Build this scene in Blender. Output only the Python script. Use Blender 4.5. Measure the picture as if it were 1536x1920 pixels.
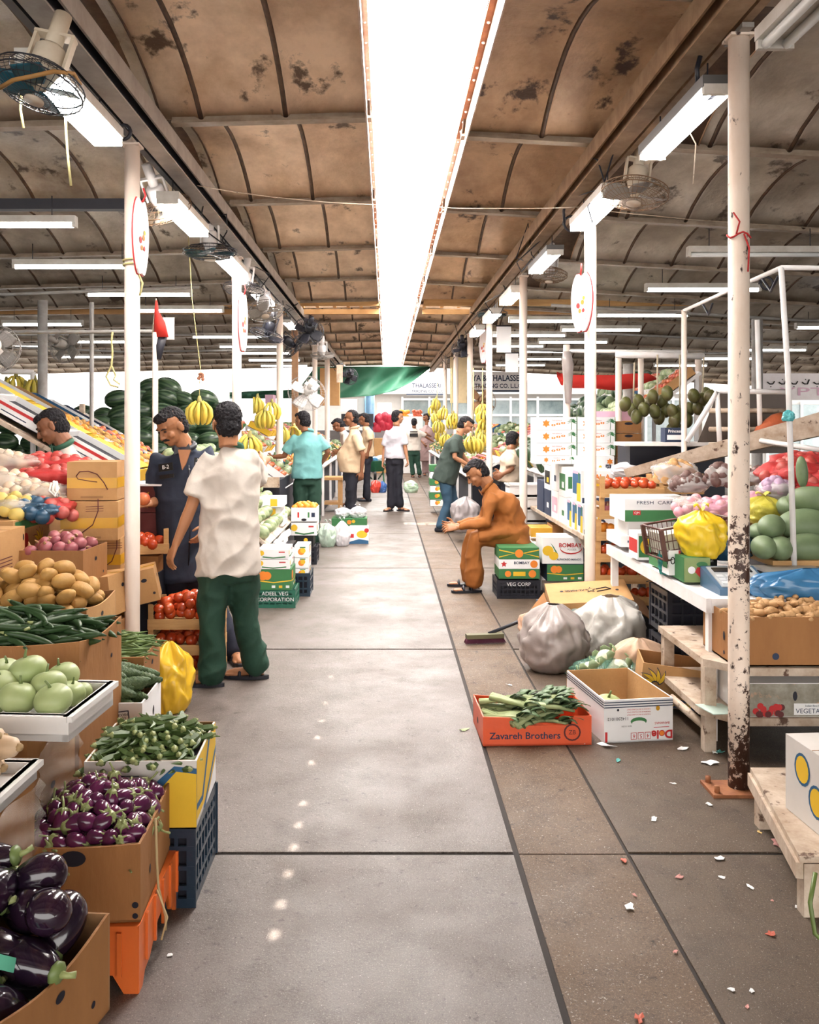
import bpy, bmesh, math, random
from mathutils import Vector, Matrix, Euler, noise
R = random.Random(7)
C = bpy.context.scene.collection
for o in list(bpy.data.objects): bpy.data.objects.remove(o)
PI = math.pi
# ---------------------------------------------------------------- camera, world, sun, exposure
F, CX, CY, EYE = 1670.0, 725.0, 795.0, 1.56          # focal length and vanishing point in pixels, eye height
cam = bpy.data.cameras.new('camera'); camo = bpy.data.objects.new('camera', cam); C.objects.link(camo)
camo.location = (0, 0, EYE); camo.rotation_euler = (PI/2, 0, 0)
cam.sensor_fit = 'VERTICAL'; cam.sensor_height = 36; cam.lens = 36*F/1920
cam.shift_x = (768-CX)/1920; cam.shift_y = -(960-CY)/1920; cam.clip_start = 0.05; cam.clip_end = 300
cam.dof.use_dof = False
bpy.context.scene.camera = camo
w = bpy.data.worlds.new('world'); bpy.context.scene.world = w; w.use_nodes = True
w.node_tree.nodes['Background'].inputs[0].default_value = (1.0, 0.965, 0.925, 1)
w.node_tree.nodes['Background'].inputs[1].default_value = 3.0
sun = bpy.data.lights.new('sun', 'SUN'); sun.energy = 14.0; sun.angle = 0.009; sun.color = (1, .95, .86)
suno = bpy.data.objects.new('sun', sun); C.objects.link(suno)
suno.rotation_euler = Vector((0.074, 0.12, 1.0)).to_track_quat('Z', 'Y').to_euler()
def area(name, loc, sx, sy, power, rot=(0, 0, 0), col=(1, 1, 1)):
    l = bpy.data.lights.new(name, 'AREA'); l.shape = 'RECTANGLE'; l.size = sx; l.size_y = sy; l.energy = power; l.color = col
    o = bpy.data.objects.new(name, l); C.objects.link(o); o.location = loc; o.rotation_euler = rot; o.visible_camera = True; return o
area('skylight_daylight', (0.1975, 16.4, 3.60), 0.585, 25.0, 720, col=(1, .97, .95))
vs = bpy.context.scene.view_settings
vs.view_transform = 'Standard'; vs.look = 'None'; vs.gamma = 1; vs.exposure = 0.66
try: vs.use_curve_mapping = False
except Exception: pass
# ---------------------------------------------------------------- places
def P(px, py, d): return Vector(((px-CX)*d/F, d, EYE-(py-CY)*d/F))   # the place at distance d seen there in the photograph
def G(px, py):                                                        # the place on the floor
    d = EYE*F/(py-CY); return Vector(((px-CX)*d/F, d, 0))
# ---------------------------------------------------------------- materials
MT = {}
def mat(name, col, rough=.6, c2=None, ns=6, amt=.6, bump=0, bs=40, metal=0, spec=.4, emit=0, stretch=(1, 1, 1), c3=None, s3=3, t3=.6, alpha=1, trans=0, det=6):
    if name in MT: return MT[name]
    m = bpy.data.materials.new(name); m.use_nodes = True; nt = m.node_tree; b = nt.nodes['Principled BSDF']
    N = nt.nodes.new; L = nt.links.new
    b.inputs['Base Color'].default_value = (*col, 1); b.inputs['Roughness'].default_value = rough
    b.inputs['Metallic'].default_value = metal; b.inputs['Specular IOR Level'].default_value = spec
    tc = N('ShaderNodeTexCoord'); mp = N('ShaderNodeMapping'); mp.inputs['Scale'].default_value = stretch
    L(tc.outputs['Object'], mp.inputs[0])
    def ntex(scale, lo, hi, d=det):
        n = N('ShaderNodeTexNoise'); n.inputs['Scale'].default_value = scale; n.inputs['Detail'].default_value = d; n.inputs['Roughness'].default_value = .65
        L(mp.outputs[0], n.inputs['Vector'])
        r = N('ShaderNodeMapRange'); r.inputs[1].default_value = lo; r.inputs[2].default_value = hi; L(n.outputs[0], r.inputs[0]); return r.outputs[0]
    out = None
    if c2 is None: c2 = tuple(c*.72 for c in col)
    mx = N('ShaderNodeMix'); mx.data_type = 'RGBA'; mx.inputs[6].default_value = (*col, 1); mx.inputs[7].default_value = (*c2, 1)
    mm = N('ShaderNodeMath'); mm.operation = 'MULTIPLY'; mm.inputs[1].default_value = amt
    L(ntex(ns, .35, .7), mm.inputs[0]); L(mm.outputs[0], mx.inputs[0]); out = mx.outputs[2]
    if c3:
        m3 = N('ShaderNodeMix'); m3.data_type = 'RGBA'; m3.inputs[7].default_value = (*c3, 1); L(out, m3.inputs[6])
        L(ntex(s3, t3, t3+.06, 10), m3.inputs[0]); out = m3.outputs[2]
    L(out, b.inputs['Base Color'])
    if bump:
        bp = N('ShaderNodeBump'); bp.inputs['Strength'].default_value = bump; bp.inputs['Distance'].default_value = .01
        n = N('ShaderNodeTexNoise'); n.inputs['Scale'].default_value = bs; n.inputs['Detail'].default_value = 5; L(mp.outputs[0], n.inputs['Vector'])
        L(n.outputs[0], bp.inputs['Height']); L(bp.outputs[0], b.inputs['Normal'])
    if emit:
        b.inputs['Emission Color'].default_value = (*col, 1); b.inputs['Emission Strength'].default_value = emit
    if trans: b.inputs['Transmission Weight'].default_value = trans
    if alpha < 1: b.inputs['Alpha'].default_value = alpha
    MT[name] = m; return m
# ---------------------------------------------------------------- mesh builder
FONT = {}
def text_mesh(s, bold=0):
    if (s, bold) in FONT: return FONT[s, bold]
    cu = bpy.data.curves.new('t', 'FONT'); cu.body = s; cu.size = 1; cu.align_x = 'CENTER'; cu.align_y = 'CENTER'; cu.resolution_u = 3; cu.offset = bold
    o = bpy.data.objects.new('t', cu); C.objects.link(o); dg = bpy.context.evaluated_depsgraph_get(); dg.update()
    me = bpy.data.meshes.new_from_object(o.evaluated_get(dg))
    r = ([v.co.copy() for v in me.vertices], [list(p.vertices) for p in me.polygons])
    bpy.data.objects.remove(o); bpy.data.curves.remove(cu); bpy.data.meshes.remove(me)
    FONT[s, bold] = r; return r
def Rot(x=0, y=0, z=0): return Euler((math.radians(x), math.radians(y), math.radians(z))).to_matrix().to_4x4()
def T(x, y=None, z=None):
    return Matrix.Translation(Vector(x) if y is None else Vector((x, y, z)))
def frame(z, x=None):                                                 # rotation whose local Z is z
    z = Vector(z).normalized(); x = Vector(x) if x is not None else (Vector((0, 0, 1)) if abs(z.z) < .9 else Vector((1, 0, 0)))
    y = z.cross(x); y = y.normalized(); x = y.cross(z)
    return Matrix((x, y, z)).transposed().to_4x4()
class MB:
    def __init__(s): s.v = []; s.f = []; s.mi = []; s.sm = []; s.M = []; s.X = Matrix()
    def _m(s, m):
        if m not in s.M: s.M.append(m)
        return s.M.index(m)
    def add(s, vs, fs, m, smooth=False, X=None):
        n = len(s.v); X = s.X if X is None else s.X @ X
        s.v += [X @ Vector(v) for v in vs]; i = s._m(m)
        for f in fs: s.f.append([n+k for k in f]); s.mi.append(i); s.sm.append(smooth)
        return s
    def box(s, c, d, m, rz=0, X=None):
        x, y, z = (a/2 for a in d); vs = [(sx*x, sy*y, sz*z) for sz in (-1, 1) for sy in (-1, 1) for sx in (-1, 1)]
        M = T(c) @ (X if X is not None else Matrix.Rotation(rz, 4, 'Z'))
        return s.add(vs, [(0, 2, 3, 1), (4, 5, 7, 6), (0, 1, 5, 4), (2, 6, 7, 3), (0, 4, 6, 2), (1, 3, 7, 5)], m, False, M)
    def bx(s, x0, x1, y0, y1, z0, z1, m): return s.box(((x0+x1)/2, (y0+y1)/2, (z0+z1)/2), (abs(x1-x0), abs(y1-y0), abs(z1-z0)), m)
    def loft(s, rings, m, smooth=True, cap=True, closed=False):
        n = len(rings[0]); vs = [p for r in rings for p in r]; fs = []
        for i in range(len(rings)-1 + (1 if closed else 0)):
            a = i*n; b = ((i+1) % len(rings))*n
            for k in range(n): fs.append((a+k, a+(k+1) % n, b+(k+1) % n, b+k))
        if cap and not closed: fs.append(tuple(reversed(range(n)))); fs.append(tuple(range(len(vs)-n, len(vs))))
        return s.add(vs, fs, m, smooth)
    def tube(s, pts, r, m, n=8, smooth=True, cap=True, round_=False, sq=1, closed=False):
        pts = [Vector(p) for p in pts]; rs = list(r) if hasattr(r, '__len__') else [r]*len(pts)
        if round_:
            a = (pts[0]-pts[1]).normalized(); b = (pts[-1]-pts[-2]).normalized(); r0, r1 = rs[0], rs[-1]
            pts = [pts[0]+a*r0*.95, pts[0]+a*r0*.6] + pts + [pts[-1]+b*r1*.6, pts[-1]+b*r1*.95]; rs = [r0*.3, r0*.8] + rs + [r1*.8, r1*.3]
        rings = []; up = None
        for i, p in enumerate(pts):
            if closed: t = pts[(i+1) % len(pts)] - pts[i-1]
            else: t = pts[min(i+1, len(pts)-1)] - pts[max(i-1, 0)]
            if t.length < 1e-9: t = Vector((0, 0, 1))
            t.normalize()
            if up is None: up = Vector((0, 0, 1)) if abs(t.z) < .9 else Vector((1, 0, 0))
            u = up - t*up.dot(t)
            if u.length < 1e-4: u = t.orthogonal()
            u.normalize(); up = u; w_ = t.cross(u)
            rings.append([p + (u*math.cos(2*PI*k/n)*sq + w_*math.sin(2*PI*k/n))*rs[i] for k in range(n)])
        return s.loft(rings, m, smooth, cap, closed)
    def ell(s, c, r, m, X=None, nu=16, nv=10, fn=None):
        if not hasattr(r, '__len__'): r = (r, r, r)
        vs = []; fs = []
        for j in range(nv+1):
            th = PI*j/nv
            for i in range(nu):
                ph = 2*PI*i/nu; p = Vector((math.sin(th)*math.cos(ph), math.sin(th)*math.sin(ph), math.cos(th)))
                if fn: p = fn(p)
                vs.append((p.x*r[0], p.y*r[1], p.z*r[2]))
        for j in range(nv):
            for i in range(nu):
                a = j*nu+i; b = j*nu+(i+1) % nu
                fs.append((a, a+nu, b+nu, b) if 0 < j < nv-1 else ((a, a+nu, b+nu) if j == 0 else (a, a+nu, b)))
        return s.add(vs, fs, m, True, T(c) @ (X if X is not None else Matrix()))
    def lathe(s, prof, m, X=None, n=20, smooth=True, cap=True):
        rings = [[(r*math.cos(2*PI*k/n), r*math.sin(2*PI*k/n), z) for k in range(n)] for r, z in prof]
        o = s.X; s.X = o @ (X if X is not None else Matrix()); s.loft(rings, m, smooth, cap); s.X = o; return s
    def prism(s, pts, h, m, X=None):                                   # outline in XY, thickness h along +Z
        n = len(pts); vs = [(x, y, 0) for x, y in pts] + [(x, y, h) for x, y in pts]
        fs = [tuple(reversed(range(n))), tuple(range(n, 2*n))] + [(k, (k+1) % n, n+(k+1) % n, n+k) for k in range(n)]
        return s.add(vs, fs, m, False, X)
    def text(s, st, size, m, X, bold=0, sx=1):
        v, f = text_mesh(st, bold); return s.add([(p.x*size*sx, p.y*size, 0) for p in v], f, m, False, X)
    def mesh(s, name):
        me = bpy.data.meshes.new(name); me.from_pydata([tuple(v) for v in s.v], [], s.f)
        for m in s.M: me.materials.append(m)
        me.polygons.foreach_set('material_index', s.mi); me.polygons.foreach_set('use_smooth', s.sm); me.update(); return me
    def build(s, name, parent=None, loc=None, rot=None, **kw):
        o = bpy.data.objects.new(name, s.mesh(name)); C.objects.link(o)
        if parent: o.parent = parent
        if loc is not None: o.location = loc
        if rot is not None: o.rotation_euler = rot
        for k, v in kw.items(): o[k] = v
        return o
def rring(c, u, v, n=20, p=2.0):                                       # (super)elliptic ring round c
    out = []
    for k in range(n):
        a = 2*PI*k/n; x, y = math.cos(a), math.sin(a)
        if p != 2: x = math.copysign(abs(x)**(2/p), x); y = math.copysign(abs(y)**(2/p), y)
        out.append(Vector(c)+u*x+v*y)
    return out
def tag(o, label, cat, group=None):
    o['label'] = label; o['category'] = cat
    if group: o['group'] = group
    return o
def thing(name, label, cat, loc=(0, 0, 0), rz=0, group=None):
    o = bpy.data.objects.new(name, None); C.objects.link(o); o.empty_display_size = .05
    o.location = loc; o.rotation_euler = (0, 0, rz); return tag(o, label, cat, group)
def struct(name, mb):
    o = mb.build(name); o['kind'] = 'structure'; return o
def dup(root, loc=None, rot=None, label=None, group=None, scale=None):
    def cp(o, par):
        c = o.copy(); C.objects.link(c)
        if par: c.parent = par; c.matrix_parent_inverse = o.matrix_parent_inverse
        for ch in KIDS.get(o.name, []): cp(ch, c)
        return c
    if root.name not in DONE:
        DONE.add(root.name)
        def reg(o):
            KIDS[o.name] = [x for x in o.children]
            for x in o.children: reg(x)
        reg(root)
    r = cp(root, None)
    place(r, loc, rot, label, group, scale); return r
KIDS = {}; DONE = set()
def place(r, loc=None, rot=None, label=None, group=None, scale=None):
    if loc is not None: r.location = loc
    if rot is not None: r.rotation_euler = rot
    if scale is not None: r.scale = scale if hasattr(scale, '__len__') else (scale,)*3
    if label: r['label'] = label
    if group: r['group'] = group
    return r
def evalmesh(mb, voxel, smooth=3, disp=0, dscale=.1, name='m'):
    o = mb.build(name)
    md = o.modifiers.new('r', 'REMESH'); md.mode = 'VOXEL'; md.voxel_size = voxel; md.use_smooth_shade = True
    if smooth: sm = o.modifiers.new('s', 'SMOOTH'); sm.iterations = smooth; sm.factor = .5
    dg = bpy.context.evaluated_depsgraph_get(); dg.update(); me = bpy.data.meshes.new_from_object(o.evaluated_get(dg))
    bpy.data.objects.remove(o)
    if disp:
        for v, nrm in zip(me.vertices, [v.normal.copy() for v in me.vertices]):
            c_ = v.co; f = noise.noise(Vector((c_.x*4.2+c_.z*2.5, c_.y*4.2+1.7, c_.z*6.5-c_.x*4.0)) if dscale > .05 else c_/dscale); f2 = noise.noise(Vector((c_.x*9-c_.z*5+5, c_.y*9, c_.z*8+c_.x*7)) if dscale > .05 else c_/dscale*1.9)
            v.co += nrm*disp*((.32-abs(f)*2.4)*.9+(.2-abs(f2))*.7)
    for p in me.polygons: p.use_smooth = True
    return me
def meshobj(name, me, mats, parent=None):
    o = bpy.data.objects.new(name, me); C.objects.link(o); me.materials.clear()
    for m in mats: me.materials.append(m)
    if parent: o.parent = parent
    return o
# palette
white_paint = mat('cream_post_paint', (.80, .70, .62), .45, (.70, .56, .46), 5, .7, .1, 30, stretch=(1, 1, .25), c3=(.10, .05, .03), s3=14, t3=.70)
rusty_paint = mat('peeling_cream_paint', (.80, .68, .58), .5, (.66, .50, .38), 6, .7, .2, 40, stretch=(1, 1, .5), c3=(.035, .012, .008), s3=22, t3=.60)
white = mat('white_paint', (.82, .80, .80), .5, (.68, .62, .58), 8, .6, .1, 60)
plain_white = mat('clean_white', (.85, .84, .85), .5, amt=.15)
board_white = mat('white_board', (.86, .82, .84), .35, (.75, .66, .66), 5, .5)
steel = mat('dull_steel', (.45, .43, .40), .4, (.28, .25, .22), 9, .8, metal=.6)
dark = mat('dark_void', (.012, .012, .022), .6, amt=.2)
black = mat('black_plastic', (.015, .016, .024), .4, (.03, .03, .04), 9, .5)
card = mat('cardboard', (.36, .165, .055), .75, (.26, .11, .035), 7, .7, .15, 70, stretch=(1, 1, .3))
card2 = mat('pale_cardboard', (.50, .28, .115), .75, (.38, .20, .075), 6, .7, .12, 60)
card_in = mat('cardboard_inside', (.34, .18, .08), .8, (.26, .13, .05), 6, .7, .1, 60)
wood = mat('crate_wood', (.60, .36, .15), .65, (.42, .22, .08), 7, .9, .2, 60, stretch=(.4, .4, 3))
greyw = mat('weathered_white_wood', (.60, .50, .40), .6, (.32, .21, .13), 9, .9, .3, 50, c3=(.10, .05, .03), s3=13, t3=.60)
bark = mat('brown_timber', (.36, .2, .1), .6, (.2, .1, .05), 8, .8)
# ================================================================ the hall
def floor_mat(name, c1, c2, c3, rough, speck=(.55, .5, .45), wet=None):
    m = bpy.data.materials.new(name); m.use_nodes = True; nt = m.node_tree; b = nt.nodes['Principled BSDF']; N = nt.nodes.new; L = nt.links.new
    tc = N('ShaderNodeTexCoord')
    def nz(s, d, lo, hi, st=(1, 1, 1)):
        mp = N('ShaderNodeMapping'); mp.inputs['Scale'].default_value = st; L(tc.outputs['Object'], mp.inputs[0])
        n = N('ShaderNodeTexNoise'); n.inputs['Scale'].default_value = s; n.inputs['Detail'].default_value = d; n.inputs['Roughness'].default_value = .7; L(mp.outputs[0], n.inputs['Vector'])
        r = N('ShaderNodeMapRange'); r.inputs[1].default_value = lo; r.inputs[2].default_value = hi; L(n.outputs[0], r.inputs[0]); return r.outputs[0]
    def mix(a, b_, f):
        x = N('ShaderNodeMix'); x.data_type = 'RGBA'
        for k, q in ((6, a), (7, b_)):
            if isinstance(q, tuple): x.inputs[k].default_value = (*q, 1)
            else: L(q, x.inputs[k])
        L(f, x.inputs[0]); return x.outputs[2]
    c = mix(c1, c2, nz(.9, 8, .35, .65)); c = mix(c, c3, nz(4, 10, .5, .75)); c = mix(c, (c3[0]*.5, c3[1]*.5, c3[2]*.5), nz(1.6, 12, .60, .72, (1, .35, 1)))
    c = mix(c, speck, nz(130, 2, .64, .76)); c = mix(c, tuple(q*1.7 for q in c1), nz(220, 3, .52, .70)); c = mix(c, (c3[0]*.35, c3[1]*.35, c3[2]*.35), nz(90, 3, .60, .72)); c = mix(c, (c3[0]*.5, c3[1]*.5, c3[2]*.5), nz(14, 10, .60, .70))
    L(c, b.inputs['Base Color'])
    r = N('ShaderNodeMapRange'); r.inputs[3].default_value = rough-.1; r.inputs[4].default_value = rough+.18; L(nz(2.2, 8, .3, .7), r.inputs[0]); L(r.outputs[0], b.inputs['Roughness'])
    bp = N('ShaderNodeBump'); bp.inputs['Strength'].default_value = .35; bp.inputs['Distance'].default_value = .006
    L(nz(60, 6, 0, 1), bp.inputs['Height']); L(bp.outputs[0], b.inputs['Normal']); b.inputs['Specular IOR Level'].default_value = .42
    return m
slab_m = floor_mat('worn_concrete', (.150, .124, .112), (.088, .067, .052), (.052, .034, .023), .46)
side_m = floor_mat('brown_concrete', (.105, .072, .048), (.068, .045, .028), (.040, .026, .018), .50)
strip_m = floor_mat('rough_screed', (.135, .088, .055), (.085, .052, .03), (.05, .03, .018), .60)
seam = mat('dark_joint', (.03, .022, .018), .8)
JO = [0.25, 3.236, 6.17, 9.65, 12.7, 15.8, 18.9, 22, 25.1, 28.2, 31.3]
f = MB()
f.bx(-14, 16, -9, 36, -.15, -.006, seam)
edge = .46
for a, b_ in zip([-9]+JO, JO+[36]):
    f.bx(-14, -1.32, a+.008, b_-.008, -.1, 0, side_m); f.bx(-1.305, edge, a+.012, b_-.012, -.1, 0, slab_m)
    f.bx(edge+.022, .87, a+.004, b_-.004, -.1, -.003, strip_m); f.bx(.882, 3.9, a+.012, b_-.012, -.1, 0, side_m); f.bx(3.91, 16, a+.01, b_-.01, -.1, 0, side_m)
struct('floor', f)
# roof: vaulted sheet bays between cross purlins, a skylight strip along the ridge
def roof_mat(name, c1, c2, c3, rough):
    return mat(name, c1, rough, c2, 2.6, 1.0, .6, 26, spec=.4, c3=c3, s3=3.1, t3=.58, det=14, stretch=(1, .7, 1))
rm_mid = roof_mat('stained_fibre_sheet', (.88, .68, .50), (.48, .32, .20), (.12, .075, .05), .55)
rm_right = roof_mat('rusty_fibre_sheet', (.66, .44, .27), (.32, .19, .105), (.07, .04, .028), .5)
rm_side = roof_mat('grey_fibre_sheet', (.62, .57, .49), (.28, .23, .18), (.08, .06, .045), .28)
purl = mat('purlin_steel', (.34, .27, .20), .5, (.16, .10, .06), 6, .9)
def bays(y0, step, n): return [y0+step*k for k in range(n)]
PL = bays(3.54-2.06*2, 2.06, 9)[:]           # ... 13.8
PL = [-4.7, -2.64, -.58, 1.48, 3.54, 5.6, 7.66, 9.72, 11.78, 13.84]
PL2 = [14.5+2.06*k for k in range(8)]
def rz(x, right): return 3.47 - (.057*(x-.5) if right else .025*(-x-.1))
def roof(name, xs0, xs1, plist, m, right=False, off=0):
    mb = MB(); xs = []; x = xs0; step = .53*(1 if xs1 > xs0 else -1); k = 0
    seams = []
    while (x-xs1)*step < 0: seams.append(x); x += step
    for sx in seams: xs += [(sx, 1.6), (sx+step*.025, .9), (sx+step*.07, 0), (sx+step*.5, -.2), (sx+step*.96, 0), (sx+step*.985, 1.0)]
    xs.append((xs1, 0)); NS = 10
    for a, b_ in zip(plist, plist[1:]):
        a += off; b_ += off; vs = []; fs = []
        for j in range(NS+1):
            t = j/NS; y = a+(b_-a)*t; h = .26*math.sin(PI*t)**.8 if 0 < t < 1 else 0
            for x, s in xs: vs.append((x, y, rz(x, right)+.04+h-s*.016))
        n = len(xs)
        for j in range(NS):
            for i in range(n-1):
                q = (j*n+i, j*n+i+1, (j+1)*n+i+1, (j+1)*n+i); fs.append(q if xs1 < xs0 else tuple(reversed(q)))
        nq = n-1; rib = [q for k_, q in enumerate(fs) if (k_ % nq) % 6 in (0, 5)]; pan = [q for k_, q in enumerate(fs) if (k_ % nq) % 6 not in (0, 5)]
        mb.add(vs, pan, m, True); mb.add(vs, rib, ribm, True)
    for a in plist:
        mb.X = T(xs0, a+off, rz(xs0, right)) @ Matrix.Rotation((math.atan(.057) if right else -math.atan(.025)), 4, 'Y')
        L_ = abs(xs1-xs0); c = (xs1-xs0)/2; mb.box((c, 0, .03), (L_, .035, .035), purl); mb.box((c, .0, .008), (L_, .075, .006), purl); mb.X = Matrix()
    o = mb.build(name); o['kind'] = 'structure'
    sd = o.modifiers.new('s', 'SOLIDIFY'); sd.thickness = .008; sd.offset = 1
    return o
ribm = mat('dark_seam_rib', (.13, .075, .045), .6, (.05, .03, .02), 14, 1)
SKL, SKR = -.10, .50
roof('ceiling', SKL, -1.34, PL, rm_mid); roof('ceiling', SKL, -1.34, PL2, rm_mid)
roof('ceiling', SKR, 1.62, PL, rm_right, True, .35); roof('ceiling', SKR, 1.62, PL2, rm_mid, True, .1)
roof('ceiling', -1.40, -12.5, PL+PL2, rm_side); roof('ceiling', 1.62, 13.5, PL+PL2, rm_side, True, .35)
# skylight: translucent sheet above the gap, rusty flashing with bolts along both edges
m = bpy.data.materials.new('translucent_sheet'); m.use_nodes = True; nt = m.node_tree; nt.nodes.remove(nt.nodes['Principled BSDF'])
tl = nt.nodes.new('ShaderNodeBsdfTranslucent'); tl.inputs[0].default_value = (.95, .93, .92, 1); nt.links.new(tl.outputs[0], nt.nodes['Material Output'].inputs[0])
sk = MB(); sk.bx(SKL+.05, SKR+.05, -.6, 29.2, 3.80, 3.803, m); s_ = struct('window_1', sk)
rust = mat('rust', (.34, .13, .05), .7, (.16, .05, .02), 12, .9, .2, 60)
pale_fl = mat('pale_flashing', (.62, .50, .42), .5, (.40, .22, .14), 10, .8)
fl = MB(); y = 0.0
while y < 29:
    L_ = R.uniform(.14, .30); fl.bx(SKR-.015, SKR+.03, y, y+L_+.03, 3.55, 3.56, rust if y % 4 < 2.1 else pale_fl)
    fl.bx(SKR+.02, SKR+.028, y, y+L_+.03, 3.42, 3.82, pale_fl)
    fl.bx(SKL-.03, SKL+.008, y, y+L_+.03, 3.55, 3.56, pale_fl if y % 9 < 7.6 else rust); fl.bx(SKL-.03, SKL-.02, y, y+L_+.03, 3.44, 3.80, pale_fl)
    fl.ell((SKR+.005, y+.05, 3.548), .009, white); fl.ell((SKL-.008, y+.05, 3.548), .007, white); y += L_+.03
struct('trim_1', fl)
cover = MB(); y = 0.0                                                   # capping over the left lap, with short gaps the sun gets through
GAPS = [2.19, 2.357, 2.537, 2.722, 2.894, 3.09, 3.285, 3.464, 3.66, 4.10, 4.43, 4.68, 4.98, 5.5]
y0 = -.6
for g in GAPS: cover.bx(SKL-.12, SKL+.06, y0, g+.435, 3.83, 3.84, plain_white); y0 = g+.435+.05
cover.bx(SKL-.12, SKL+.06, y0, 29.2, 3.83, 3.84, plain_white); struct('trim_2', cover)
wallm = mat('grey_added_wall', (.30, .27, .24), .8, (.2, .17, .14), 4, .8)
w_ = MB(); w_.bx(-12.7, -12.5, -4.7, 13, 0, 4.2, wallm); struct('wall_left_added', w_)  # unseen wall added to keep daylight out along the left side
w_ = MB(); w_.bx(13.5, 13.7, -4.7, 12, 0, 4.2, wallm); struct('wall_right_added', w_)  # likewise added out of view, so the near hall stays dim
w_ = MB(); w_.bx(SKL-.05, SKR+.05, -4.7, 3.0, 3.52, 3.54, rm_mid); struct('ceiling', w_)
# longitudinal beams over the post rows
def beam(name, sgn, m1, m2):
    b = MB(); x = sgn*1.40
    b.bx(x-.055, x+.055, -4.6, 28.8, 3.40, 3.41, m1); b.bx(x-.055, x+.055, -4.6, 28.8, 3.225, 3.235, m1); b.bx(x-.006, x+.006, -4.6, 28.8, 3.23, 3.405, m2)
    b.bx(x-sgn*.055-.006, x-sgn*.055+.006, -4.6, 28.8, 3.30, 3.41, m1)
    b.bx(x+sgn*.10-.02, x+sgn*.10+.02, -4.6, 28.8, 3.235, 3.255, m2); struct(name, b)
bm_l = mat('grey_beam', (.42, .38, .34), .5, (.25, .2, .17), 6, .8); bm_d = mat('dark_beam', (.03, .03, .04), .5)
bm_r = mat('ochre_beam', (.40, .27, .16), .55, (.2, .11, .06), 8, .9)
beam('trim_3', -1, bm_l, bm_d); beam('trim_4', 1, bm_r, bm_r)
b = MB(); b.bx(-12, -1.5, 6.75, 6.83, 3.19, 3.27, bm_d); struct('trim_5', b)
# gap where daylight shows between two roofs: battens
b = MB()
for x0, x1 in ((-12, -.12), (.58, 13)):
    b.bx(x0, x1, 13.86, 13.92, 3.40, 3.5, wood); b.bx(x0, x1, 14.42, 14.48, 3.34, 3.42, card2)
    x = x0
    while x < x1: b.bx(x, x+.05, 13.9, 14.45, 3.44, 3.47, wood); x += R.uniform(.18, .3)
struct('trim_6', b)
# ================================================================ posts
m_ = rusty_paint; nt = m_.node_tree; N = nt.nodes.new; L = nt.links.new; bsdf = nt.nodes['Principled BSDF']; src = bsdf.inputs['Base Color'].links[0].from_socket
tc = N('ShaderNodeTexCoord'); sp_ = N('ShaderNodeSeparateXYZ'); L(tc.outputs['Object'], sp_.inputs[0]); n_ = N('ShaderNodeTexNoise'); n_.inputs['Scale'].default_value = 26; n_.inputs['Detail'].default_value = 6; n_.inputs['Roughness'].default_value = .75; L(tc.outputs['Object'], n_.inputs['Vector'])
rp = N('ShaderNodeValToRGB'); cr = rp.color_ramp; cr.interpolation = 'LINEAR'        # how far the paint has come off at each height
while len(cr.elements) > 1: cr.elements.remove(cr.elements[0])
cr.elements[0].position = 0; cr.elements[0].color = (.62, .62, .62, 1)
for p_, v_ in ((.03, .60), (.065, .56), (.10, .47), (.14, .42), (.24, .41), (.265, .46), (.285, .53), (.34, .53), (.365, .44), (.42, .38), (.52, .33), (.6, .28), (1, .26)): e_ = cr.elements.new(p_); e_.color = (v_, v_, v_, 1)
dv = N('ShaderNodeMath'); dv.operation = 'DIVIDE'; dv.inputs[1].default_value = 3.2; L(sp_.outputs[2], dv.inputs[0]); L(dv.outputs[0], rp.inputs[0])
sx_ = N('ShaderNodeMath'); sx_.operation = 'MULTIPLY_ADD'; sx_.inputs[1].default_value = 1.3; L(sp_.outputs[0], sx_.inputs[0]); L(rp.outputs[0], sx_.inputs[2])
sb = N('ShaderNodeMath'); sb.operation = 'SUBTRACT'; L(sx_.outputs[0], sb.inputs[0]); L(n_.outputs[0], sb.inputs[1]); mr = N('ShaderNodeMapRange'); mr.inputs[1].default_value = 0; mr.inputs[2].default_value = .02; L(sb.outputs[0], mr.inputs[0])
mx_ = N('ShaderNodeMix'); mx_.data_type = 'RGBA'; L(src, mx_.inputs[6]); mx_.inputs[7].default_value = (.05, .02, .012, 1); L(mr.outputs[0], mx_.inputs[0]); L(mx_.outputs[2], bsdf.inputs['Base Color'])
def post(name, x, d, r, top, m, label, parts=True, plate=False, tilt=0):
    t = thing(name, label, 'post', (x, d, 0)); mb = MB()
    mb.lathe([(r*1.0, 0.0), (r, .4), (r, top)], m, n=18); mb.build('pipe', t)
    if plate:
        p = MB(); p.bx(-.14, .10, -.09, .07, 0, .014, rust)
        for a, c in ((-.115, -.06), (-.115, .045), (.08, .045)): p.lathe([(.012, .012), (.012, .04)], rust, T(a, c, 0), 8)
        p.build('base_plate', t)
    if top > 2.9: q = MB(); q.box((0, 0, top+.006), (r*2.4, r*2.4, .012), m); q.box((0, 0, top+.02), (.05, .2, .02), steel); q.build('head_plate', t)
    return t
post('steel_post', 1.503, 3.8, .0435, 3.20, rusty_paint, 'nearest right-hand cream post, badly rusted at the foot and half way up', plate=True)
rt = MB()
pt = Vector((1.503, 3.8, 2.36)); rt.tube([pt+Vector((math.cos(a)*.047, math.sin(a)*.047, .01*math.sin(3*a))) for a in [k*PI/8 for k in range(17)]], .004, mat('red_string', (.5, .03, .03), .7), 6)
rt.tube([pt+Vector((-.03, -.05, 0)), pt+Vector((-.02, -.06, .05)), pt+Vector((-.045, -.055, .09))], .004, MT['red_string'], 6)
rt.tube([pt+Vector((.0, -.055, 0)), pt+Vector((.02, -.06, -.06)), pt+Vector((.015, -.06, -.16))], .004, MT['red_string'], 6)
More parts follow.
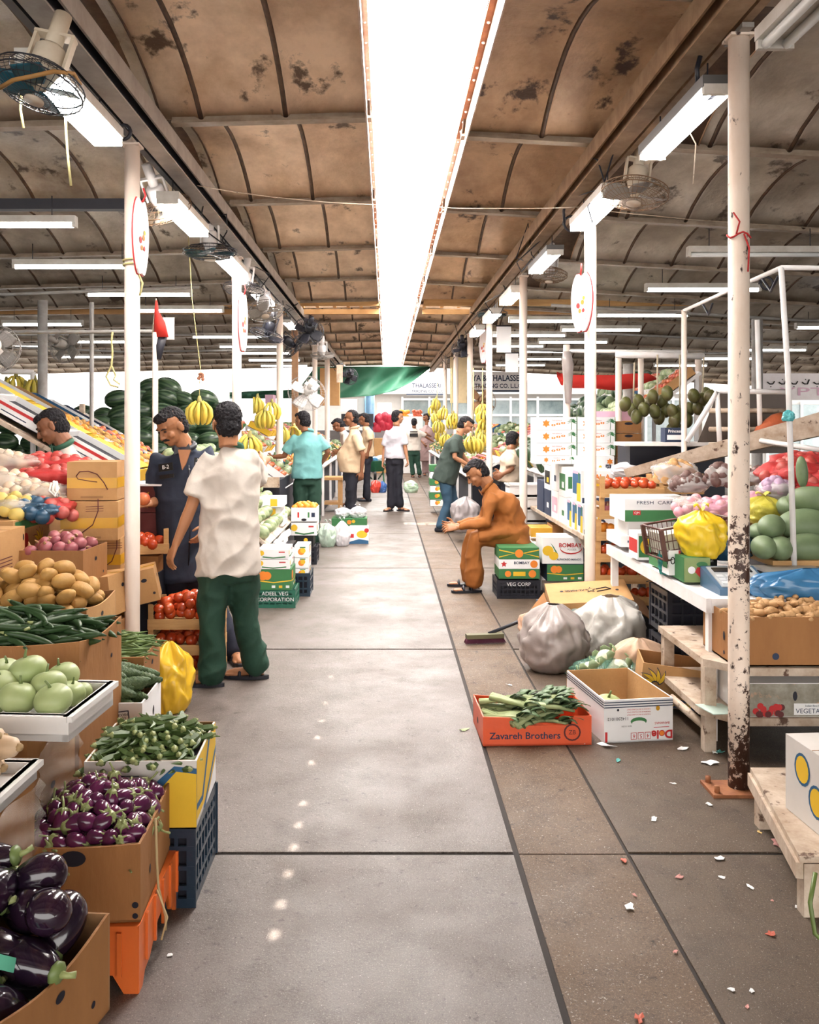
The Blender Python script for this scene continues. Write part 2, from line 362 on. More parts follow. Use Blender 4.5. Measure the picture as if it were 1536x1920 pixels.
tag(rt.build('red_string'), 'red string knotted round the nearest right-hand post', 'string')
post('steel_post', 1.497, 6.54, .043, 3.16, white_paint, 'second right-hand post, white, with the apple-shaped sign board')
post('steel_post', 1.49, 9.7, .043, 3.16, white_paint, 'third right-hand post, beside the tall stack of palm tree boxes')
post('steel_post', 1.495, 12.96, .045, 3.16, white_paint, 'fourth right-hand post, above the man in rust clothes')
post('steel_post', 1.49, 15.9, .05, 3.16, white_paint, 'fifth right-hand post, just right of the dark shirted man')
post('steel_post', 1.48, 19.0, .05, 3.16, white_paint, 'sixth right-hand post, among hanging bananas')
post('steel_post', 1.46, 22.2, .05, 3.16, white_paint, 'seventh right-hand post, left of the yellow hanging sheet')
post('steel_post', -1.451, 5.08, .043, 3.14, white_paint, 'nearest left-hand cream post beside the man in the navy shirt')
post('steel_post', -1.43, 8.5, .045, 3.14, white_paint, 'second left-hand post with a narrow white sign board')
post('steel_post', -1.44, 12.0, .045, 3.14, white_paint, 'third left-hand post, above the wall fan')
post('steel_post', -1.45, 18.0, .05, 3.14, white_paint, 'slim white left-hand post right of the brown timber post')
post('steel_post', -1.44, 21.6, .06, 3.14, white_paint, 'left-hand post farthest but one down the aisle')
t = MB(); t.box((0, 0, 1.55), (.1, .1, 3.1), bark); tag(t.build('timber_post', loc=(-1.46, 14.2, 0)), 'square brown timber post in the left-hand row', 'post')
bluep = mat('blue_paint', (.10, .22, .36), .5, (.2, .3, .4)); 
post('steel_post', -.55, 29.0, .16, 2.9, bluep, 'thick blue post at the far end under the green sheet')
grey_p = mat('grey_post', (.35, .34, .33), .5, (.2, .18, .16), 8, .8)
for px, d, r, top, lb in ((80, 9.3, .05, 2.85, 'grey post left of the wall fan, in front of the bananas'), (172, 8.2, .02, 2.68, 'thin dark pole standing among the watermelons'),
    (291, 7.0, .022, 2.28, 'thin white pole carrying the red and black flag'),
    (1283, 7.2, .022, 2.48, 'thin white stall pole left of the thick rusted post'),
    (1160, 8.6, .03, 2.24, 'white stall upright left of the hanging green fruit'), (1202, 8.9, .028, 2.24, 'white stall upright behind the hanging green fruit'),
    (1178, 10.4, .06, 2.26, 'dark brown pillar behind the hanging green fruit'), (1063, 9.0, .035, 2.36, 'white stall upright wrapped in torn sheeting'),
    (1310, 10.5, .04, 2.4, 'pale post behind the hanging green fruit cluster'), (1420, 8.4, .05, 2.55, 'grey post standing over the dark sloping panels')):
    p0 = P(px, 800, d); bs_ = .02
    post('stall_pole', p0.x, d, r, top, grey_p if 'grey' in lb or 'dark' in lb else white_paint, lb)
# ================================================================ builders: cartons, crates, bags
m_ink = mat('navy_print', (.02, .035, .08), .6, amt=.3); m_red = mat('red_print', (.55, .03, .03), .6, amt=.3); m_or = mat('orange_print', (.85, .25, .03), .6, amt=.4)
m_yel = mat('yellow_print', (.80, .50, .03), .6, amt=.3); m_grn = mat('green_print', (.05, .20, .07), .6, amt=.4); m_blu = mat('blue_print', (.03, .12, .25), .6, amt=.3)
m_wht = mat('white_print', (.85, .85, .85), .6, amt=.15); m_pink = mat('pink_board', (.72, .45, .58), .6, amt=.3); m_blk = mat('black_print', (.01, .01, .01), .6)
m_tape = mat('yellow_tape', (.62, .33, .02), .3, (.5, .25, .02), 5, .5); m_brn = mat('dark_red_board', (.13, .03, .03), .7)
def FX(w, d, h, face):                                                # X maps (u, v, n) on a face, origin at the face centre
    if face == 'f': return T(0, -d/2, h/2) @ Rot(90)
    if face == 'b': return T(0, d/2, h/2) @ Rot(90, 0, 180)
    if face == 'r': return T(w/2, 0, h/2) @ Rot(90, 0, 90)
    if face == 'l': return T(-w/2, 0, h/2) @ Rot(90, 0, -90)
    return T(0, 0, h)
def disc(mb, X, u, v, r, m, ry=None, n=16, z=.0015):
    ry = ry or r; mb.add([(u+r*math.cos(2*PI*k/n), v+ry*math.sin(2*PI*k/n), z) for k in range(n)], [tuple(range(n))], m, False, X)
def rect(mb, X, u, v, w_, h_, m, z=.0015, rot=0):
    c, s_ = math.cos(rot), math.sin(rot)
    mb.add([(u+x*c-y*s_, v+x*s_+y*c, z) for x, y in ((-w_/2, -h_/2), (w_/2, -h_/2), (w_/2, h_/2), (-w_/2, h_/2))], [(0, 1, 2, 3)], m, False, X)
def poly(mb, X, pts, m, z=.0015): mb.add([(x, y, z) for x, y in pts], [tuple(range(len(pts)))], m, False, X)
def txt(mb, X, u, v, s_, size, m, z=.002, rot=0, sx=1, bold=0): mb.text(s_, size, m, X @ T(u, v, z) @ Rot(0, 0, math.degrees(rot)), bold, sx)
def banana_print(mb, X, u, v, s_, m1, m2, n=5):
    for k in range(n):
        a = math.radians(-60+28*k)+.6
        pts = []
        for j in range(9): t = j/8; rr = s_*(.15+t*.9); aa = a+t*.5; pts.append((u+rr*math.cos(aa+1), v+rr*math.sin(aa+1)))
        w_ = s_*.13; L_ = [(x+w_*math.sin(PI*j/8)*math.sin(a+1), y-w_*math.sin(PI*j/8)*math.cos(a+1)) for j, (x, y) in enumerate(pts)]
        R_ = [(x-w_*math.sin(PI*j/8)*math.sin(a+1), y+w_*math.sin(PI*j/8)*math.cos(a+1)) for j, (x, y) in enumerate(pts)]
        for (q, mm, zz) in ((1.25, m2, .0015), (.95, m1, .002)):
            cx = sum(p[0] for p in pts)/9; cy = sum(p[1] for p in pts)/9
            o = [(cx+(x-cx)*(q if q > 1 else 1), cy+(y-cy)*(q if q > 1 else 1)) for x, y in L_[1:]+R_[::-1][:-1]]
            poly(mb, X, o, mm, zz)
def palm_print(mb, X, u, v, s_, z=.002):
    poly(mb, X, [(u-.02*s_, v-.5*s_), (u+.03*s_, v-.5*s_), (u+.06*s_, v+.15*s_), (u+.02*s_, v+.15*s_)], m_grn, z)
    for k in range(9):
        a = PI*(-.12+k/8*1.24); c, q = math.cos(a), math.sin(a); L_ = s_*.42
        poly(mb, X, [(u+.04*s_, v+.14*s_), (u+.04*s_+c*L_*.5-q*.05*s_, v+.16*s_+q*L_*.5+c*.05*s_), (u+.04*s_+c*L_, v+.10*s_+q*L_*.7), (u+.04*s_+c*L_*.5+q*.03*s_, v+.12*s_+q*L_*.5-c*.03*s_)], m_grn, z)
def star_print(mb, X, u, v, s_, m, n=5, inner=.45, z=.002, a0=PI/2):
    poly(mb, X, [(u+s_*(1 if k % 2 == 0 else inner)*math.cos(a0+PI*k/n), v+s_*(1 if k % 2 == 0 else inner)*math.sin(a0+PI*k/n)) for k in range(2*n)], m, z)
def wall_panel(mb, X, w_, h_, t, m, dip=0, holes=()):                  # an upright sheet in local XY, thickness along Z, top edge may sag, holes are ellipses shown dark and cut as insets
    n = 12; top = [(-w_/2+w_*k/n, h_/2-dip*math.sin(PI*k/n)) for k in range(n+1)]
    mb.prism(top[::-1]+[(-w_/2, -h_/2), (w_/2, -h_/2)], t, m, X)
def carton(name, label, loc, w_, d, h, m=None, rz=0, open_=True, inner=None, prints=None, t=.006, group=None, flaps=0, holes=True, dip=0, fill=None, tilt=None, parent_ok=False, bow=0):
    m = m or card; inner = inner or card_in; mb = MB()
    if open_:
        mb.box((0, 0, t/2), (w_, d, t), m)
        wall_panel(mb, T(0, -d/2+t, h/2) @ Rot(90), w_, h, t, m, dip); wall_panel(mb, T(0, d/2, h/2) @ Rot(90), w_, h, t, inner, dip*.5)
        wall_panel(mb, T(-w_/2, 0, h/2) @ Rot(90, 0, 90), d-2*t, h, t, m, dip); wall_panel(mb, T(w_/2-t, 0, h/2) @ Rot(90, 0, 90), d-2*t, h, t, m, dip)
        for s_ in (-1, 1): wall_panel(mb, T(s_*(w_/2-t-.0015)-(.0015 if s_ < 0 else 0), 0, h/2-.001) @ Rot(90, 0, 90), d-2.4*t, h, .0015, inner, dip)
        wall_panel(mb, T(0, -d/2+2*t, h/2-.001) @ Rot(90), w_-2*t, h, .0015, inner, dip)
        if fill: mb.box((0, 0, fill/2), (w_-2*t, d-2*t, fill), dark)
    else:
        mb.box((0, 0, h/2), (w_, d, h), m); rect(mb, FX(w_, d, h, 't'), 0, 0, w_, .05, m_tape if prints is None else m, .001)
        mb.box((0, 0, h+.001), (w_*.998, .003, .002), card_in)
    if holes:
        for fc, q in (('f', w_), ('r', d), ('l', d)): disc(mb, FX(w_, d, h, fc), q*.0, h*.18, .017, dark, .011)
        for fc in ('f', 'r', 'l'): disc(mb, FX(w_, d, h, fc), (w_ if fc == 'f' else d)*.32, -h*.25, .008, dark)
    if prints: prints(mb, w_, d, h)
    if tilt: o = mb.build(name, loc=loc, rot=tuple(math.radians(a) for a in tilt))
    else: o = mb.build(name, loc=loc, rot=(0, 0, math.radians(rz)))
    if flaps:
        for s_ in (-1, 1):
            fm = MB(); fm.X = T(s_*(w_/2), 0, h) @ Rot(0, s_*flaps, 0); fm.box((s_*.05, 0, -.003), (.1, d*.98, .005), m); fm.build('flap', o)
    return tag(o, label, 'box', group)
def wcrate(name, label, loc, w_=.46, d=.30, h=.135, rz=0, group=None, m=None):
    m = m or wood; t = thing(name, label, 'crate', loc, math.radians(rz), group)
    for y in (-1, 1):
        s_ = MB(); s_.box((0, y*(d/2-.004), .035), (w_, .008, .062), m); s_.build('slat', t)
    for x in (-1, 1):
        s_ = MB(); s_.box((x*(w_/2-.012), 0, .04), (.009, d-.02, .055), m); s_.box((x*(w_/2-.012), 0, .112), (.009, d-.02, .03), m); s_.build('end_panel', t)
        for y in (-1, 1):
            p = MB(); X = x*(w_/2-.018); Y = y*(d/2-.024); p.prism([(X-x*.016, Y+y*.016), (X+x*.016, Y+y*.016), (X+x*.016, Y-y*.016)] if x*y < 0 else [(X+x*.016, Y-y*.016), (X+x*.016, Y+y*.016), (X-x*.016, Y+y*.016)], h+.02, m); p.build('corner_post', t)
    b_ = MB()
    for k in range(5): b_.box((0, -d/2+.03+k*(d-.06)/4, .007), (w_-.03, .045, .005), m)
    b_.build('base', t); return t
def pcrate(name, label, loc, w_, d, h, m, rz=0, group=None, rows=4, cols=7, text=None):
    mb = MB(); t = .012
    for z in [k*h/rows for k in range(rows+1)]:
        hh = .03 if z in (0, h) else .014; z = min(max(z, .015), h-.015)
        for y in (-1, 1): mb.box((0, y*(d/2-t/2), z), (w_, t, hh), m)
        for x in (-1, 1): mb.box((x*(w_/2-t/2), 0, z), (t, d-2*t, hh), m)
    for k in range(cols+1):
        x = -w_/2+.01+k*(w_-.02)/cols
        for y in (-1, 1): mb.box((x, y*(d/2-t/2), h/2), (.012 if 0 < k < cols else .03, t*.9, h), m)
    n = max(2, int(cols*d/w_))
    for k in range(n+1):
        y = -d/2+.02+k*(d-.04)/n
        for x in (-1, 1): mb.box((x*(w_/2-t/2), y, h/2), (t*.9, .012 if 0 < k < n else .03, h), m)
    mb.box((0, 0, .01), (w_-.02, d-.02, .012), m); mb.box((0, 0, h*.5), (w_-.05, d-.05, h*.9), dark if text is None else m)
    if text:
        X = FX(w_, d, h, 'f')
        for k, s_ in enumerate(text): txt(mb, X, 0, h*.28-k*.05, s_, .045, m_wht, .003)
    return tag(mb.build(name, loc=loc, rot=(0, 0, math.radians(rz))), label, 'crate', group)
def plastic(name, col, rough=.25, alpha=1, trans=.0, c2=None): return mat(name, col, rough, c2 or tuple(c*.8 for c in col), 7, .6, .25, 18, spec=.6, alpha=alpha, trans=trans)
def bag_mesh(r, m, seed=0, knot=True, sag=.25, folds=11, amp=.07, nu=72, nv=44, ears=True, neck=.14):
    rr = random.Random(seed); mb = MB(); ph = rr.uniform(0, 6); vs = []; fs = []
    for j in range(nv+1):
        t = j/nv; th = PI*t; zc = math.cos(th)
        s_ = math.sin(th)**.8 if 0 < t < 1 else 0
        if t < .3: s_ = max(s_*(t/.3)**1.1, .0) + neck*(1-t/.3)**.5*(1 if t > .02 else .9)
        for i in range(nu):
            p = 2*PI*i/nu
            q = noise.noise(Vector((math.cos(p)*1.3+seed, math.sin(p)*1.3, zc*1.2)))
            gather = (1-t)**2.0
            n2 = abs(noise.noise(Vector((math.cos(p)*2.2+seed, math.sin(p)*2.2, zc*2.2)))); n3 = abs(noise.noise(Vector((math.cos(p)*5+seed, math.sin(p)*5, zc*3.5+7)))); k = .97+amp*gather*.9*math.sin(folds*p+ph+9*q)+.26*q+.22*(.25-n2)+.12*(.2-n3)
            z = zc if zc > -.75 else -.75-(zc+.75)*.15
            vs.append((r[0]*s_*k*math.cos(p), r[1]*s_*k*math.sin(p), r[2]*(z+.75)*(1+(.22*q-.10*n2)*min(1, t*2.5))))
    for j in range(nv):
        for i in range(nu): a = j*nu+i; b_ = j*nu+(i+1) % nu; fs.append((a, a+nu, b_+nu, b_))
    mb.add(vs, fs, m, True)
    if ears:
        top = r[2]*1.70
        for s_ in (-1, 1):
            rings = []
            for k in range(6):
                t = k/5; c = Vector((s_*r[0]*.33*t, rr.uniform(-.02, .02), top+r[2]*.30*math.sin(t*2.4)))
                wd = r[0]*(.06+.16*math.sin(PI*min(t+.1, 1)))
                rings.append(rring(c, Vector((0, wd, 0)), Vector((s_*.3*r[0]*.08, 0, r[2]*.05)), 10))
            mb.loft(rings, m)
    return mb
def bag(name, label, cat, loc, r, m, seed=0, rz=0, group=None, tilt=(0, 0), **k):
    return tag(bag_mesh(r, m, seed, **k).build(name, loc=loc, rot=(math.radians(tilt[0]), math.radians(tilt[1]), math.radians(rz))), label, cat, group)
# ================================================================ produce
V = {}
def green(n, c, r=.4, **k): return mat(n, c, r, tuple(a*.65 for a in c), 14, .8, **k)
stemg = green('green_stem', (.16, .22, .07)); paleg = green('pale_green_stem', (.30, .34, .13))
def mk_small_eggplant():
    o = MB().ell((0, 0, 0), (.025, .025, .036), mat('purple_skin', (.13, .018, .075), .16, (.05, .008, .035), 9, 1, spec=.7), fn=lambda p: Vector((p.x*(1-.18*p.z), p.y*(1-.18*p.z), p.z))).build('small_eggplant')
    s_ = MB(); s_.ell((0, 0, .028), (.016, .016, .010), paleg, nu=8, nv=5)
    for k in range(5): a = k*1.257; s_.tube([(0, 0, .034), (.013*math.cos(a), .013*math.sin(a), .030), (.023*math.cos(a), .023*math.sin(a), .016)], [.006, .005, .001], paleg, 5)
    s_.tube([(0, 0, .033), (.004, 0, .05), (.012, 0, .066)], [.004, .003, .0035], paleg, 6); s_.build('stem', o); return o
def mk_eggplant():
    o = MB().ell((0, 0, 0), (.045, .045, .088), mat('black_purple_skin', (.010, .006, .016), .13, (.028, .009, .022), 6, 1, spec=.8), nu=22, nv=14, fn=lambda p: Vector((p.x*(1-.25*p.z), p.y*(1-.25*p.z), p.z))).build('eggplant')
    s_ = MB(); s_.ell((0, 0, .078), (.024, .024, .014), stemg, nu=9, nv=5); s_.tube([(0, 0, .085), (.004, 0, .105), (.014, 0, .12)], [.008, .006, .007], paleg, 7); s_.build('stem', o); return o
def mk_okra():
    m = green('okra_skin', (.075, .125, .032), .5); pts = [(-.055+.11*t, .012*math.sin(PI*t), 0) for t in [k/7 for k in range(8)]]
    o = MB().tube(pts, [.010, .0125, .0125, .011, .009, .007, .004, .001], m, 5, smooth=False).build('okra')
    s_ = MB(); s_.tube([(-.068, -.002, 0), (-.060, -.001, 0), (-.055, 0, 0), (-.052, .001, 0)], [.004, .005, .0105, .0105], paleg, 7); s_.build('cap', o); return o
def mk_ridge_gourd():
    m = green('dark_gourd_skin', (.035, .075, .026), .4); L_ = .21; pts = [(-L_/2+L_*t, .022*math.sin(PI*t), 0) for t in [k/9 for k in range(10)]]
    o = MB().tube(pts, [.007, .010, .012, .013, .0135, .0135, .013, .011, .008, .002], m, 7).build('long_green_gourd')
    s_ = MB(); s_.tube([(-L_/2-.018, -.004, 0), (-L_/2, 0, 0)], [.004, .007], paleg, 6); s_.build('stem', o); return o
def mk_bean():
    m = green('bean_skin', (.13, .20, .06), .5); pts = [(-.07+.14*t, .012*math.sin(PI*t), 0) for t in [k/6 for k in range(7)]]
    return MB().tube(pts, [.003, .006, .0065, .006, .0065, .005, .001], m, 6).build('green_bean')
def mk_bitter():
    m = mat('bitter_gourd_skin', (.045, .085, .03), .5, (.10, .15, .06), 60, 1, .8, 60); mb = MB(); rings = []
    for j in range(20):
        t = j/19; r_ = .026*math.sin(PI*(.04+.92*t))**.7; rings.append([Vector((-.085+.17*t, 0, 0))+Vector((0, math.cos(2*PI*k/18), math.sin(2*PI*k/18)))*r_*(1+.16*(1 if (k+j) % 2 else -.5)) for k in range(18)])
    mb.loft(rings, m); o = mb.build('bitter_gourd'); s_ = MB(); s_.tube([(-.083, 0, 0), (-.10, 0, .004)], [.004, .003], paleg, 6); s_.build('stem', o); return o
def mk_round_gourd():
    o = MB().ell((0, 0, 0), (.083, .083, .070), mat('pale_green_rind', (.40, .47, .22), .38, (.30, .38, .15), 5, .9, c3=(.10, .11, .05), s3=26, t3=.70), nu=28, nv=18, fn=lambda p: p*(1-.14*max(0, p.z)**8)).build('round_gourd')
    s_ = MB(); s_.tube([(0, 0, .054), (.003, 0, .072), (.012, .004, .095)], [.010, .006, .005], stemg, 8); s_.build('stem', o); return o
def mk_daikon():
    o = MB().tube([(-.16, 0, 0), (-.15, 0, 0), (-.08, 0, 0), (.02, .004, 0), (.10, .003, 0), (.135, 0, 0), (.150, 0, 0)], [.004, .018, .030, .033, .031, .024, .008], mat('cream_root', (.66, .50, .34), .5, (.55, .36, .2), 7, .7, stretch=(.3, 1, 1)), 16).build('white_radish')
    s_ = MB(); s_.tube([(.145, 0, 0), (.156, 0, 0)], [.012, .009], mat('cut_end', (.45, .30, .15), .7), 8); s_.build('cut_end', o); return o
def mk_potato():
    m = mat('potato_skin', (.44, .24, .065), .6, (.34, .18, .045), 8, .8, .2, 60, c3=(.2, .1, .04), s3=40, t3=.72)
    return MB().ell((0, 0, 0), (.052, .036, .032), m, nu=16, nv=10, fn=lambda p: p*(1+.12*noise.noise(p*1.3))).build('potato')
def mk_onion():
    m = mat('red_onion_skin', (.26, .055, .075), .35, (.38, .13, .13), 9, .9, stretch=(1, 1, .3))
    o = MB().ell((0, 0, 0), (.036, .036, .032), m, nu=16, nv=10).build('red_onion'); s_ = MB(); s_.tube([(0, 0, .028), (0, 0, .040), (.003, 0, .052)], [.011, .005, .002], mat('dry_neck', (.5, .3, .15), .7), 7); s_.build('neck', o); return o
def mk_tomato():
    m = mat('tomato_skin', (.50, .05, .015), .22, (.56, .10, .02), 6, .8, spec=.6)
    return MB().ell((0, 0, 0), (.036, .036, .030), m, nu=14, nv=9).build('tomato')
def mk_orange(): return MB().ell((0, 0, 0), (.038, .038, .036), mat('orange_peel', (.85, .30, .03), .45, amt=.4, bump=.2, bs=90), nu=12, nv=8).build('orange')
def wm_mat():
    if 'watermelon_rind' in MT: return MT['watermelon_rind']
    m = mat('watermelon_rind', (.015, .045, .018), .28); nt = m.node_tree; N = nt.nodes.new; L = nt.links.new; tc = N('ShaderNodeTexCoord')
    wv = N('ShaderNodeTexWave'); wv.bands_direction = 'X'; sp = N('ShaderNodeSeparateXYZ'); L(tc.outputs['Object'], sp.inputs[0]); at = N('ShaderNodeMath'); at.operation = 'ARCTAN2'; L(sp.outputs[1], at.inputs[0]); L(sp.outputs[2], at.inputs[1])
    cb = N('ShaderNodeCombineXYZ'); L(at.outputs[0], cb.inputs[0]); L(sp.outputs[0], cb.inputs[1]); wv.inputs['Scale'].default_value = .63; wv.inputs['Distortion'].default_value = 6; wv.inputs['Detail'].default_value = 5; wv.inputs['Detail Scale'].default_value = 4
    L(cb.outputs[0], wv.inputs[0]); r = N('ShaderNodeValToRGB'); r.color_ramp.elements[0].color = (.012, .035, .016, 1); r.color_ramp.elements[0].position = .45; r.color_ramp.elements[1].color = (.055, .095, .045, 1); r.color_ramp.elements[1].position = .9
    L(wv.outputs[0], r.inputs[0]); L(r.outputs[0], nt.nodes['Principled BSDF'].inputs['Base Color']); return m
def mk_watermelon():
    o = MB().ell((0, 0, 0), (.175, .125, .12), wm_mat(), nu=22, nv=14, X=Matrix()).build('watermelon'); s_ = MB(); s_.tube([(.168, 0, 0), (.185, 0, .01)], [.008, .005], stemg, 6); s_.build('stem', o); return o
def mk_ash_gourd(): return MB().ell((0, 0, 0), (.15, .085, .082), mat('grey_green_rind', (.17, .23, .12), .5, (.11, .16, .08), 8, .8, .05, 40, c3=(.45, .5, .36), s3=60, t3=.68), nu=26, nv=16).build('ash_gourd')
def mk_cantaloupe(): return MB().ell((0, 0, 0), (.075, .065, .065), mat('striped_small_melon', (.13, .20, .08), .4, (.5, .55, .34), 12, 1, stretch=(.2, 1, 1)), nu=14, nv=9).build('small_striped_melon')
def mk_banana():
    m = mat('banana_skin', (.72, .50, .06), .45, (.45, .42, .08), 5, .9); o = thing('banana_bunch', 'x', 'bananas'); n = 9
    for k in range(n):
        a = (k-(n-1)/2)*.34; c, s_ = math.cos(a), math.sin(a); mb = MB(); lx = [(0, 0), (.025, -.02), (.055, -.06), (.06, -.11), (.045, -.155), (.025, -.175)]
        mb.tube([(r_*s_*1.1+.012*(k-4)*.5, -r_*c+.04*(k % 2), z) for r_, z in lx], [.006, .011, .0165, .0175, .013, .004], m, 8); mb.build('banana', o)
    s_ = MB(); s_.tube([(0, 0, .04), (0, 0, 0), (0, -.01, -.015)], [.01, .02, .022], mat('banana_stalk', (.30, .26, .08), .7), 8); s_.build('stalk', o); return o
def mk_coconut():
    return MB().ell((0, 0, 0), (.085, .085, .11), mat('green_coconut_husk', (.12, .13, .035), .4, (.08, .05, .02), 3, 1, .1, 20), nu=14, nv=10, fn=lambda p: p*(1+.05*math.cos(3*math.atan2(p.y, p.x)))).build('green_coconut')
def mk_ginger():
    m = mat('ginger_skin', (.56, .33, .15), .65, (.40, .22, .09), 12, .9, .3, 60); mb = MB()
    mb.ell((0, 0, 0), (.04, .02, .017), m, nu=10, nv=7); mb.ell((.03, .018, .004), (.022, .014, .014), m, X=Rot(0, 0, 50), nu=9, nv=6); mb.ell((-.02, -.02, .006), (.020, .013, .012), m, X=Rot(0, 0, 80), nu=9, nv=6); mb.ell((-.045, .008, .0), (.018, .013, .012), m, nu=9, nv=6); return mb.build('ginger_root')
def mk_leafy():
    mb = MB(); g1 = green('celery_stalk', (.36, .42, .20), .5); g2 = green('leaf_green', (.10, .17, .07), .55); L_ = .24
    for k in range(5):
        y = (k-2)*.011; rings = []
        mb.tube([(-.13, y, .006*(k % 2)), (0, y*1.3, .012), (.07, y*1.8, .008)], [.013, .010, .006], g1, 6)
    for k in range(9):
        a = R.uniform(-.9, .9); p = Vector((.03+R.uniform(0, .04), R.uniform(-.03, .03), .01)); dirn = Vector((math.cos(a), math.sin(a), R.uniform(-.1, .5))); rings = []
        side = dirn.cross(Vector((0, 0, 1))).normalized(); up = side.cross(dirn).normalized()
        for t in (0, .3, .6, .85, 1): rings.append(rring(p+dirn*.085*t+up*.02*math.sin(3*t), side*(.004+.026*math.sin(PI*min(t+.08, .98))), up*.002, 6))
        mb.loft(rings, g2)
    return mb.build('leafy_celery_bunch')
def mk_cauli():
    mb = MB(); g2 = green('cabbage_leaf', (.25, .33, .17), .5); w_ = mat('cauliflower_head', (.72, .68, .50), .7, bump=.6, bs=60)
    mb.ell((0, 0, .02), (.06, .06, .05), w_, nu=14, nv=9, fn=lambda p: p*(1+.10*noise.noise(p*5)))
    for k in range(8):
        a = k*.785; c = Vector((math.cos(a), math.sin(a), 0)); s_ = Vector((-c.y, c.x, 0)); rings = []
        for t in (0, .25, .5, .75, 1): p = c*(.03+.055*math.sin(t*2))+Vector((0, 0, -.03+.1*t)); rings.append(rring(p, s_*(.01+.045*math.sin(PI*min(t+.1, .96))), c*.004, 8))
        mb.loft(rings, g2)
    return mb.build('cauliflower')
def mk_carrot(): return MB().tube([(-.09, 0, 0), (-.03, 0, 0), (.05, 0, 0), (.075, 0, 0), (.083, 0, 0)], [.002, .010, .016, .016, .006], mat('carrot_skin', (.75, .22, .04), .5), 8).build('carrot')
def mk_cucumber(): return MB().tube([(-.09, 0, 0), (-.08, 0, 0), (0, .006, 0), (.08, 0, 0), (.09, 0, 0)], [.006, .018, .021, .017, .005], green('cucumber_skin', (.10, .17, .06), .4), 10).build('cucumber')
def mk_apple(): return MB().ell((0, 0, 0), (.036, .036, .033), mat('red_apple_skin', (.45, .04, .03), .3, (.6, .25, .08), 6, .8), nu=12, nv=8).build('red_apple')
MK = {k[3:]: v for k, v in list(globals().items()) if k.startswith('mk_')}
CATS = dict(small_eggplant='eggplant', eggplant='eggplant', okra='okra', ridge_gourd='gourd', bean='bean', bitter='bitter gourd', round_gourd='gourd', daikon='radish', potato='potato', onion='onion', tomato='tomato', orange='orange', watermelon='watermelon', ash_gourd='gourd', cantaloupe='melon', banana='bananas', coconut='coconut', ginger='ginger', leafy='celery', cauli='cauliflower', carrot='carrot', cucumber='cucumber', apple='apple')
COUNT = {}; REST = {}
def spawn(kind, loc, rot=(0, 0, 0), label='', group=None, scale=None):
    COUNT[kind] = COUNT.get(kind, 0)+1
    if COUNT[kind] > 285:
        sc3 = scale if hasattr(scale, '__len__') else ((scale or 1),)*3
        REST.setdefault(kind, []).append(Matrix.LocRotScale(Vector(loc), Euler(rot), Vector(sc3))); return None
    if kind not in V:
        o = MK[kind](); V[kind] = o; o['category'] = CATS[kind]
        if group is None and 'group' in o: del o['group']
        if group: o['group'] = group
        return place(o, loc, rot, label, group, scale)
    o = dup(V[kind], loc, rot, label, group, scale)
    if group is None and 'group' in o: del o['group']
    return o
def heap(kind, org, W, D, sp, label, group, dome=.05, layers=2, dz=None, flat=False, rz=0, sc=(.85, 1.15), spy=None, tilt=.35, yaw=PI, skip=0, vert=False, maxn=999, domep=1.0, front_only=False):
    spy = spy or sp; dz = dz or sp*.8; cz, sz = math.cos(rz), math.sin(rz); n = 0
    for L_ in range(layers-1, -1, -1):
        k = 0; y = -D/2+spy/2
        while y <= D/2-spy*.3:
            x = -W/2+sp/2+(sp/2 if k % 2 else 0)
            while x <= W/2-sp*.3:
                if R.random() >= skip and n < maxn:
                    X = x+R.uniform(-.18, .18)*sp; Y = y+R.uniform(-.18, .18)*spy
                    hh = max(0, 1-(2*X/W)**2)*max(0, 1-(2*Y/D)**2)
                    z = dome*hh**domep - L_*dz+R.uniform(-.12, .12)*sp
                    if flat: ro = (R.uniform(-tilt, tilt), R.uniform(-tilt, tilt), R.uniform(-yaw, yaw)+rz)
                    else: ro = (R.uniform(-PI, PI), R.uniform(-PI, PI), R.uniform(-PI, PI))
                    s_ = R.uniform(*sc); spawn(kind, (org[0]+X*cz-Y*sz, org[1]+X*sz+Y*cz, org[2]+z), ro, label, group, s_); n += 1
                x += sp
            y += spy; k += 1
            if front_only and k >= 1: break
    return n
# ================================================================ lamps and fans
tube_e = mat('fluorescent_tube', (1.0, .98, .96), .5, emit=9, amt=0)
tube_off = mat('unlit_tube', (.8, .82, .82), .3, amt=.2)
lampw = mat('lamp_body', (.62, .60, .56), .4, (.4, .36, .3), 8, .7)
def lamp(label, loc, L_=1.22, along='x', lit=True, group=None, tubes=1, hang=.12, cover=False):
    t = thing('fluorescent_lamp', label, 'lamp', loc, 0 if along == 'x' else PI/2, group); b_ = MB(); b_.box((0, 0, .035), (L_, .07 if tubes == 1 else .15, .05), lampw if tubes == 1 or cover or not lit else mat('dull_reflector', (.10, .10, .10), .5)); b_.build('housing', t)
    for s_ in ((0,) if tubes == 1 else (-.04, .04)):
        u = MB(); u.tube([(-L_/2+.02, s_, -.008), (L_/2-.02, s_, -.008)], .019, tube_e if lit else tube_off, 10)
        if cover: u.box((0, 0, -.01), (L_-.02, .14, .045), tube_e)
        u.build('tube', t)
    e = MB()
    for s_ in (-1, 1): e.box((s_*(L_/2-.01), 0, -.002), (.025, .06 if tubes == 1 else .14, .045), lampw)
    for s_ in (-1, 1): e.tube([(s_*L_*.35, 0, .05), (s_*L_*.35, 0, .05+hang)], .004, black, 6)
    e.build('bracket', t); return t
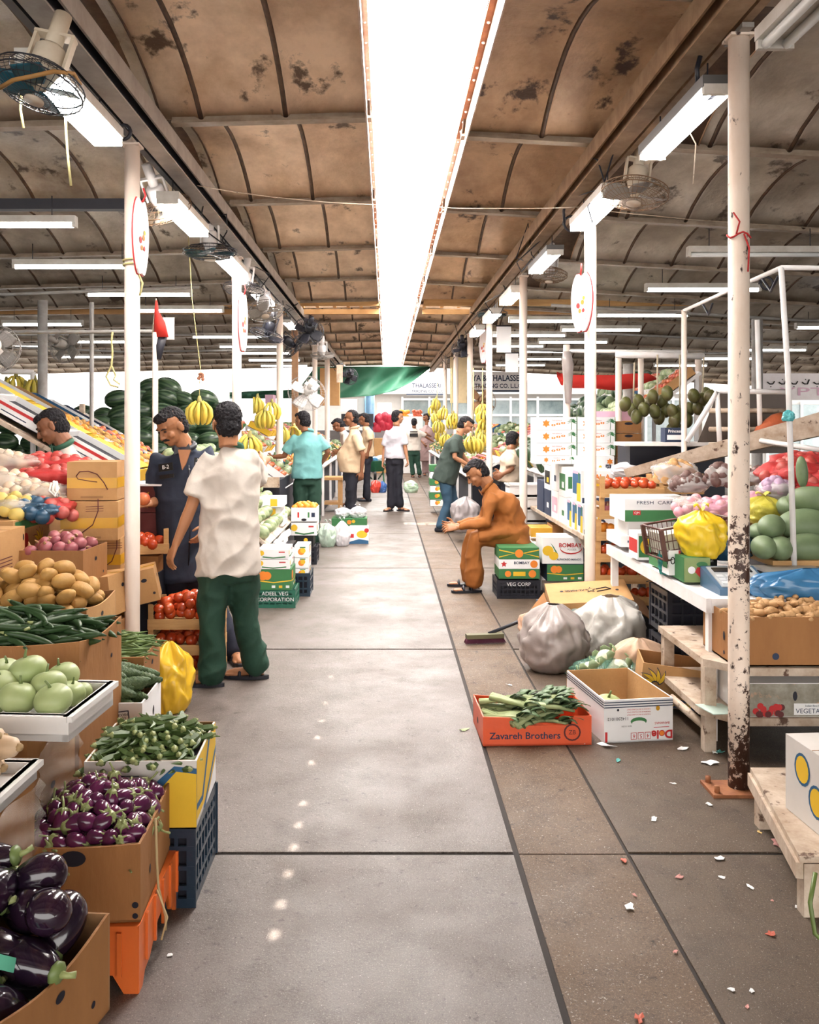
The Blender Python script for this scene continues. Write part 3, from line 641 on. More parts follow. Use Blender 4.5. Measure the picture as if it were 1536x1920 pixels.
def fan(label, loc, r=.2, rot=(0, 0, 0), m_c=None, m_b=None, m_m=None, group=None, cone=None, kind='f', bracket=.22):
    m_c = m_c or black; m_b = m_b or mat('teal_fan_blade', (.02, .10, .14), .4); m_m = m_m or white
    t = thing('cage_fan', label, 'fan', loc, 0, group); t.rotation_euler = tuple(math.radians(a) for a in rot)
    c = MB()                                                            # local -Z is where it blows
    for z, q in ((0, 1), (.03, 1.0), (-.025, .85), (-.045, .62), (-.052, .35), (.06, .75), (.075, .45)):
        c.tube([(r*q*math.cos(a), r*q*math.sin(a), z) for a in [2*PI*k/28 for k in range(28)]], .0035 if q == 1 else .002, m_c, 5, closed=True)
    for k in range(36):
        a = 2*PI*k/36; ca, sa = math.cos(a)*r, math.sin(a)*r
        c.tube([(ca*.2, sa*.2, -.054), (ca*.6, sa*.6, -.046), (ca*.88, sa*.88, -.022), (ca, sa, 0), (ca, sa, .03), (ca*.75, sa*.75, .06), (ca*.3, sa*.3, .078)], .0014, m_c, 3, cap=False)
    c.build('cage', t)
    h = MB(); h.lathe([(r*.22, -.062), (r*.22, -.052), (.0, -.050)], cone or mat('fan_badge', (.6, .5, .4), .4), n=14); h.build('badge', t)
    for k in range(4):
        b_ = MB(); a = k*PI/2; rings = []
        for q in (.12, .35, .6, .82, .9): c_ = Vector((math.cos(a), math.sin(a), 0))*r*q; s_ = Vector((-math.sin(a), math.cos(a), .35)); rings.append(rring(c_, s_*r*(.08+.26*math.sin(min(q, .86)*2.4)), Vector((0, 0, 1))*.002, 8))
        b_.loft(rings, m_b); b_.build('blade', t)
    mo = MB(); mo.lathe([(.03, .0), (.055, .075), (.062, .09), (.062, .17), (.05, .185), (.0, .19)], m_m, n=18); mo.build('motor', t)
    br = MB(); br.lathe([(.035, .18), (.035, .18+bracket)], m_m, n=12)
    if bracket > .1:
        yk = MB(); yk.box((0, 0, .24), (.162, .05, .012), m_m)
        for s_ in (-1, 1): yk.box((s_*.075, 0, .162), (.012, .04, .16), m_m)
        yk.build('yoke', t)
    br.build('bracket', t); return t

def flush_rest():
    for kind, Ms in REST.items():
        src = V[kind]; mb = MB(); vs = [v.co.copy() for v in src.data.vertices]; fs = [tuple(p.vertices) for p in src.data.polygons]; mi = src.data.materials[0]
        for M in Ms: mb.add([M @ v for v in vs], fs, mi, True)
        o = mb.build(src.name.split('.')[0]+'s'); o['kind'] = 'stuff'; tag(o, 'remaining %s crowded in the trays of the farthest stalls' % src.name.split('.')[0].replace('_', ' '), CATS[kind])
# ================================================================ people
def skinm(n, c): return mat(n, c, .5, tuple(a*.78 for a in c), 9, .6, .08, 80)
sk_a = skinm('warm_brown_skin', (.36, .155, .07)); sk_b = skinm('brown_skin', (.26, .105, .05)); sk_c = skinm('light_brown_skin', (.47, .22, .12))
hairm = mat('black_hair', (.008, .007, .009), .62, (.018, .015, .018), 60, .9, 1.0, 70, spec=.25); eyem = mat('dark_eye', (.02, .012, .01), .2); eyew = mat('eye_white', (.7, .66, .62), .3)
def cloth(n, c, k=.7, r=.8): return mat(n, c, r, tuple(a*k for a in c), 3.5, .6, .6, 11)
def hand(mb, w_, dr, nrm, m, curl=.35, size=1.0, thumb=1, spread=.06):
    d = Vector(dr).normalized(); n = Vector(nrm); n = (n-d*n.dot(d)).normalized(); s = d.cross(n)*thumb; q = size
    rings = [rring(w_+d*t*q, s*a*q, n*b*q, 12) for t, a, b in ((-.012, .022, .017), (.0, .025, .017), (.03, .035, .017), (.06, .041, .015), (.085, .040, .012), (.094, .034, .006))]
    mb.loft(rings, m)
    for i, (o, L_) in enumerate(((.034, .070), (.0115, .080), (-.0115, .074), (-.034, .057))):
        p = w_+(d*.082+s*o)*q; a = curl*(.8+.12*i); pts = [p-d*.02*q, p]; dd = (d+s*o*spread*15*.1).normalized()
        for sgm, fr in ((.45, 1), (.30, 1.3), (.25, 1.0)):
            dd = (dd*math.cos(a*fr)+n*math.sin(a*fr)).normalized(); n2 = n; p = p+dd*L_*sgm*q; pts.append(p)
        mb.tube(pts, [.0090*q, .0086*q, .0080*q, .0074*q, .0064*q], m, 8, round_=True)
    p = w_+(d*.028+s*.030)*q; dd = (d*.62+s*.72+n*.25).normalized(); pts = [p-s*.015*q, p+dd*.03*q, p+dd*.03*q+(dd+d*.5+n*curl*.8).normalized()*.030*q, p+dd*.03*q+(dd+d*.5+n*curl).normalized()*.030*q+(d+n*curl*1.5).normalized()*.024*q]
    mb.tube(pts, [.014*q, .0125*q, .0105*q, .008*q], m, 8, round_=True)
def person(label, J, skin, top, pants, voxel=.012, cat='person', hair=True, moust=False, sleeve=.8, width=(.175, .115), belly=0, collar=None, feet='sandal', hem=.0, folds=.010, bald=0, legw=1.0, curl=(.35, .35), nrm=None, group=None, extra_top=None, beard=False, legs=True, long_sleeve=False, hand_size=1.0, topname='shirt', sandm=None, hr=1.06):
    if 'an_l' not in J:
        for s_, q in (('l', -.09), ('r', .09)):
            h0 = J['hip']; ll = (J['sh_r']-J['sh_l']).normalized()*q; J['hip_'+s_] = h0+ll-Vector((0, 0, .06)); J['kn_'+s_] = Vector((h0.x+ll.x, h0.y+ll.y, h0.z*.52)); J['an_'+s_] = Vector((h0.x+ll.x, h0.y+ll.y, .09))
        legs = True
    root = thing('person', label, cat, (J['hip'].x, J['hip'].y, 0), 0, group); off = T(-J['hip'].x, -J['hip'].y, 0)
    lat = (J['sh_r']-J['sh_l']); lat.normalize(); up = (J['neck']-J['hip']).normalized(); fw = up.cross(lat).normalized()      # sh_r is the person's own right, fw is forward
    face = Vector(J['face']).normalized(); hup = Vector(J.get('hup', (0, 0, 1))); hx = face.cross(hup).normalized(); hup = hx.cross(face).normalized()
    H = off @ T(J['head']) @ Matrix((hx, face, hup)).transposed().to_4x4() @ Matrix.Scale(hr, 4)
    # head
    hb = MB(); hb.X = H
    hb.ell((0, -.012, .030), (.075, .095, .083), skin); hb.ell((0, .016, -.030), (.059, .072, .080), skin); hb.ell((0, .052, -.088), (.026, .024, .020), skin)
    hb.ell((0, .045, -.07), (.042, .035, .03), skin)
    hb.tube([(0, .080, .018), (0, .099, -.018), (0, .104, -.030)], [.007, .0115, .012], skin, 8, round_=True); hb.ell((-.012, .093, -.034), (.008, .010, .007), skin); hb.ell((.012, .093, -.034), (.008, .010, .007), skin)
    hb.ell((0, .074, .026), (.046, .018, .011), skin); hb.ell((-.04, .055, -.03), (.020, .024, .022), skin); hb.ell((.04, .055, -.03), (.020, .024, .022), skin)
    hb.ell((0, .082, -.057), (.022, .013, .006), skin); hb.ell((0, .081, -.067), (.019, .013, .007), skin)
    for s_ in (-1, 1): hb.ell((s_*.076, -.008, -.012), (.009, .020, .033), skin, X=Rot(0, 0, s_*18))
    hb.tube([(0, -.02, -.05), (0, -.03, -.14)], [.055, .056], skin, 14)
    bb = hb; bb.X = off
    nk = J['neck']; hd = J['head']; bb.tube([hd+hup*-.05-face*.02, nk, nk-up*.06], [.052, .054, .052], skin, 14)
    mid_ = J.get('mid') or nk.lerp(J['hip'], .5); bb.tube([nk-up*.04, nk-up*.16, mid_, J['hip']], [.05, .075, .085, .08], skin, 12)
    for s_ in 'lr':
        sh, el, wr = J['sh_'+s_], J['el_'+s_], J['wr_'+s_]; a = (wr-el)
        bb.tube([nk-up*.10+(sh-nk)*.4, sh-up*.01, sh.lerp(el, .35), el, el+a*.3, wr], [.045, .045, .043, .036, .036, .023], skin, 12, round_=True)
        if legs and not long_sleeve and 'an_'+s_ in J:
            kn, an = J['kn_'+s_], J['an_'+s_]; bb.tube([kn, an], [.05, .036], skin, 10, round_=True)
            t = Vector(J.get('toe_'+s_, fw)); t.z = 0; t.normalize(); g = Vector((an.x, an.y, J.get('fz_'+s_, .012)))
            bb.tube([Vector((an.x, an.y, g.z+.07)), g+t*-.03+Vector((0, 0, .035)), g+t*.06+Vector((0, 0, .03)), g+t*.13+Vector((0, 0, .018)), g+t*.17+Vector((0, 0, .016))], [.036, .036, .036, .038, .026], skin, 12, round_=True, sq=.8)
    hn = bb
    for i, s_ in enumerate('lr'):
        el, wr = J['el_'+s_], J['wr_'+s_]; hdir = J.get('hd_'+s_, (wr-el).normalized()); n = J.get('hn_'+s_, lat*(1 if s_ == 'l' else -1))
        hand(hn, wr, hdir, n, skin, J.get('curl_'+s_, .35), hand_size*1.02, -1 if s_ == 'l' else 1)
        if legs and 'an_'+s_ in J and feet == 'sandal':
            an = J['an_'+s_]; t = Vector(J.get('toe_'+s_, fw)); t.z = 0; t.normalize(); q = t.cross(Vector((0, 0, 1))); g = Vector((an.x, an.y, J.get('fz_'+s_, .012)))
            for k in range(5): a0 = g+t*.15+q*(k-2)*.017+Vector((0, 0, .014)); hn.tube([a0-t*.03, a0, a0+t*(.032-.004*abs(k-1)), a0+t*(.045-.005*abs(k-1))], [.010, .010, .009, .007], skin, 7, round_=True)
    meshobj('body', evalmesh(bb, .0052 if voxel < .012 else .008, 1), [skin], root)
    # face parts
    for s_ in (-1, 1):
        e = MB(); e.X = H; e.ell((s_*.029, .079, .004), (.0125, .008, .006), eyem, nu=8, nv=6); e.build('eye', root)
        e = MB(); e.X = H; e.tube([(s_*.014, .090, .020), (s_*.03, .089, .026), (s_*.048, .076, .019)], [.003, .0045, .002], hairm, 6); e.build('eyebrow', root)
    if moust: q = MB(); q.X = H; q.tube([(-.030, .080, -.054), (-.012, .094, -.046), (0, .095, -.044), (.012, .094, -.046), (.030, .080, -.054)], [.003, .008, .006, .008, .003], hairm, 8, round_=True); q.build('moustache', root)
    if hair:
        q = MB(); q.X = H
        def hf(p):
            k = 1.0
            if p.y > .1: lim = .42+.25*bald; k = 1 if p.z > lim else max(.62, 1-(lim-p.z)*1.5)
            if abs(p.y) <= .35 and p.z < -.1 and abs(p.x) > .4: k = min(k, .90)
            if p.z < -.55: k = min(k, .95+.2*(p.z+.55))
            return p*k
        q.ell((0, -.020, .030), (.082, .098, .092), hairm, nu=28, nv=20, fn=hf); q.ell((0, -.045, -.025), (.070, .070, .075), hairm, nu=20, nv=12)
        if not bald: q.ell((0, .035, .078), (.062, .052, .034), hairm)
        meh = evalmesh(q, .0055, 0, .0075, .020); meshobj('hair', meh, [hairm], root)
    if beard: q = MB(); q.X = H; q.ell((0, .045, -.085), (.05, .045, .035), hairm); q.build('beard', root)
    # top
    tb = MB(); tb.X = off; w_, dp = width; hp = J['hip']; bend = J.get('mid')
    mid = bend or hp.lerp(nk, .42)
    hemp = hp - (mid-hp).normalized()*.05 - up*hem
    sc_ = (J['sh_l']+J['sh_r'])/2
    hf_ = J.get('hipfw', fw); lat2 = J.get('hiplat', lat)
    rings = [rring(hemp, lat2*w_*1.06, hf_*dp*(1.25+belly*.3), 20), rring(hp+(mid-hp)*.1, lat2*w_*1.03, hf_*dp*(1.2+belly*.5), 20), rring(mid-(mid-hp)*.35+hf_*belly*.05, lat2*w_*.96, hf_*dp*(1.05+belly), 20), rring(mid+fw*belly*.05, lat*w_*.95, fw*dp*(1.02+belly*.9), 20),
             rring(mid.lerp(sc_, .5), lat*w_*1.0, fw*dp*1.08, 20), rring(mid.lerp(sc_, .8), lat*w_*1.02, fw*dp*1.0, 20), rring(sc_+up*.012, lat*w_*.80, fw*dp*.74, 20), rring(nk-up*.035, lat*.085, fw*.078, 20), rring(nk+up*.002, lat*.066, fw*.064, 20)]
    tb.loft(rings, top)
    for s_ in 'lr':
        sh, el, wr = J['sh_'+s_], J['el_'+s_], J['wr_'+s_]; c0 = nk-up*.11+(sh-nk)*.45
        if long_sleeve: tb.tube([c0, sh-up*.01, sh.lerp(el, .5), el, el.lerp(wr, .5), el.lerp(wr, .93)], [.07, .068, .064, .060, .052, .042], top, 14, round_=False)
        else: tb.tube([c0, sh-up*.01, sh.lerp(el, .35), sh.lerp(el, sleeve*.8), sh.lerp(el, sleeve)], [.075, .070, .069, .073, .075], top, 14)
    if extra_top: extra_top(tb, top, off)
    mt_ = evalmesh(tb, max(voxel, .010), 9, folds, .10); so = meshobj(topname, mt_, [top], root)
    if collar:
        q = MB(); q.X = off; ring = [nk+up*(.002)+lat*.064*math.cos(a)+fw*(.062*math.sin(a))-fw*0+up*(-.022*math.sin(a)) for a in [2*PI*k/24 for k in range(24)]]
        q.tube(ring, .020, collar, 8, closed=True)
        for k in (-1, 1): q.prism([(0, 0), (k*.06, .01), (k*.045, -.05)], .006, collar, T(nk+fw*.082-up*.03) @ frame(fw, lat))
        q.build('collar', so)
    if legs:
        lb = MB(); lb.X = off; hl, hr_ = J['hip_l'], J['hip_r']; lb.loft([rring(hp+Vector((0, 0, .0)), lat2*w_*.78, hf_*dp*.9, 18), rring(hp-Vector((0, 0, .06)), lat2*w_*.88, hf_*dp*1.0, 18), rring((hl+hr_)/2-Vector((0, 0, .05)), lat2*w_*.9, hf_*dp*1.0, 18)], pants)
        for s_ in 'lr':
            hh, kn, an = J['hip_'+s_], J['kn_'+s_], J['an_'+s_]; a_ = an-kn
            lb.tube([hh-Vector((0, 0, .02)), hh.lerp(kn, .4), kn, kn+a_*.4, kn+a_*.97], [.093*legw, .092*legw, .074*legw, .072*legw, .075*legw], pants, 14, round_=True)
        mp_ = evalmesh(lb, max(voxel, .011), 6, folds*.9, .15); meshobj('trousers', mp_, [pants], root)
        for s_ in 'lr':
            an = J['an_'+s_]; t = Vector(J.get('toe_'+s_, fw)); t.z = 0; t.normalize(); g = Vector((an.x, an.y, J.get('fz_'+s_, .012)-.012)); q = MB(); fr = off @ T(g) @ frame((0, 0, 1), t); q.X = fr; sm = sandm or black
            out = [(-.075+.29*(.5-.5*math.cos(a)) , .046*math.sin(a)*(1+.25*(-math.cos(a)))) for a in [2*PI*k/20 for k in range(20)]]
            if feet == 'sandal':
                q.prism(out, .022, sm)
                for xx, wz in ((.03, .055), (.10, .040)): q.tube([(xx, -.043, .015), (xx, -.03, wz), (xx, 0, wz+.016), (xx, .03, wz), (xx, .043, .015)], .011, sm, 6)
                q.build('sandal', root)
            else:
                q.loft([rring(Vector((x, 0, .03)), Vector((0, w2, 0)), Vector((0, 0, h2)), 12) for x, w2, h2 in ((-.085, .02, .02), (-.07, .036, .035), (0, .040, .048), (.08, .046, .035), (.17, .042, .027), (.205, .02, .015))], sm); q.build('shoe', root)
    return root
def J_(d, **k):
    out = {}
    for n, v in k.items():
        if n in ('face', 'hup', 'toe_l', 'toe_r', 'hn_l', 'hn_r', 'hd_l', 'hd_r', 'hipfw', 'hiplat'): out[n] = Vector(v)
        elif not hasattr(v, '__len__'): out[n] = v
        else: out[n] = P(v[0], v[1], d+(v[2] if len(v) > 2 else 0))
    return out
c_white = cloth('off_white_cotton', (.60, .54, .48), .8); c_green = cloth('bottle_green_cotton', (.020, .065, .042), .5); c_navy = cloth('navy_work_cotton', (.026, .035, .062), .6); c_navy2 = cloth('dark_navy_cotton', (.012, .014, .030), .6)
c_teal = cloth('aqua_polo_cotton', (.17, .42, .42), .8); c_beige = cloth('beige_polo_cotton', (.62, .46, .30), .8); c_black = cloth('black_trouser_cloth', (.016, .016, .026), .6); c_lilac = cloth('pale_lilac_shirt', (.60, .58, .64), .85)
c_rust = cloth('rust_cotton', (.33, .11, .02), .6); c_tee = cloth('dark_grey_green_jersey', (.045, .065, .055), .6); c_jean = cloth('blue_denim', (.035, .085, .14), .6); c_mauve = cloth('mauve_robe_cloth', (.36, .24, .23), .8)
green_col = cloth('green_collar_cloth', (.03, .10, .06), .7)
def make_people():
    # white shirt, seen from behind
    J = J_(5.3, head=(426, 793), neck=(432, 838), sh_l=(390, 862, .05), sh_r=(473, 858, -.02), el_l=(358, 952, -.03), wr_l=(329, 1022, -.06), el_r=(486, 905, .22), wr_r=(494, 868, .42), hip=(428, 1055), mid=(432, 960),
           hip_l=(402, 1075), hip_r=(455, 1075, .06), kn_l=(398, 1165, -.02), kn_r=(460, 1160, .12), an_l=(398, 1268), an_r=(482, 1245, .16), face=(-.35, .9, -.12), toe_l=(-1, .12, 0), toe_r=(-1, .1, 0), hn_l=(.7, .5, 0), hn_r=(-.5, 0, -.8), fz_r=.014, curl_l=.5)
    person('person in off-white shirt with green collar and green trousers, seen from behind', J, sk_a, c_white, c_green, .009, width=(.195, .125), collar=green_col, sleeve=.78, folds=.020, legw=1.12, hem=.02)
    # navy shirt looking down at a tomato
    J = J_(5.9, head=(321, 800, -.06), neck=(346, 838), sh_r=(292, 862, .02), sh_l=(392, 850, .05), el_r=(294, 940, .03), wr_r=(281, 944, -.20), el_l=(408, 935, .02), wr_l=(385, 985, -.1), hip=(348, 1045), mid=(343, 955),
           hip_r=(328, 1065), hip_l=(368, 1065), kn_r=(330, 1145), kn_l=(405, 1150, .02), an_r=(332, 1225), an_l=(440, 1222, 0), face=(-.50, -.72, -.48), hup=(-.25, -.2, .9), toe_l=(.35, -.9, 0), toe_r=(-.4, -.9, 0), hd_r=(-.75, -.6, .05), hn_r=(.2, -.5, .85), curl_r=.55, curl_l=.4)
    r = person('person in navy work shirt with name patches, looking down at the tomato he holds', J, sk_a, c_navy, c_navy2, .009, moust=True, width=(.19, .12), collar=black, sleeve=.72, legw=1.15, hem=.10)
    sh = [o for o in r.children if o.name.startswith('shirt')][0]
    off = T(-r.location)
    for (px, py, w_, h_, lines, dd) in ((311, 876, .10, .05, ['B-2'], -.150), (381, 866, .115, .05, ['سوق', 'FISH MARKET'], -.125)):
        q = MB(); q.X = off @ T(P(px, py, 5.9+dd)) @ Rot(84, 0, -14 if px < 340 else 8) @ Rot(0, 0, 8 if px < 340 else -4)
        q.box((0, 0, 0), (w_, h_, .006), m_blk); q.box((0, -.06, -.003), (w_, .025, .006), m_blk)
        if len(lines) == 1: txt(q, Matrix(), 0, 0, lines[0], .036, m_wht, .004, bold=.01)
        else:
            for k in range(5): q.tube([(-.04+.018*k, .008, .004), (-.036+.018*k, .013 if k % 2 else .019, .004), (-.028+.018*k, .008, .004)], .0018, m_wht, 5)
            txt(q, Matrix(), 0, -.012, lines[1], .016, m_wht, .004, bold=.01)
        q.build('patch', sh)
    q = MB(); q.X = off; q.tube([P(354, 872, 5.9-.135), P(356, 930, 5.9-.135), P(356, 1000, 5.9-.135), P(354, 1060, 5.9-.13)], .012, mat('black_placket', (.012, .012, .02), .5), 6, sq=.4)
    q.build('placket', sh)
    for py in (880, 910, 940): q = MB(); q.X = off; q.ell(P(355, py, 5.9-.152), .006, steel, nu=8, nv=5); q.build('button', sh)
    # neck opening shows skin
    q = MB(); q.X = off @ T(P(345, 858, 5.9-.112)) @ Rot(72, 0, -6); q.prism([(-.042, .05), (.042, .05), (.020, -.045), (.0, -.085)], .012, sk_a); q.build('open_neckline', r)
    # aqua polo
    J = J_(11.5, head=(567, 789), neck=(577, 808), sh_l=(551, 822, .03), sh_r=(602, 822), el_l=(533, 855, .05), wr_l=(512, 857, .1), el_r=(615, 848, .0), wr_r=(604, 868, .08), hip=(576, 890), mid=(578, 850), hip_l=(564, 902), hip_r=(589, 902), kn_l=(563, 960), kn_r=(590, 960), an_l=(563, 1015), an_r=(590, 1015), face=(-.75, .6, -.2), hn_r=(-1, 0, 0))
    person('person in aqua polo shirt and green trousers reaching left to the melons', J, sk_b, c_teal, c_green, .013, width=(.20, .13), collar=c_teal, folds=.012, legw=1.1)
    # beige polo in profile
    J = J_(13.6, head=(658, 784), neck=(665, 802), sh_l=(667, 818, -.17), sh_r=(664, 818, .17), el_l=(681, 853, -.22), wr_l=(678, 884, -.22), el_r=(672, 853, .22), wr_r=(665, 884, .2), hip=(660, 880), mid=(660, 850), hip_l=(660, 895, -.09), hip_r=(659, 895, .09), kn_l=(658, 935, -.09), kn_r=(656, 935, .09), an_l=(661, 978, -.10), an_r=(652, 975, .10), face=(-1, -.15, -.05), hup=(.06, 0, 1))
    person('person in beige polo shirt and black trousers standing in profile facing left', J, sk_b, c_beige, c_black, .013, width=(.19, .14), belly=.45, collar=c_beige, feet='shoe', bald=1, moust=True)
    # walker with plastic bags
    J = J_(16.0, head=(746, 782), neck=(744, 799), sh_l=(727, 811, -.02), sh_r=(756, 812, -.05), el_l=(721, 842, .02), wr_l=(718, 866, .0), el_r=(760, 840, -.08), wr_r=(764, 862, -.1), hip=(740, 855), mid=(739, 830), hip_l=(733, 865), hip_r=(747, 865), kn_l=(734, 908), kn_r=(746, 908), an_l=(733, 949), an_r=(750, 947), face=(.85, .5, -.05), toe_l=(-.6, -.8, 0), toe_r=(.8, -.6, 0), curl_l=.9, curl_r=.9)
    person('person in pale lilac shirt and black trousers carrying plastic bags in both hands', J, sk_c, c_lilac, c_black, .015, width=(.185, .125), legw=1.05)
    # far man, back print
    J = J_(26.0, head=(777, 792), neck=(777, 803), sh_l=(765, 810), sh_r=(789, 810), el_l=(757, 826), wr_l=(762, 838), el_r=(800, 820), wr_r=(813, 828, .1), hip=(776, 842), mid=(777, 826), hip_l=(771, 850), hip_r=(782, 850), kn_l=(772, 868), kn_r=(784, 868), an_l=(774, 888), an_r=(787, 888), face=(.2, 1, 0))
    r = person('person in white shirt with black back print and green trousers at the far end', J, sk_b, c_white, c_green, .02, width=(.21, .13))
    q = MB(); X = T(-r.location) @ T(P(776, 813, 25.83)) @ Rot(90); rect(q, X, 0, .05, .22, .04, m_blk, .0); rect(q, X, 0, -.04, .24, .10, m_blk, 0); q.build('back_print', r)
    # robe
    J = J_(27.0, head=(799, 783), neck=(800, 797), sh_l=(813, 806), sh_r=(788, 806), el_l=(814, 822), wr_l=(803, 815, -.2), el_r=(787, 822), wr_r=(795, 832, -.2), hip=(800, 846), mid=(800, 822), hip_l=(805, 852), hip_r=(795, 852), kn_l=(805, 868), kn_r=(795, 868), an_l=(806, 886), an_r=(796, 886), face=(-.8, -.4, -.1))
    person('person in mauve robe standing beyond the man with the back print', J, sk_b, c_mauve, c_mauve, .02, width=(.24, .16), hem=.25, topname='robe', feet='sandal')
    # dark tee bending
    J = J_(13.0, head=(874, 797), neck=(861, 815), sh_r=(852, 828, -.17), sh_l=(857, 826, .17), el_r=(853, 858, -.22), wr_r=(880, 873, -.15), el_l=(868, 855, .22), wr_l=(885, 876, .2), hip=(836, 890), mid=(845, 858), hip_r=(834, 900, -.09), hip_l=(838, 900, .09), kn_r=(840, 942, -.1), kn_l=(852, 940, .1), an_r=(826, 987, -.12), an_l=(846, 983, .12), face=(.85, -.05, -.5), hup=(.5, 0, .85), curl_r=.8)
    person('person in dark grey-green t-shirt and jeans leaning over a bag', J, sk_c, c_tee, c_jean, .013, width=(.19, .14), belly=.2, sleeve=.75, feet='shoe', legw=.95, hem=.06, topname='t_shirt')
    # seated man in rust
    def tail(tb, m, off):
        d = 8.4; tb.ell(P(955, 972, d), (.155, .17, .15), m);  tb.loft([rring(P(972, 985, d), Vector((.09, 0, .02)), Vector((0, .2, 0)), 16), rring(P(968, 1010, d), Vector((.12, 0, .03)), Vector((0, .22, 0)), 16), rring(P(985, 1022, d), Vector((.09, 0, -.02)), Vector((0, .20, 0)), 16), rring(P(998, 1027, d), Vector((.03, 0, -.01)), Vector((0, .17, 0)), 16)], m)
        tb.loft([rring(P(975, 998, d-.05), Vector((0, .14, 0)), Vector((0, 0, .10)), 14), rring(P(930, 998, d-.05), Vector((0, .22, 0)), Vector((0, 0, .10)), 14), rring(P(893, 1004, d-.05), Vector((0, .21, 0)), Vector((0, 0, .085)), 14)], m)
    J = J_(8.4, head=(893, 887, -.02), neck=(914, 912), sh_l=(921, 932, -.15), sh_r=(921, 928, .15), el_l=(913, 978, -.22), wr_l=(858, 989, -.14), el_r=(905, 975, .2), wr_r=(856, 986, .08), hip=(968, 990), mid=(954, 953), hip_l=(968, 1000, -.1), hip_r=(968, 1000, .1), kn_l=(891, 1010, -.14), kn_r=(884, 1006, .16), an_l=(889, 1088, -.14), an_r=(880, 1080, .18),
           face=(-.78, -.1, -.62), hup=(-.6, 0, .8), hipfw=(-.45, 0, .25), toe_l=(-1, -.1, 0), toe_r=(-1, 0, 0), hd_l=(-1, 0, .0), hd_r=(-1, 0, 0), hn_l=(0, .6, -.5), hn_r=(0, -.7, .3), curl_l=.5, curl_r=.5)
    person('person in rust kurta and matching loose trousers sitting bent forward on a crate', J, sk_a, c_rust, c_rust, .011, width=(.19, .135), long_sleeve=True, extra_top=tail, legw=1.25, folds=.017, hem=.0, topname='kurta', collar=c_rust, beard=False)
    # seller at the left display
    J = J_(6.4, head=(96, 800), neck=(118, 834), sh_l=(136, 862, -.12), sh_r=(118, 852, .15), el_l=(140, 925, -.12), wr_l=(110, 950, -.2), el_r=(110, 910, .2), wr_r=(80, 930, .1), hip=(140, 1005), mid=(133, 930), face=(-.8, -.25, -.45), hup=(-.4, 0, .9))
    person('person in white shirt with green collar bending behind the red onion nets', J, sk_b, c_white, c_green, .011, width=(.18, .12), collar=green_col, legs=False)
    J = J_(18.0, head=(682, 786), neck=(686, 799), sh_l=(690, 808, -.15), sh_r=(688, 808, .15), el_l=(695, 830, -.2), wr_l=(690, 848, -.2), el_r=(690, 830, .2), wr_r=(686, 848, .2), hip=(688, 852), mid=(689, 830), hip_l=(688, 860, -.09), hip_r=(688, 860, .09), kn_l=(688, 890, -.09), kn_r=(688, 890, .09), an_l=(689, 935, -.1), an_r=(687, 932, .1), face=(-1, .1, -.25))
    person('person in cream polo shirt standing behind the man in beige', J, sk_b, c_beige, c_black, .017, width=(.19, .13), feet='shoe')
    J = J_(17.0, head=(633, 797), neck=(642, 808), sh_l=(648, 816, -.15), sh_r=(646, 815, .15), el_l=(648, 838, -.2), wr_l=(635, 845, -.15), el_r=(644, 838, .2), wr_r=(632, 846, .2), hip=(662, 862), mid=(655, 838), face=(-.8, -.2, -.5), hup=(-.4, 0, .9))
    person('person in white shirt stooping over vegetables left of the man in beige', J, sk_b, c_white, c_black, .017, width=(.18, .12), legs=False)
    J = J_(12.0, head=(962, 826, .1), neck=(958, 842), sh_l=(955, 853, -.15), sh_r=(957, 851, .15), el_l=(960, 880, -.2), wr_l=(945, 888, -.2), el_r=(955, 876, .2), wr_r=(940, 884, .15), hip=(953, 896), mid=(956, 874), face=(.5, .6, -.2))
    person('person in pale cream clothes sitting behind the fourth right-hand post', J, sk_b, cloth('cream_cloth', (.62, .50, .38), .85), c_black, .014, width=(.18, .13), legs=False)
if 1: make_people()
# ================================================================ left side, near to far
def banana_box_print(mb, w_, d, h):
    X = FX(w_, d, h, 'f'); poly(mb, X, [(-.02*w_, -h*.5), (w_*.5, -h*.5), (w_*.5, h*.38), (w_*.30, h*.42), (-.05*w_, -.02)], m_blu, .001); poly(mb, X, [(.04*w_, -h*.5), (w_*.5, -h*.5), (w_*.5, h*.30), (w_*.32, h*.34), (.0, -.05)], m_yel, .0016)
    for k in range(4): rect(mb, X, -w_*.15, h*.28-k*.012, .10, .003, m_ink)
    X = FX(w_, d, h, 'r'); rect(mb, X, 0, .01, d, h*.98-.02, m_yel, .001); poly(mb, X, [(-d*.5, -h*.15), (-d*.25, -h*.2), (d*.1, h*.5), (d*.2, h*.5), (-d*.2, -h*.3), (-d*.5, -h*.25)], m_blu); poly(mb, X, [(-d*.1, -h*.5), (d*.5, h*.0), (d*.5, h*.12), (-d*.18, -h*.46)], m_blu); poly(mb, X, [(-.05*d, -h*.5), (d*.5, -h*.5), (d*.5, -.02)], m_wht, .002)
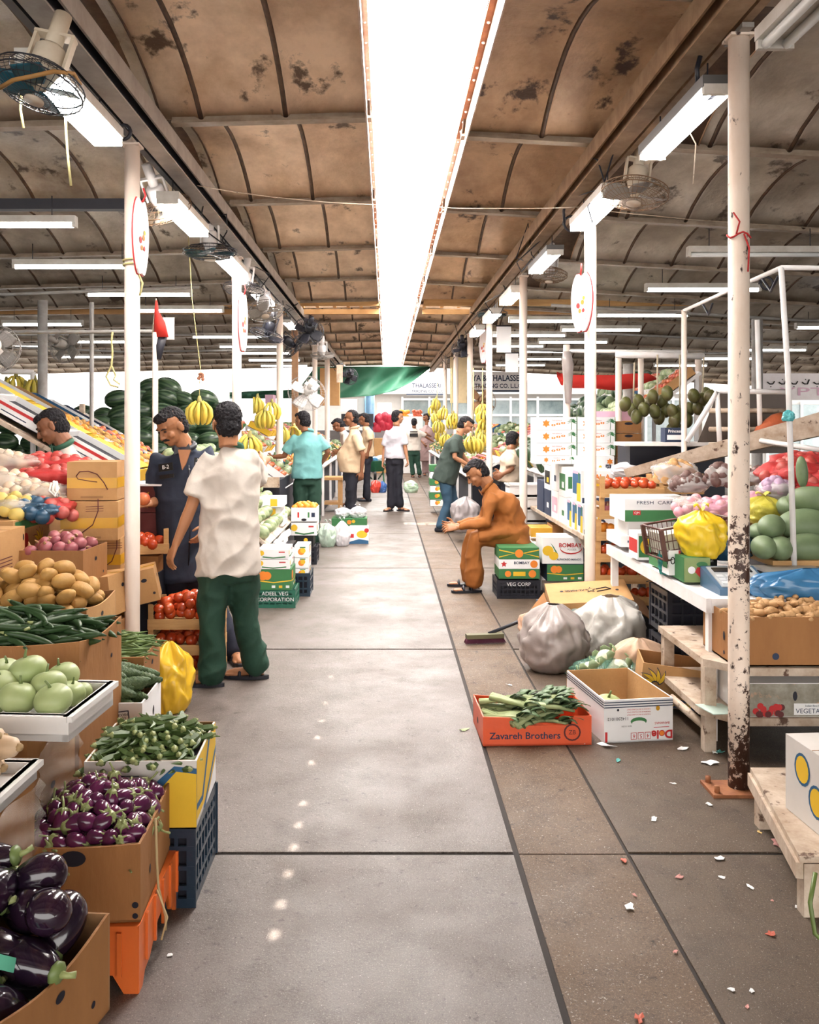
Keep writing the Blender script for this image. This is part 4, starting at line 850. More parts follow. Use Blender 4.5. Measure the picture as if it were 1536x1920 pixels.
# box of large eggplants on a pink crate (nearest)
pinkc = plastic('pink_plastic', (.62, .22, .20), .4); orangec = plastic('orange_plastic', (.75, .16, .03), .35); navyc = plastic('navy_crate_plastic', (.012, .03, .055), .35)
pcrate('plastic_crate', 'pink plastic crate under the nearest box of large eggplants', (-.975, 1.96, 0), .44, .34, .19, pinkc, rz=-12, cols=5)
carton('cardboard_box', 'nearest brown cardboard box holding the large dark eggplants', (-.965, 1.95, .192), .56, .40, .225, card, rz=-13, dip=.03, fill=.06)
for k, (a, b, c) in enumerate([(-.19, -.14, .0), (-.08, -.15, .0), (.03, -.14, -.01), (.13, -.13, -.02), (.21, -.12, -.03), (-.2, -.03, .02), (-.09, -.04, .03), (.02, -.03, .03), (.12, -.02, .02), (.21, -.01, .0), (-.2, .08, .03), (-.09, .07, .05), (.03, .08, .06), (.13, .09, .05), (.21, .10, .02), (-.15, .02, .09), (-.04, .03, .10), (.07, .05, .10), (.0, .12, .12), (.12, .13, .09), (.20, .06, .07), (-.1, .13, .09), (-.03, -.08, .07), (.09, -.07, .06)]):
    rr = math.radians(-13); x, y = a*math.cos(rr)-b*math.sin(rr), a*math.sin(rr)+b*math.cos(rr)
    spawn('eggplant', (-.965+x, 1.97+y, .40+c*1.1), (R.uniform(1.0, 2.2), R.uniform(-.4, .4), R.uniform(-3, 3)), 'large glossy black-purple eggplant piled in the nearest brown box', 'large eggplants in the nearest box', (R.uniform(1.0, 1.12), R.uniform(1.0, 1.12), R.uniform(.85, .98)))
q = MB(); q.box((0, 0, 0), (.05, .03, .002), mat('green_paper', (.10, .42, .28), .7)); tag(q.build('paper_scrap', loc=(-.80, 1.86, .435), rot=(.6, .5, .5)), 'torn green paper scrap lying on the large eggplants', 'paper')
# small eggplants on an orange crate
q = thing('plastic_crate', 'upturned orange plastic crate under the box of small purple eggplants', 'crate', (-.87, 2.66, 0)); b = MB()
prof = [(0, .185), (0, .0), (.035, 0), (.06, .03), (.11, .035), (.20, .09), (.32, .10), (.36, .035), (.40, .03), (.42, 0), (.45, 0), (.45, .185)]
b.prism(prof, .012, orangec, T(.18, -.22, 0) @ Rot(90, 0, 90)); b.build('side', q); b = MB(); b.prism(prof, .012, orangec, T(-.18, -.22, 0) @ Rot(90, 0, 90)); b.build('side', q)
b = MB(); b.prism([(-.19, .185), (-.19, 0), (-.15, 0), (-.12, .05), (.12, .05), (.15, 0), (.19, 0), (.19, .185)], .012, orangec, T(0, -.21, 0) @ Rot(90)); b.box((0, 0, .18), (.38, .45, .012), orangec); b.build('end', q)
b = MB()
for k in range(5): b.box((.195, -.15+k*.09, .12), (.008, .012, .13), orangec); b.box((-.14+k*.07, -.228, .11), (.012, .008, .12), orangec)
b.build('rib', q)
def egg_print(mb, w_, d, h):
    X = FX(w_, d, h, 'f'); disc(mb, X, -.01, h*.33, .035, dark, .022); disc(mb, X, w_*.46, -h*.28, .009, dark); disc(mb, X, w_*.46, -h*.42, .008, dark); disc(mb, FX(w_, d, h, 'r'), -d*.22, -.02, .008, dark, .014)
carton('cardboard_box', 'brown cardboard box heaped with small purple eggplants on the orange crate', (-.862, 2.66, .188), .345, .43, .215, card, holes=False, prints=egg_print, rz=3, dip=.008, fill=.10)
heap('small_eggplant', (-.862, 2.66, .385), .315, .40, .043, 'small glossy purple eggplant with green stem in the heaped brown box', 'small purple eggplants in their box', dome=.085, layers=2, dz=.045, rz=.05)
q = MB(); q.tube([(-.680, 2.62, .40), (-.676, 2.62, .27), (-.674, 2.63, .19), (-.655, 2.64, .10), (-.66, 2.66, .05)], .004, mat('straw_string', (.55, .42, .22), .8), 6); q.tube([(-.676, 2.62, .19), (-.640, 2.60, .12), (-.655, 2.59, .06)], .003, MT['straw_string'], 6); tag(q.build('packing_string'), 'frayed straw string hanging from the box of small eggplants', 'string')
# okra in a yellow and white banana carton on a navy crate
pcrate('plastic_crate', 'dark navy plastic crate under the yellow and white okra carton', (-.80, 3.06, 0), .36, .38, .255, navyc)
carton('cardboard_box', 'yellow, white and blue banana carton heaped with okra', (-.80, 3.06, .258), .36, .38, .215, mat('white_carton', (.70, .66, .62), .6, amt=.3), prints=banana_box_print, rz=2, fill=.13, holes=False)
heap('okra', (-.80, 3.06, .455), .33, .35, .036, 'slim green okra pod in the yellow and white carton', 'okra pods in the yellow carton', dome=.085, layers=2, dz=.02, flat=True, tilt=.22, spy=.030)
# radishes at the left edge, stacked cartons wrapped in film
carton('cardboard_box', 'brown carton under the foam-netted white radishes at the left edge', (-1.185, 2.31, .0), .42, .30, .58, card, open_=False, rz=-2)
foam = mat('styrofoam', (.78, .76, .74), .7, amt=.2)
def tray(name, label, loc, w_, d, h, rz=0, m=foam, t=.018):
    b = MB(); b.box((0, 0, .01), (w_, d, .02), m)
    for s_ in (-1, 1): b.box((s_*(w_-t)/2, 0, h/2), (t, d, h), m); b.box((0, s_*(d-t)/2, h/2), (w_-2*t, t, h), m); b.box((s_*(w_)/2, 0, h-.008), (t*1.6, d+.02, .016), m); b.box((0, s_*(d)/2, h-.008), (w_, t*1.6, .016), m)
    return tag(b.build(name, loc=loc, rot=(0, 0, math.radians(rz))), label, 'tray')
tray('styrofoam_tray', 'low white styrofoam tray of radishes at the left edge', (-1.185, 2.31, .582), .43, .31, .05, -2)
for k in range(13):
    a = k % 5; spawn('daikon', (-1.16+R.uniform(-.03, .03), 2.20+a*.058+(k//5 == 1)*.03, .640+(k//5)*.055), (R.uniform(-3, 3), R.uniform(-.03, .08), R.uniform(-.25, .05)), 'long cream-coloured radish lying in the white tray at the left edge', 'radishes at the left edge', R.uniform(.9, 1.05))
net = mat('white_foam_net', (.88, .84, .78), .7, amt=.1); b = MB()
for k in range(12):
    x = -.06+.011*k
    b.tube([(x+.012*math.cos(a*1.0), .034*math.cos(a), .034*math.sin(a)) for a in [2*PI*j/14 for j in range(14)]], .0016, net, 4, closed=True); b.tube([(x-.012*math.cos(a*1.0), .0345*math.cos(a), .0345*math.sin(a)) for a in [2*PI*j/14 for j in range(14)]], .0016, net, 4, closed=True)
tag(b.build('foam_net', loc=(-1.14, 2.26, .755), rot=(0, 0, -.15)), 'white mesh sleeve round one of the radishes', 'net')
carton('cardboard_box', 'brown film-wrapped carton under the white tray of pale gourds', (-1.24, 2.78, .0), .40, .36, .645, card, open_=False, rz=-2)
tray('styrofoam_tray', 'white styrofoam tray holding the round pale green gourds', (-1.13, 2.74, .648), .46, .34, .075, -4)
GL = {(53, 1258): 'largest pale round gourd on top of the heap, at its left', (118, 1268): 'pale round gourd at the back right of the heap', (91, 1284): 'pale round gourd in the middle of the heap, resting on the front ones', (34, 1308): 'wide pale round gourd at the front left of the tray', (100, 1312): 'pale round gourd at the front right of the tray', (0, 1288): 'pale round gourd cut by the left picture edge, middle layer', (133, 1300): 'small pale round gourd half hidden at the right of the heap', (150, 1300): 'smallest pale round gourd at the far right of the tray', (-25, 1318): 'pale round gourd outside the left edge, front of the tray', (10, 1262): 'pale round gourd at the back left behind the largest one'}
for (px, py, d, s_) in ((53, 1258, 2.80, .72), (118, 1268, 2.86, .64), (91, 1284, 2.74, .66), (34, 1308, 2.68, .70), (100, 1312, 2.66, .68), (0, 1288, 2.74, .7), (133, 1300, 2.80, .55), (150, 1300, 2.84, .48), (-25, 1318, 2.72, .7), (10, 1262, 2.84, .65)):
    spawn('round_gourd', P(px, py, d), (R.uniform(-.3, .3), R.uniform(-.3, .3), R.uniform(0, 6)), GL[(px, py)], 'round pale gourds in the white tray', s_)
film = mat('cling_film', (.72, .66, .60), .12, amt=.2, alpha=.30, spec=.9, bump=.8, bs=14); 
for (x0, y0, x1, y1, z0, lb) in ((-.972, 2.16, -.968, 2.47, .34, 'clear stretch film wrapped round the radish carton'), (-1.03, 2.60, -1.03, 2.96, .36, 'clear stretch film wrapped round the carton of pale gourds')):
    b = MB(); vs = []; fs = []; n = 24
    for i in range(n+1):
        t = i/n; y = y0+(y1-y0)*t; x = x0+(x1-x0)*t
        for j in range(13): vs.append((x+.012+.010*math.sin(j*1.7+i*.35)+.006*math.sin(j*3.1), y, z0+.24*j/12))
    for i in range(n):
        for j in range(12): fs.append((i*13+j, (i+1)*13+j, (i+1)*13+j+1, i*13+j+1))
    b.add(vs, fs, film, True); tag(b.build('stretch_film'), lb, 'plastic film')
# long green gourds, potatoes, onions, beans, bitter gourds
def tall_print(mb, w_, d, h): disc(mb, FX(w_, d, h, 'r'), -.08, -h*.05, .012, dark, .03); disc(mb, FX(w_, d, h, 'r'), .10, h*.25, .009, dark)
carton('cardboard_box', 'large brown cardboard box of long dark green gourds behind the pale gourds', (-1.37, 3.33, .30), .62, .42, .50, card, rz=-3, dip=.02, fill=.42, holes=False, prints=tall_print)
heap('ridge_gourd', (-1.36, 3.32, .775), .56, .36, .085, 'long dark green gourd lying in the tall brown box behind the pale gourds', 'long green gourds in the tall brown box', dome=.09, layers=2, dz=.03, flat=True, tilt=.25, spy=.036, yaw=.9)
carton('cardboard_box', 'brown box under the long green gourds', (-1.37, 3.34, 0), .58, .40, .298, card, open_=False)
carton('cardboard_box', 'low brown box heaped with potatoes at the left edge', (-1.50, 3.88, .60), .52, .40, .20, card2, rz=0, fill=.12, dip=.02)
carton('cardboard_box', 'brown box under the heap of potatoes', (-1.50, 3.88, 0), .50, .40, .598, card, open_=False)
heap('potato', (-1.50, 3.86, .80), .50, .36, .075, 'yellow-brown potato in the heap at the left edge', 'potatoes in the low brown box', dome=.15, layers=2, dz=.05, flat=True, tilt=.6)
carton('cardboard_box', 'small brown box of thin green beans in front of the nearest left post', (-1.22, 3.98, .36), .34, .34, .20, card, rz=3, fill=.14)
carton('cardboard_box', 'brown box under the thin green beans', (-1.23, 4.0, 0), .32, .34, .358, card, open_=False)
heap('bean', (-1.22, 3.98, .55), .32, .32, .045, 'thin green bean in the small brown box by the post', 'green beans in the small box', dome=.07, layers=2, dz=.015, flat=True, spy=.022, yaw=.5)
def bitter_print(mb, w_, d, h):
    X = FX(w_, d, h, 'f'); m = m_ink; rect(mb, X, .04, .05, .13, .045, m_ink, .0015, .12); rect(mb, X, .04, .05, .122, .037, m_wht, .0018, .12)
    txt(mb, X, .04, .058, 'MAXIMUM TESTED', .0145, m, .0025, PI+.12); txt(mb, X, .04, .043, 'LOAD & BURSTS', .0145, m, .0025, PI+.12)
    poly(mb, X, [(-w_*.5, h*.2), (-w_*.42, h*.2), (-.03, -h*.1), (.05, -h*.5), (-w_*.5, -h*.5)], m_blu); poly(mb, X, [(-w_*.5, h*.08), (-w_*.44, h*.1), (-.06, -h*.15), (-.0, -h*.42), (-.08, -h*.3), (-w_*.5, -h*.05)], m_yel, .002); disc(mb, X, .05, -.01, .012, m_brn)
    disc(mb, FX(w_, d, h, 'r'), .02, .02, .012, dark, .02)
    for k in range(6): rect(mb, FX(w_, d, h, 'r'), -.12+.006*k, -.04, .003, .06, m_ink)
carton('cardboard_box', 'white carton with yellow and blue print holding bitter gourds', (-1.12, 3.98-.32, .25), .31, .34, .215, m_wht, rz=2, prints=bitter_print, fill=.15, holes=False)
carton('cardboard_box', 'dark red low carton under the white bitter gourd carton', (-1.11, 3.66, 0), .32, .36, .248, m_brn, open_=False, holes=False)
heap('bitter', (-1.12, 3.68, .465), .28, .30, .075, 'warty dark green bitter gourd in the white carton', 'bitter gourds in the white carton', dome=.085, layers=2, dz=.03, flat=True, tilt=.2, spy=.042, yaw=.6)
yb = mat('yellow_plastic_bag', (.80, .50, .03), .3, (.72, .42, .02), 6, .6, .4, 12, spec=.6)
bag('plastic_bag', 'tall yellow plastic bag standing beside the tomato crates and the bitter gourds', 'bag', (-1.185, 4.86, 0), (.125, .12, .215), yb, 5, folds=8, amp=.05, ears=False, neck=.10)
def tape_print(seed):
    def f(mb, w_, d, h):
        for fc, q in (('f', w_), ('r', d)): rect(mb, FX(w_, d, h, fc), 0, -h*.05, q, h*.27, m_tape)
        X = FX(w_, d, h, 'f'); mb_pts = [(-.09, .03), (-.07, .055), (-.02, .058), (.03, .04), (.07, -.01), (.09, -.05)] if seed == 0 else [(.05, .13), (.05, .06), (.02, -.02), (-.06, -.08), (-.13, -.11)]
        old = mb.X; mb.X = old @ X; mb.tube([(x, y, .003) for x, y in mb_pts], .003, m_brn, 5); 
        if seed == 0: mb.tube([(-.09, .03, .003), (-.08, .012, .003), (-.01, -.0, .003), (.03, -.005, .003)], .0025, m_brn, 5)
        mb.X = old
        for k in range(3 if seed else 0): rect(mb, X, .03, h*.38-k*.014, .10, .003, m_brn, .0015, .03)
        rect(mb, X, 0, -h*.42, .13, .012, card_in)
    return f
def stackbox(px0, px1, py0, py1, d, dep, label, m, pr, rz=0, tilt=None, flaps=0, name='cardboard_box', **k):
    a = P(px0, py0, d); c = P(px1, py1, d); w_ = c.x-a.x; h = a.z-c.z
    return carton(name, label, ((a.x+c.x)/2, d+dep/2, c.z), w_, dep, h, m, rz, open_=False, prints=pr, tilt=tilt, holes=pr is None, **k)
stackbox(124, 216, 866, 938, 5.2, .30, 'upper taped brown carton beside the nearest left post', card2, tape_print(0), 3)
stackbox(108, 212, 941, 1014, 5.15, .32, 'lower taped brown carton under the taped one beside the left post', card2, tape_print(1), 8)
stackbox(178, 222, 1010, 1082, 5.25, .30, 'brown carton with yellow tape squeezed behind the onion box', card2, tape_print(2), 4)
stackbox(110, 178, 1016, 1160, 5.3, .3, 'brown carton hidden behind the onion box under the taped cartons', card, None)
stackbox(155, 222, 1084, 1160, 4.9, .32, 'crumpled brown carton with punched holes left of the nearest post foot', card2, None, -6, tilt=(0, -7, -10))
stackbox(156, 224, 1165, 1310, 4.95, .36, 'brown carton on the floor left of the nearest left post', card, None)
stackbox(249, 292, 1068, 1130, 5.25, .25, 'open brown carton end sticking out right of the nearest left post', card2, None, 8, tilt=(0, -12, 12))
carton('cardboard_box', 'brown cardboard box full of red onions', (-1.755, 4.85, .69), .345, .36, .205, card, rz=-2, fill=.13)
carton('cardboard_box', 'brown box under the box of red onions', (-1.76, 4.86, 0), .34, .36, .688, card, open_=False)
heap('onion', (-1.755, 4.84, .885), .30, .32, .066, 'pink-skinned onion in the brown box', 'onions in the brown box', dome=.06, layers=2, dz=.04, flat=True, tilt=1.2)
# counter with onion and garlic nets
def counter(name, label, x0, x1, y0, y1, z, m, legs=True, t=.05):
    c = thing(name, label, 'counter', ((x0+x1)/2, (y0+y1)/2, 0)); b = MB(); X, Y = (x1-x0), (y1-y0); b.box((0, 0, z-t/2), (X, Y, t), m); b.build('top', c)
    for sx in (-1, 1):
        for sy in (-1, 1): l = MB(); l.box((sx*(X/2-.04), sy*(Y/2-.04), (z-t)/2), (.05, .05, z-t), m); l.build('leg', c)
    b = MB(); b.box((0, -Y/2+.02, z*.45), (X-.1, .03, .05), m); b.box((0, Y/2-.02, z*.45), (X-.1, .03, .05), m); b.build('rail', c); return c
counter('stall_counter', 'weathered pale wooden counter under the banana boxes at the left edge', -3.3, -1.98, 4.55, 6.0, .80, greyw)
def ban2(mb, w_, d, h):
    X = FX(w_, d, h, 'r'); rect(mb, X, 0, h*.36, d*.9, h*.2, m_grn); banana_print(mb, X, .10, -.05, .09, m_yel, m_brn, 4); disc(mb, X, -.09, -.01, .035, m_red, .045); rect(mb, X, -.1, -h*.36, .1, .03, m_grn)
carton('cardboard_box', 'brown banana carton with green and red print on the left counter', (-2.25, 5.05, .802), .48, .52, .235, card2, open_=False, prints=ban2, holes=False)
def nutr(mb, w_, d, h):
    X = FX(w_, d, h, 'r')
    for k in range(4): rect(mb, X, -.06, -.03-k*.018, .18, .005, m_brn, .0015, 0)
    disc(mb, X, .17, .05, .008, dark, .018)
carton('cardboard_box', 'plain brown carton on the left counter, cut by the picture edge', (-2.16, 4.56-.0, .802), .46, .38, .215, card2, open_=False, prints=nutr, holes=False)
def net_bag(label, loc, r, kind, mcol, n, group=None, rz=0, seed=0, ysc=1.0):
    t = thing('net_bag', label, 'net bag', loc, rz, group)
    rr = random.Random(seed); b = MB(); k = 0
    pr = {'onion': (.040, mat('onion_in_red_net', (.42, .035, .025), .4, (.50, .14, .12), 12, .9)), 'garlic': (.036, mat('cream_garlic', (.66, .50, .36), .5, (.5, .34, .22), 10, .8)), 'pink': (.036, mat('pink_onion', (.72, .32, .38), .35, (.75, .5, .5), 10, .8)), 'ginger2': (.04, mat('yellowish_bulb', (.6, .45, .12), .5)), 'blue': (.04, mat('blue_wrapped', (.03, .08, .14), .3))}[kind]
    import itertools
    pts = []
    for _ in range(n*30):
        if len(pts) >= n: break
        u = Vector((rr.gauss(0, 1), rr.gauss(0, 1), abs(rr.gauss(0, 1)))).normalized(); p = Vector((u.x*r[0], u.y*r[1], u.z*r[2]))*rr.uniform(.8, .95)
        if all((p-q).length > pr[0]*1.55 for q in pts): pts.append(p)
    for p in pts: o = MB(); b.ell(p, pr[0]*rr.uniform(.9, 1.1), pr[1], nu=10, nv=7)
    o = b.build('bulbs', t); o['kind'] = 'stuff'
    s_ = bag_mesh((r[0]*1.0, r[1]*1.0, r[2]*.60), mcol, seed, folds=8, amp=.05, nu=44, nv=26, ears=False, neck=.08); s_.build('netting', t); return t
rednet = mat('red_netting', (.70, .05, .05), .4, amt=.3, alpha=.62, bump=.6, bs=60); clearnet = mat('clear_netting', (.75, .68, .6), .25, amt=.3, alpha=.38, bump=.5, bs=40, spec=.8); bluenet = mat('blue_netting', (.05, .12, .2), .3, alpha=.7)
for (px, py, d, r, kind, mm, n, lb) in ((95, 868, 5.75, (.30, .17, .13), 'onion', rednet, 40, 'red net bag of onions lying highest on the left pile'), (85, 895, 5.5, (.27, .17, .13), 'onion', rednet, 46, 'red net bag of onions in the middle of the left pile'), (105, 935, 5.35, (.17, .15, .15), 'onion', rednet, 30, 'red net bag of onions at the lower right of the left pile'),
    (50, 925, 5.2, (.24, .16, .15), 'garlic', clearnet, 46, 'clear net bag of garlic at the front of the left pile'), (5, 905, 5.3, (.22, .16, .15), 'garlic', clearnet, 40, 'clear net bag of garlic cut by the left picture edge'), (-5, 865, 5.6, (.25, .16, .16), 'garlic', clearnet, 34, 'pale net bag at the upper left picture edge'),
    (20, 945, 5.0, (.16, .14, .10), 'ginger2', clearnet, 24, 'net bag of yellowish bulbs low at the left edge'), (62, 950, 5.02, (.16, .12, .09), 'blue', bluenet, 22, 'dark blue net bag under the garlic on the left counter'), (100, 950, 5.08, (.12, .12, .10), 'onion', rednet, 20, 'small red net bag tied with white cord on the left counter')):
    c = P(px, py, d); net_bag(lb, (c.x, c.y, max(c.z-r[2]*.55, 1.02 if py < 940 else 1.02)), r, kind, mm, n, seed=px+7)
for k, (x, z) in enumerate(((-2.35, .80), (-2.6, .80))):
    carton('cardboard_box', ('brown carton under the red onion nets' if k == 0 else 'second brown carton under the red onion nets, farther left'), (x+.02, 5.62, z+.002), .44 if k == 0 else .1, .5, .22, card2, open_=False, holes=False)
q = MB()
for k in range(3): q.tube([P(97+5*k, 905, 5.12), P(92+7*k, 920, 5.1), P(103+4*k, 930, 5.08), P(110-3*k, 915, 5.12), P(100+3*k, 902, 5.12)], .007, net, 6)
tag(q.build('cord'), 'white cord ties on the small red net bag', 'cord')
# wooden tomato crates by the nearest post
for k, z in enumerate((0, .155, .31)):
    lb = ('bottom', 'middle', 'top')[k]; wcrate('tomato_crate', lb+' wooden crate of the tomato stack behind the green trousers', (-1.235, 5.55, z+.003), .42, .34, .135)
    if k == 2: heap('tomato', (-1.235, 5.55, z+.115), .38, .28, .066, 'red tomato heaped in the topmost crate of the stack by the left post', 'tomatoes in the topmost left crate', dome=.07, layers=2, dz=.05)
    else: heap('tomato', (-1.235, 5.55, z+.085), .38, .26, .068, 'tomato showing between the slats of the '+lb+' left crate', 'tomatoes in the '+lb+' left crate', dome=.01, layers=1)
wcrate('tomato_crate', 'wooden tomato crate on the dark stand right of the nearest left post', (-1.62, 5.88-.15, .735), .40, .30, .14, rz=20)
heap('tomato', (-1.60, 5.72, .80), .34, .24, .066, 'tomato in the crate right of the nearest left post', 'tomatoes in the tilted crate by the left post', dome=.03, layers=1)
b = MB(); b.box((0, 0, .31), (.44, .34, .62), black); b.box((0, 0, .67), (.42, .3, .1), card); tag(b.build('stand', loc=(-1.66, 5.80, 0)), 'dark stand carrying the tilted tomato crate', 'stand')
# white topped dark table in front of the navy shirt
def dpr(mb, w_, d, h):
    X = FX(w_, d, h, 'f')
    for u, s_ in ((-.14, 1), (.10, -1)): poly(mb, X, [(u, .05), (u+s_*.035, .03), (u+s_*.045, -.01), (u+s_*.01, -.06), (u+s_*.012, -.01)], m_tape)
carton('cardboard_box', 'dark red carton with white lid edge right of the nearest left post', (-1.66, 6.0, .98), .48, .3, .17, m_brn, open_=False, holes=False, prints=dpr)
carton('cardboard_box', 'plain dark carton under the dark red one beside the post', (-1.66, 6.0, .76), .46, .3, .215, m_brn, open_=False, holes=False)
b = MB(); b.box((0, 0, 0), (.52, .36, .012), plain_white); tag(b.build('white_board', loc=(-1.66, 6.0, 1.16)), 'white board lying over the dark red carton', 'board')
spawn('apple', P(268, 936, 5.66), (0, 0, 0), 'red tomato held in the hand of the person in navy', None, 1.35)
# ================================================================ left: sloping display, watermelons, middle distance
SL = math.atan2(.72, 1.30)
st = thing('display_rack', 'sloping left display rack carrying rows of fruit trays', 'rack', (-2.6, 8.0, 0)); b = MB()
b.box((0, 0, 1.30), (1.75, 3.3, .03), greyw, X=Rot(-6.3, 0, 0) @ Rot(0, math.degrees(SL), 0)); b.build('sloping_board', st)
for sy in (-1.6, -.6, .5, 1.6): b = MB(); b.box((-.68, sy, .9), (.05, .05, 1.75), greyw); b.box((.70, sy, .5), (.05, .05, 1.0), greyw); b.build('leg', st)
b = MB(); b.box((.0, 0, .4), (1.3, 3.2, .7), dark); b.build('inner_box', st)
def slope_tray(y, t, lab, m, kind, w_=.50, d=.36, h=.09, pr=None, fg=None, sp=.075, x0=-3.32, z0=1.92, L=1.52, ang=None, dens=1, rz=0):
    a = SL if ang is None else ang; ca, sa = math.cos(a), math.sin(a); x = x0+t*L*ca; z = z0-t*L*sa
    o = carton('fruit_tray', lab, (x, y, z), w_, d, h, m, tilt=(0, math.degrees(a), rz), prints=pr, holes=False, inner=m, fill=h*.6); o['category'] = 'tray'
    if kind:
        n = 0; yy = -d/2+sp*.6
        while yy < d/2-sp*.4:
            xx = -w_/2+sp*.6
            while xx < w_/2-sp*.3:
                u, v = xx+R.uniform(-.1, .1)*sp, h*.75+R.uniform(0, .02)
                spawn(kind, (x+u*ca+v*sa, y+yy+R.uniform(-.1, .1)*sp, z-u*sa+v*ca), (R.uniform(-3, 3), R.uniform(-3, 3), 0), fg[0], fg[1], R.uniform(.85, 1.1)); xx += sp
            yy += sp
def mango_pr(mb, w_, d, h):
    X = FX(w_, d, h, 'f'); rect(mb, X, 0, 0, w_, h*.5, m_grn); disc(mb, X, -w_*.3, 0, .035, m_or, .03); txt(mb, X, .1, -.0, 'KIWI', .035, m_wht, .003)
    rect(mb, FX(w_, d, h, 't'), 0, 0, w_*.9, d*.9, m_yel)
def stripe_pr(mb, w_, d, h):
    X = FX(w_, d, h, 'f'); rect(mb, X, 0, h*.2, w_, h*.2, m_red); disc(mb, X, w_*.3, -h*.1, .03, m_or); rect(mb, X, -w_*.15, -h*.2, w_*.4, .008, m_ink)
TR = [(6.65, 'white', m_wht, None, stripe_pr), (7.05, 'yellow printed', m_yel, None, mango_pr), (7.45, 'pale', m_wht, 'orange', stripe_pr), (7.85, 'brown', card2, 'potato', None), (8.25, 'blue', m_blu, 'orange', stripe_pr), (8.65, 'white', m_wht, 'apple', stripe_pr), (9.05, 'navy', m_ink, 'orange', None), (9.45, 'grey', foam, 'apple', None)]
for i, (y, cn, m, kd, pr) in enumerate(TR):
    for k, tt in enumerate((.14, .50, .86)):
        pos = ('top', 'middle', 'bottom')[k]
        slope_tray(y, tt, cn+' fruit tray in row %s of the sloping left display, %s position' % (('one', 'two', 'three', 'four', 'five', 'six', 'seven', 'eight')[i], pos), m, kd if k else None, .53, .37, .11, pr, ('fruit in the %s trays of the sloping left display' % cn, 'fruit of display row %d' % (i+1)), sp=.085, z0=1.92-.047*i)
# fix watermelon heap
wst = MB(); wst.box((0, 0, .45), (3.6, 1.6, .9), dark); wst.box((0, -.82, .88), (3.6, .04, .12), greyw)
tag(wst.build('melon_stand', loc=(-3.05, 11.2, 0)), 'low dark stand under the heap of watermelons', 'stand')
WM = 'large dark green watermelon with pale stripes in the heap behind the left display'
for k in range(7):
    z = 1.03+.165*k; y = 10.55+.13*k; n = [11, 10, 10, 9, 8, 6, 2][k]; x0, x1 = [(-4.7, -1.75), (-4.6, -1.8), (-4.4, -1.75), (-4.1, -1.85), (-3.9, -1.9), (-3.5, -2.2), (-3.1, -2.7)][k]
    for i in range(n):
        t = (i+.5)/n; spawn('watermelon', (x0+(x1-x0)*t+R.uniform(-.03, .03), y+R.uniform(-.05, .05), z+R.uniform(-.03, .03)), (R.uniform(-3, 3), R.uniform(-.4, .4), R.uniform(-.7, .7)), WM, 'watermelons in the big left heap', R.uniform(.88, 1.1))
for k in range(3):
    for i in range(6): spawn('watermelon', (-5.6+.33*i+R.uniform(-.03, .03), 9.9+.1*k, 1.15+.2*k), (R.uniform(-3, 3), 0, R.uniform(-.5, .5)), WM, 'watermelons in the big left heap', R.uniform(.9, 1.05))
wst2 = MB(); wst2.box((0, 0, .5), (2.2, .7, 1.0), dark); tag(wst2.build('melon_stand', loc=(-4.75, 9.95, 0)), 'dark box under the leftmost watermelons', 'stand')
# hanging things
strg = mat('pale_rope', (.62, .55, .25), .7)
def rope(lb, pts, r=.006, m=None, nm='rope', cat='rope'): q = MB(); q.tube(pts, r, m or strg, 6); return tag(q.build(nm), lb, cat)
spawn('banana', P(374, 752, 8.2), (0, 0, 0), 'bunch of yellow bananas hanging above the white shirted man', None, 1.25)
rope('thin string holding up the bananas above the white shirted man', [P(374, 750, 8.2), P(374, 720, 8.2), P(377, 700, 8.2), P(360, 560, 8.25), P(352, 420, 8.3)], .004)
q = MB()
for k in range(9): q.ell(P(377+R.uniform(-5, 5), 706+R.uniform(-5, 5), 8.2), .018, mat('brown_tuft', (.40, .17, .10), .8), nu=6, nv=5)
tag(q.build('dried_tuft'), 'brown tuft tied to the banana string', 'decoration')
spawn('banana', P(468, 818, 7.6), (.3, 0, .5), 'greenish yellow banana bunch beside the shoulder of the white shirted man', None, 1.2)
for k, (px, py) in enumerate(((12, 715), (48, 722), (30, 705), (65, 712))): spawn('banana', P(px, py, 9.5), (0, 0, .4*k), 'yellow banana bunch hanging in the upper left stall', 'bananas of the upper left stall', 1.3)
q = thing('pipe_rack', 'white pipe frame from which the upper left bananas hang', 'frame', (0, 0, 0))
b = MB(); b.tube([P(-60, 693, 9.5), P(62, 698, 9.5)], .03, white, 8); b.build('rail', q); b = MB(); a = P(62, 698, 9.5); b.tube([a, (a.x, a.y, 0)], .03, white, 8); b.build('upright', q)
rope('knotted yellow rope with a loop hanging from the crossbar', [P(211, 622, 6.9), P(209, 640, 6.9), P(211, 660, 6.9), P(209, 685, 6.9), P(199, 706, 6.9), P(207, 722, 6.9), P(222, 726, 6.9), P(224, 720, 6.9), P(213, 712, 6.9), P(217, 704, 6.9), P(209, 686, 6.9)], .008)
q = MB(); q.tube([P(-70, 624, 7.0), P(285, 621, 7.0)], .014, grey_p, 8); tag(q.build('crossbar'), 'horizontal crossbar from the left edge to the flag pole', 'bar')
fl_ = thing('flag', 'folded red and black flag hanging from the thin white pole', 'flag', (0, 0, 0))
red_c = mat('red_flag_cloth', (.62, .03, .02), .7, bump=.4, bs=10); 
b = MB(); b.loft([rring(P(293, 563, 7.0), Vector((.006, 0, 0)), Vector((0, .006, 0)), 8), rring(P(294, 585, 7), Vector((.02, 0, 0)), Vector((0, .02, 0)), 8), rring(P(299, 605, 7), Vector((.045, 0, 0)), Vector((0, .03, 0)), 8), rring(P(303, 632, 7), Vector((.055, 0, 0)), Vector((0, .02, 0)), 8)], red_c); b.build('red_band', fl_)
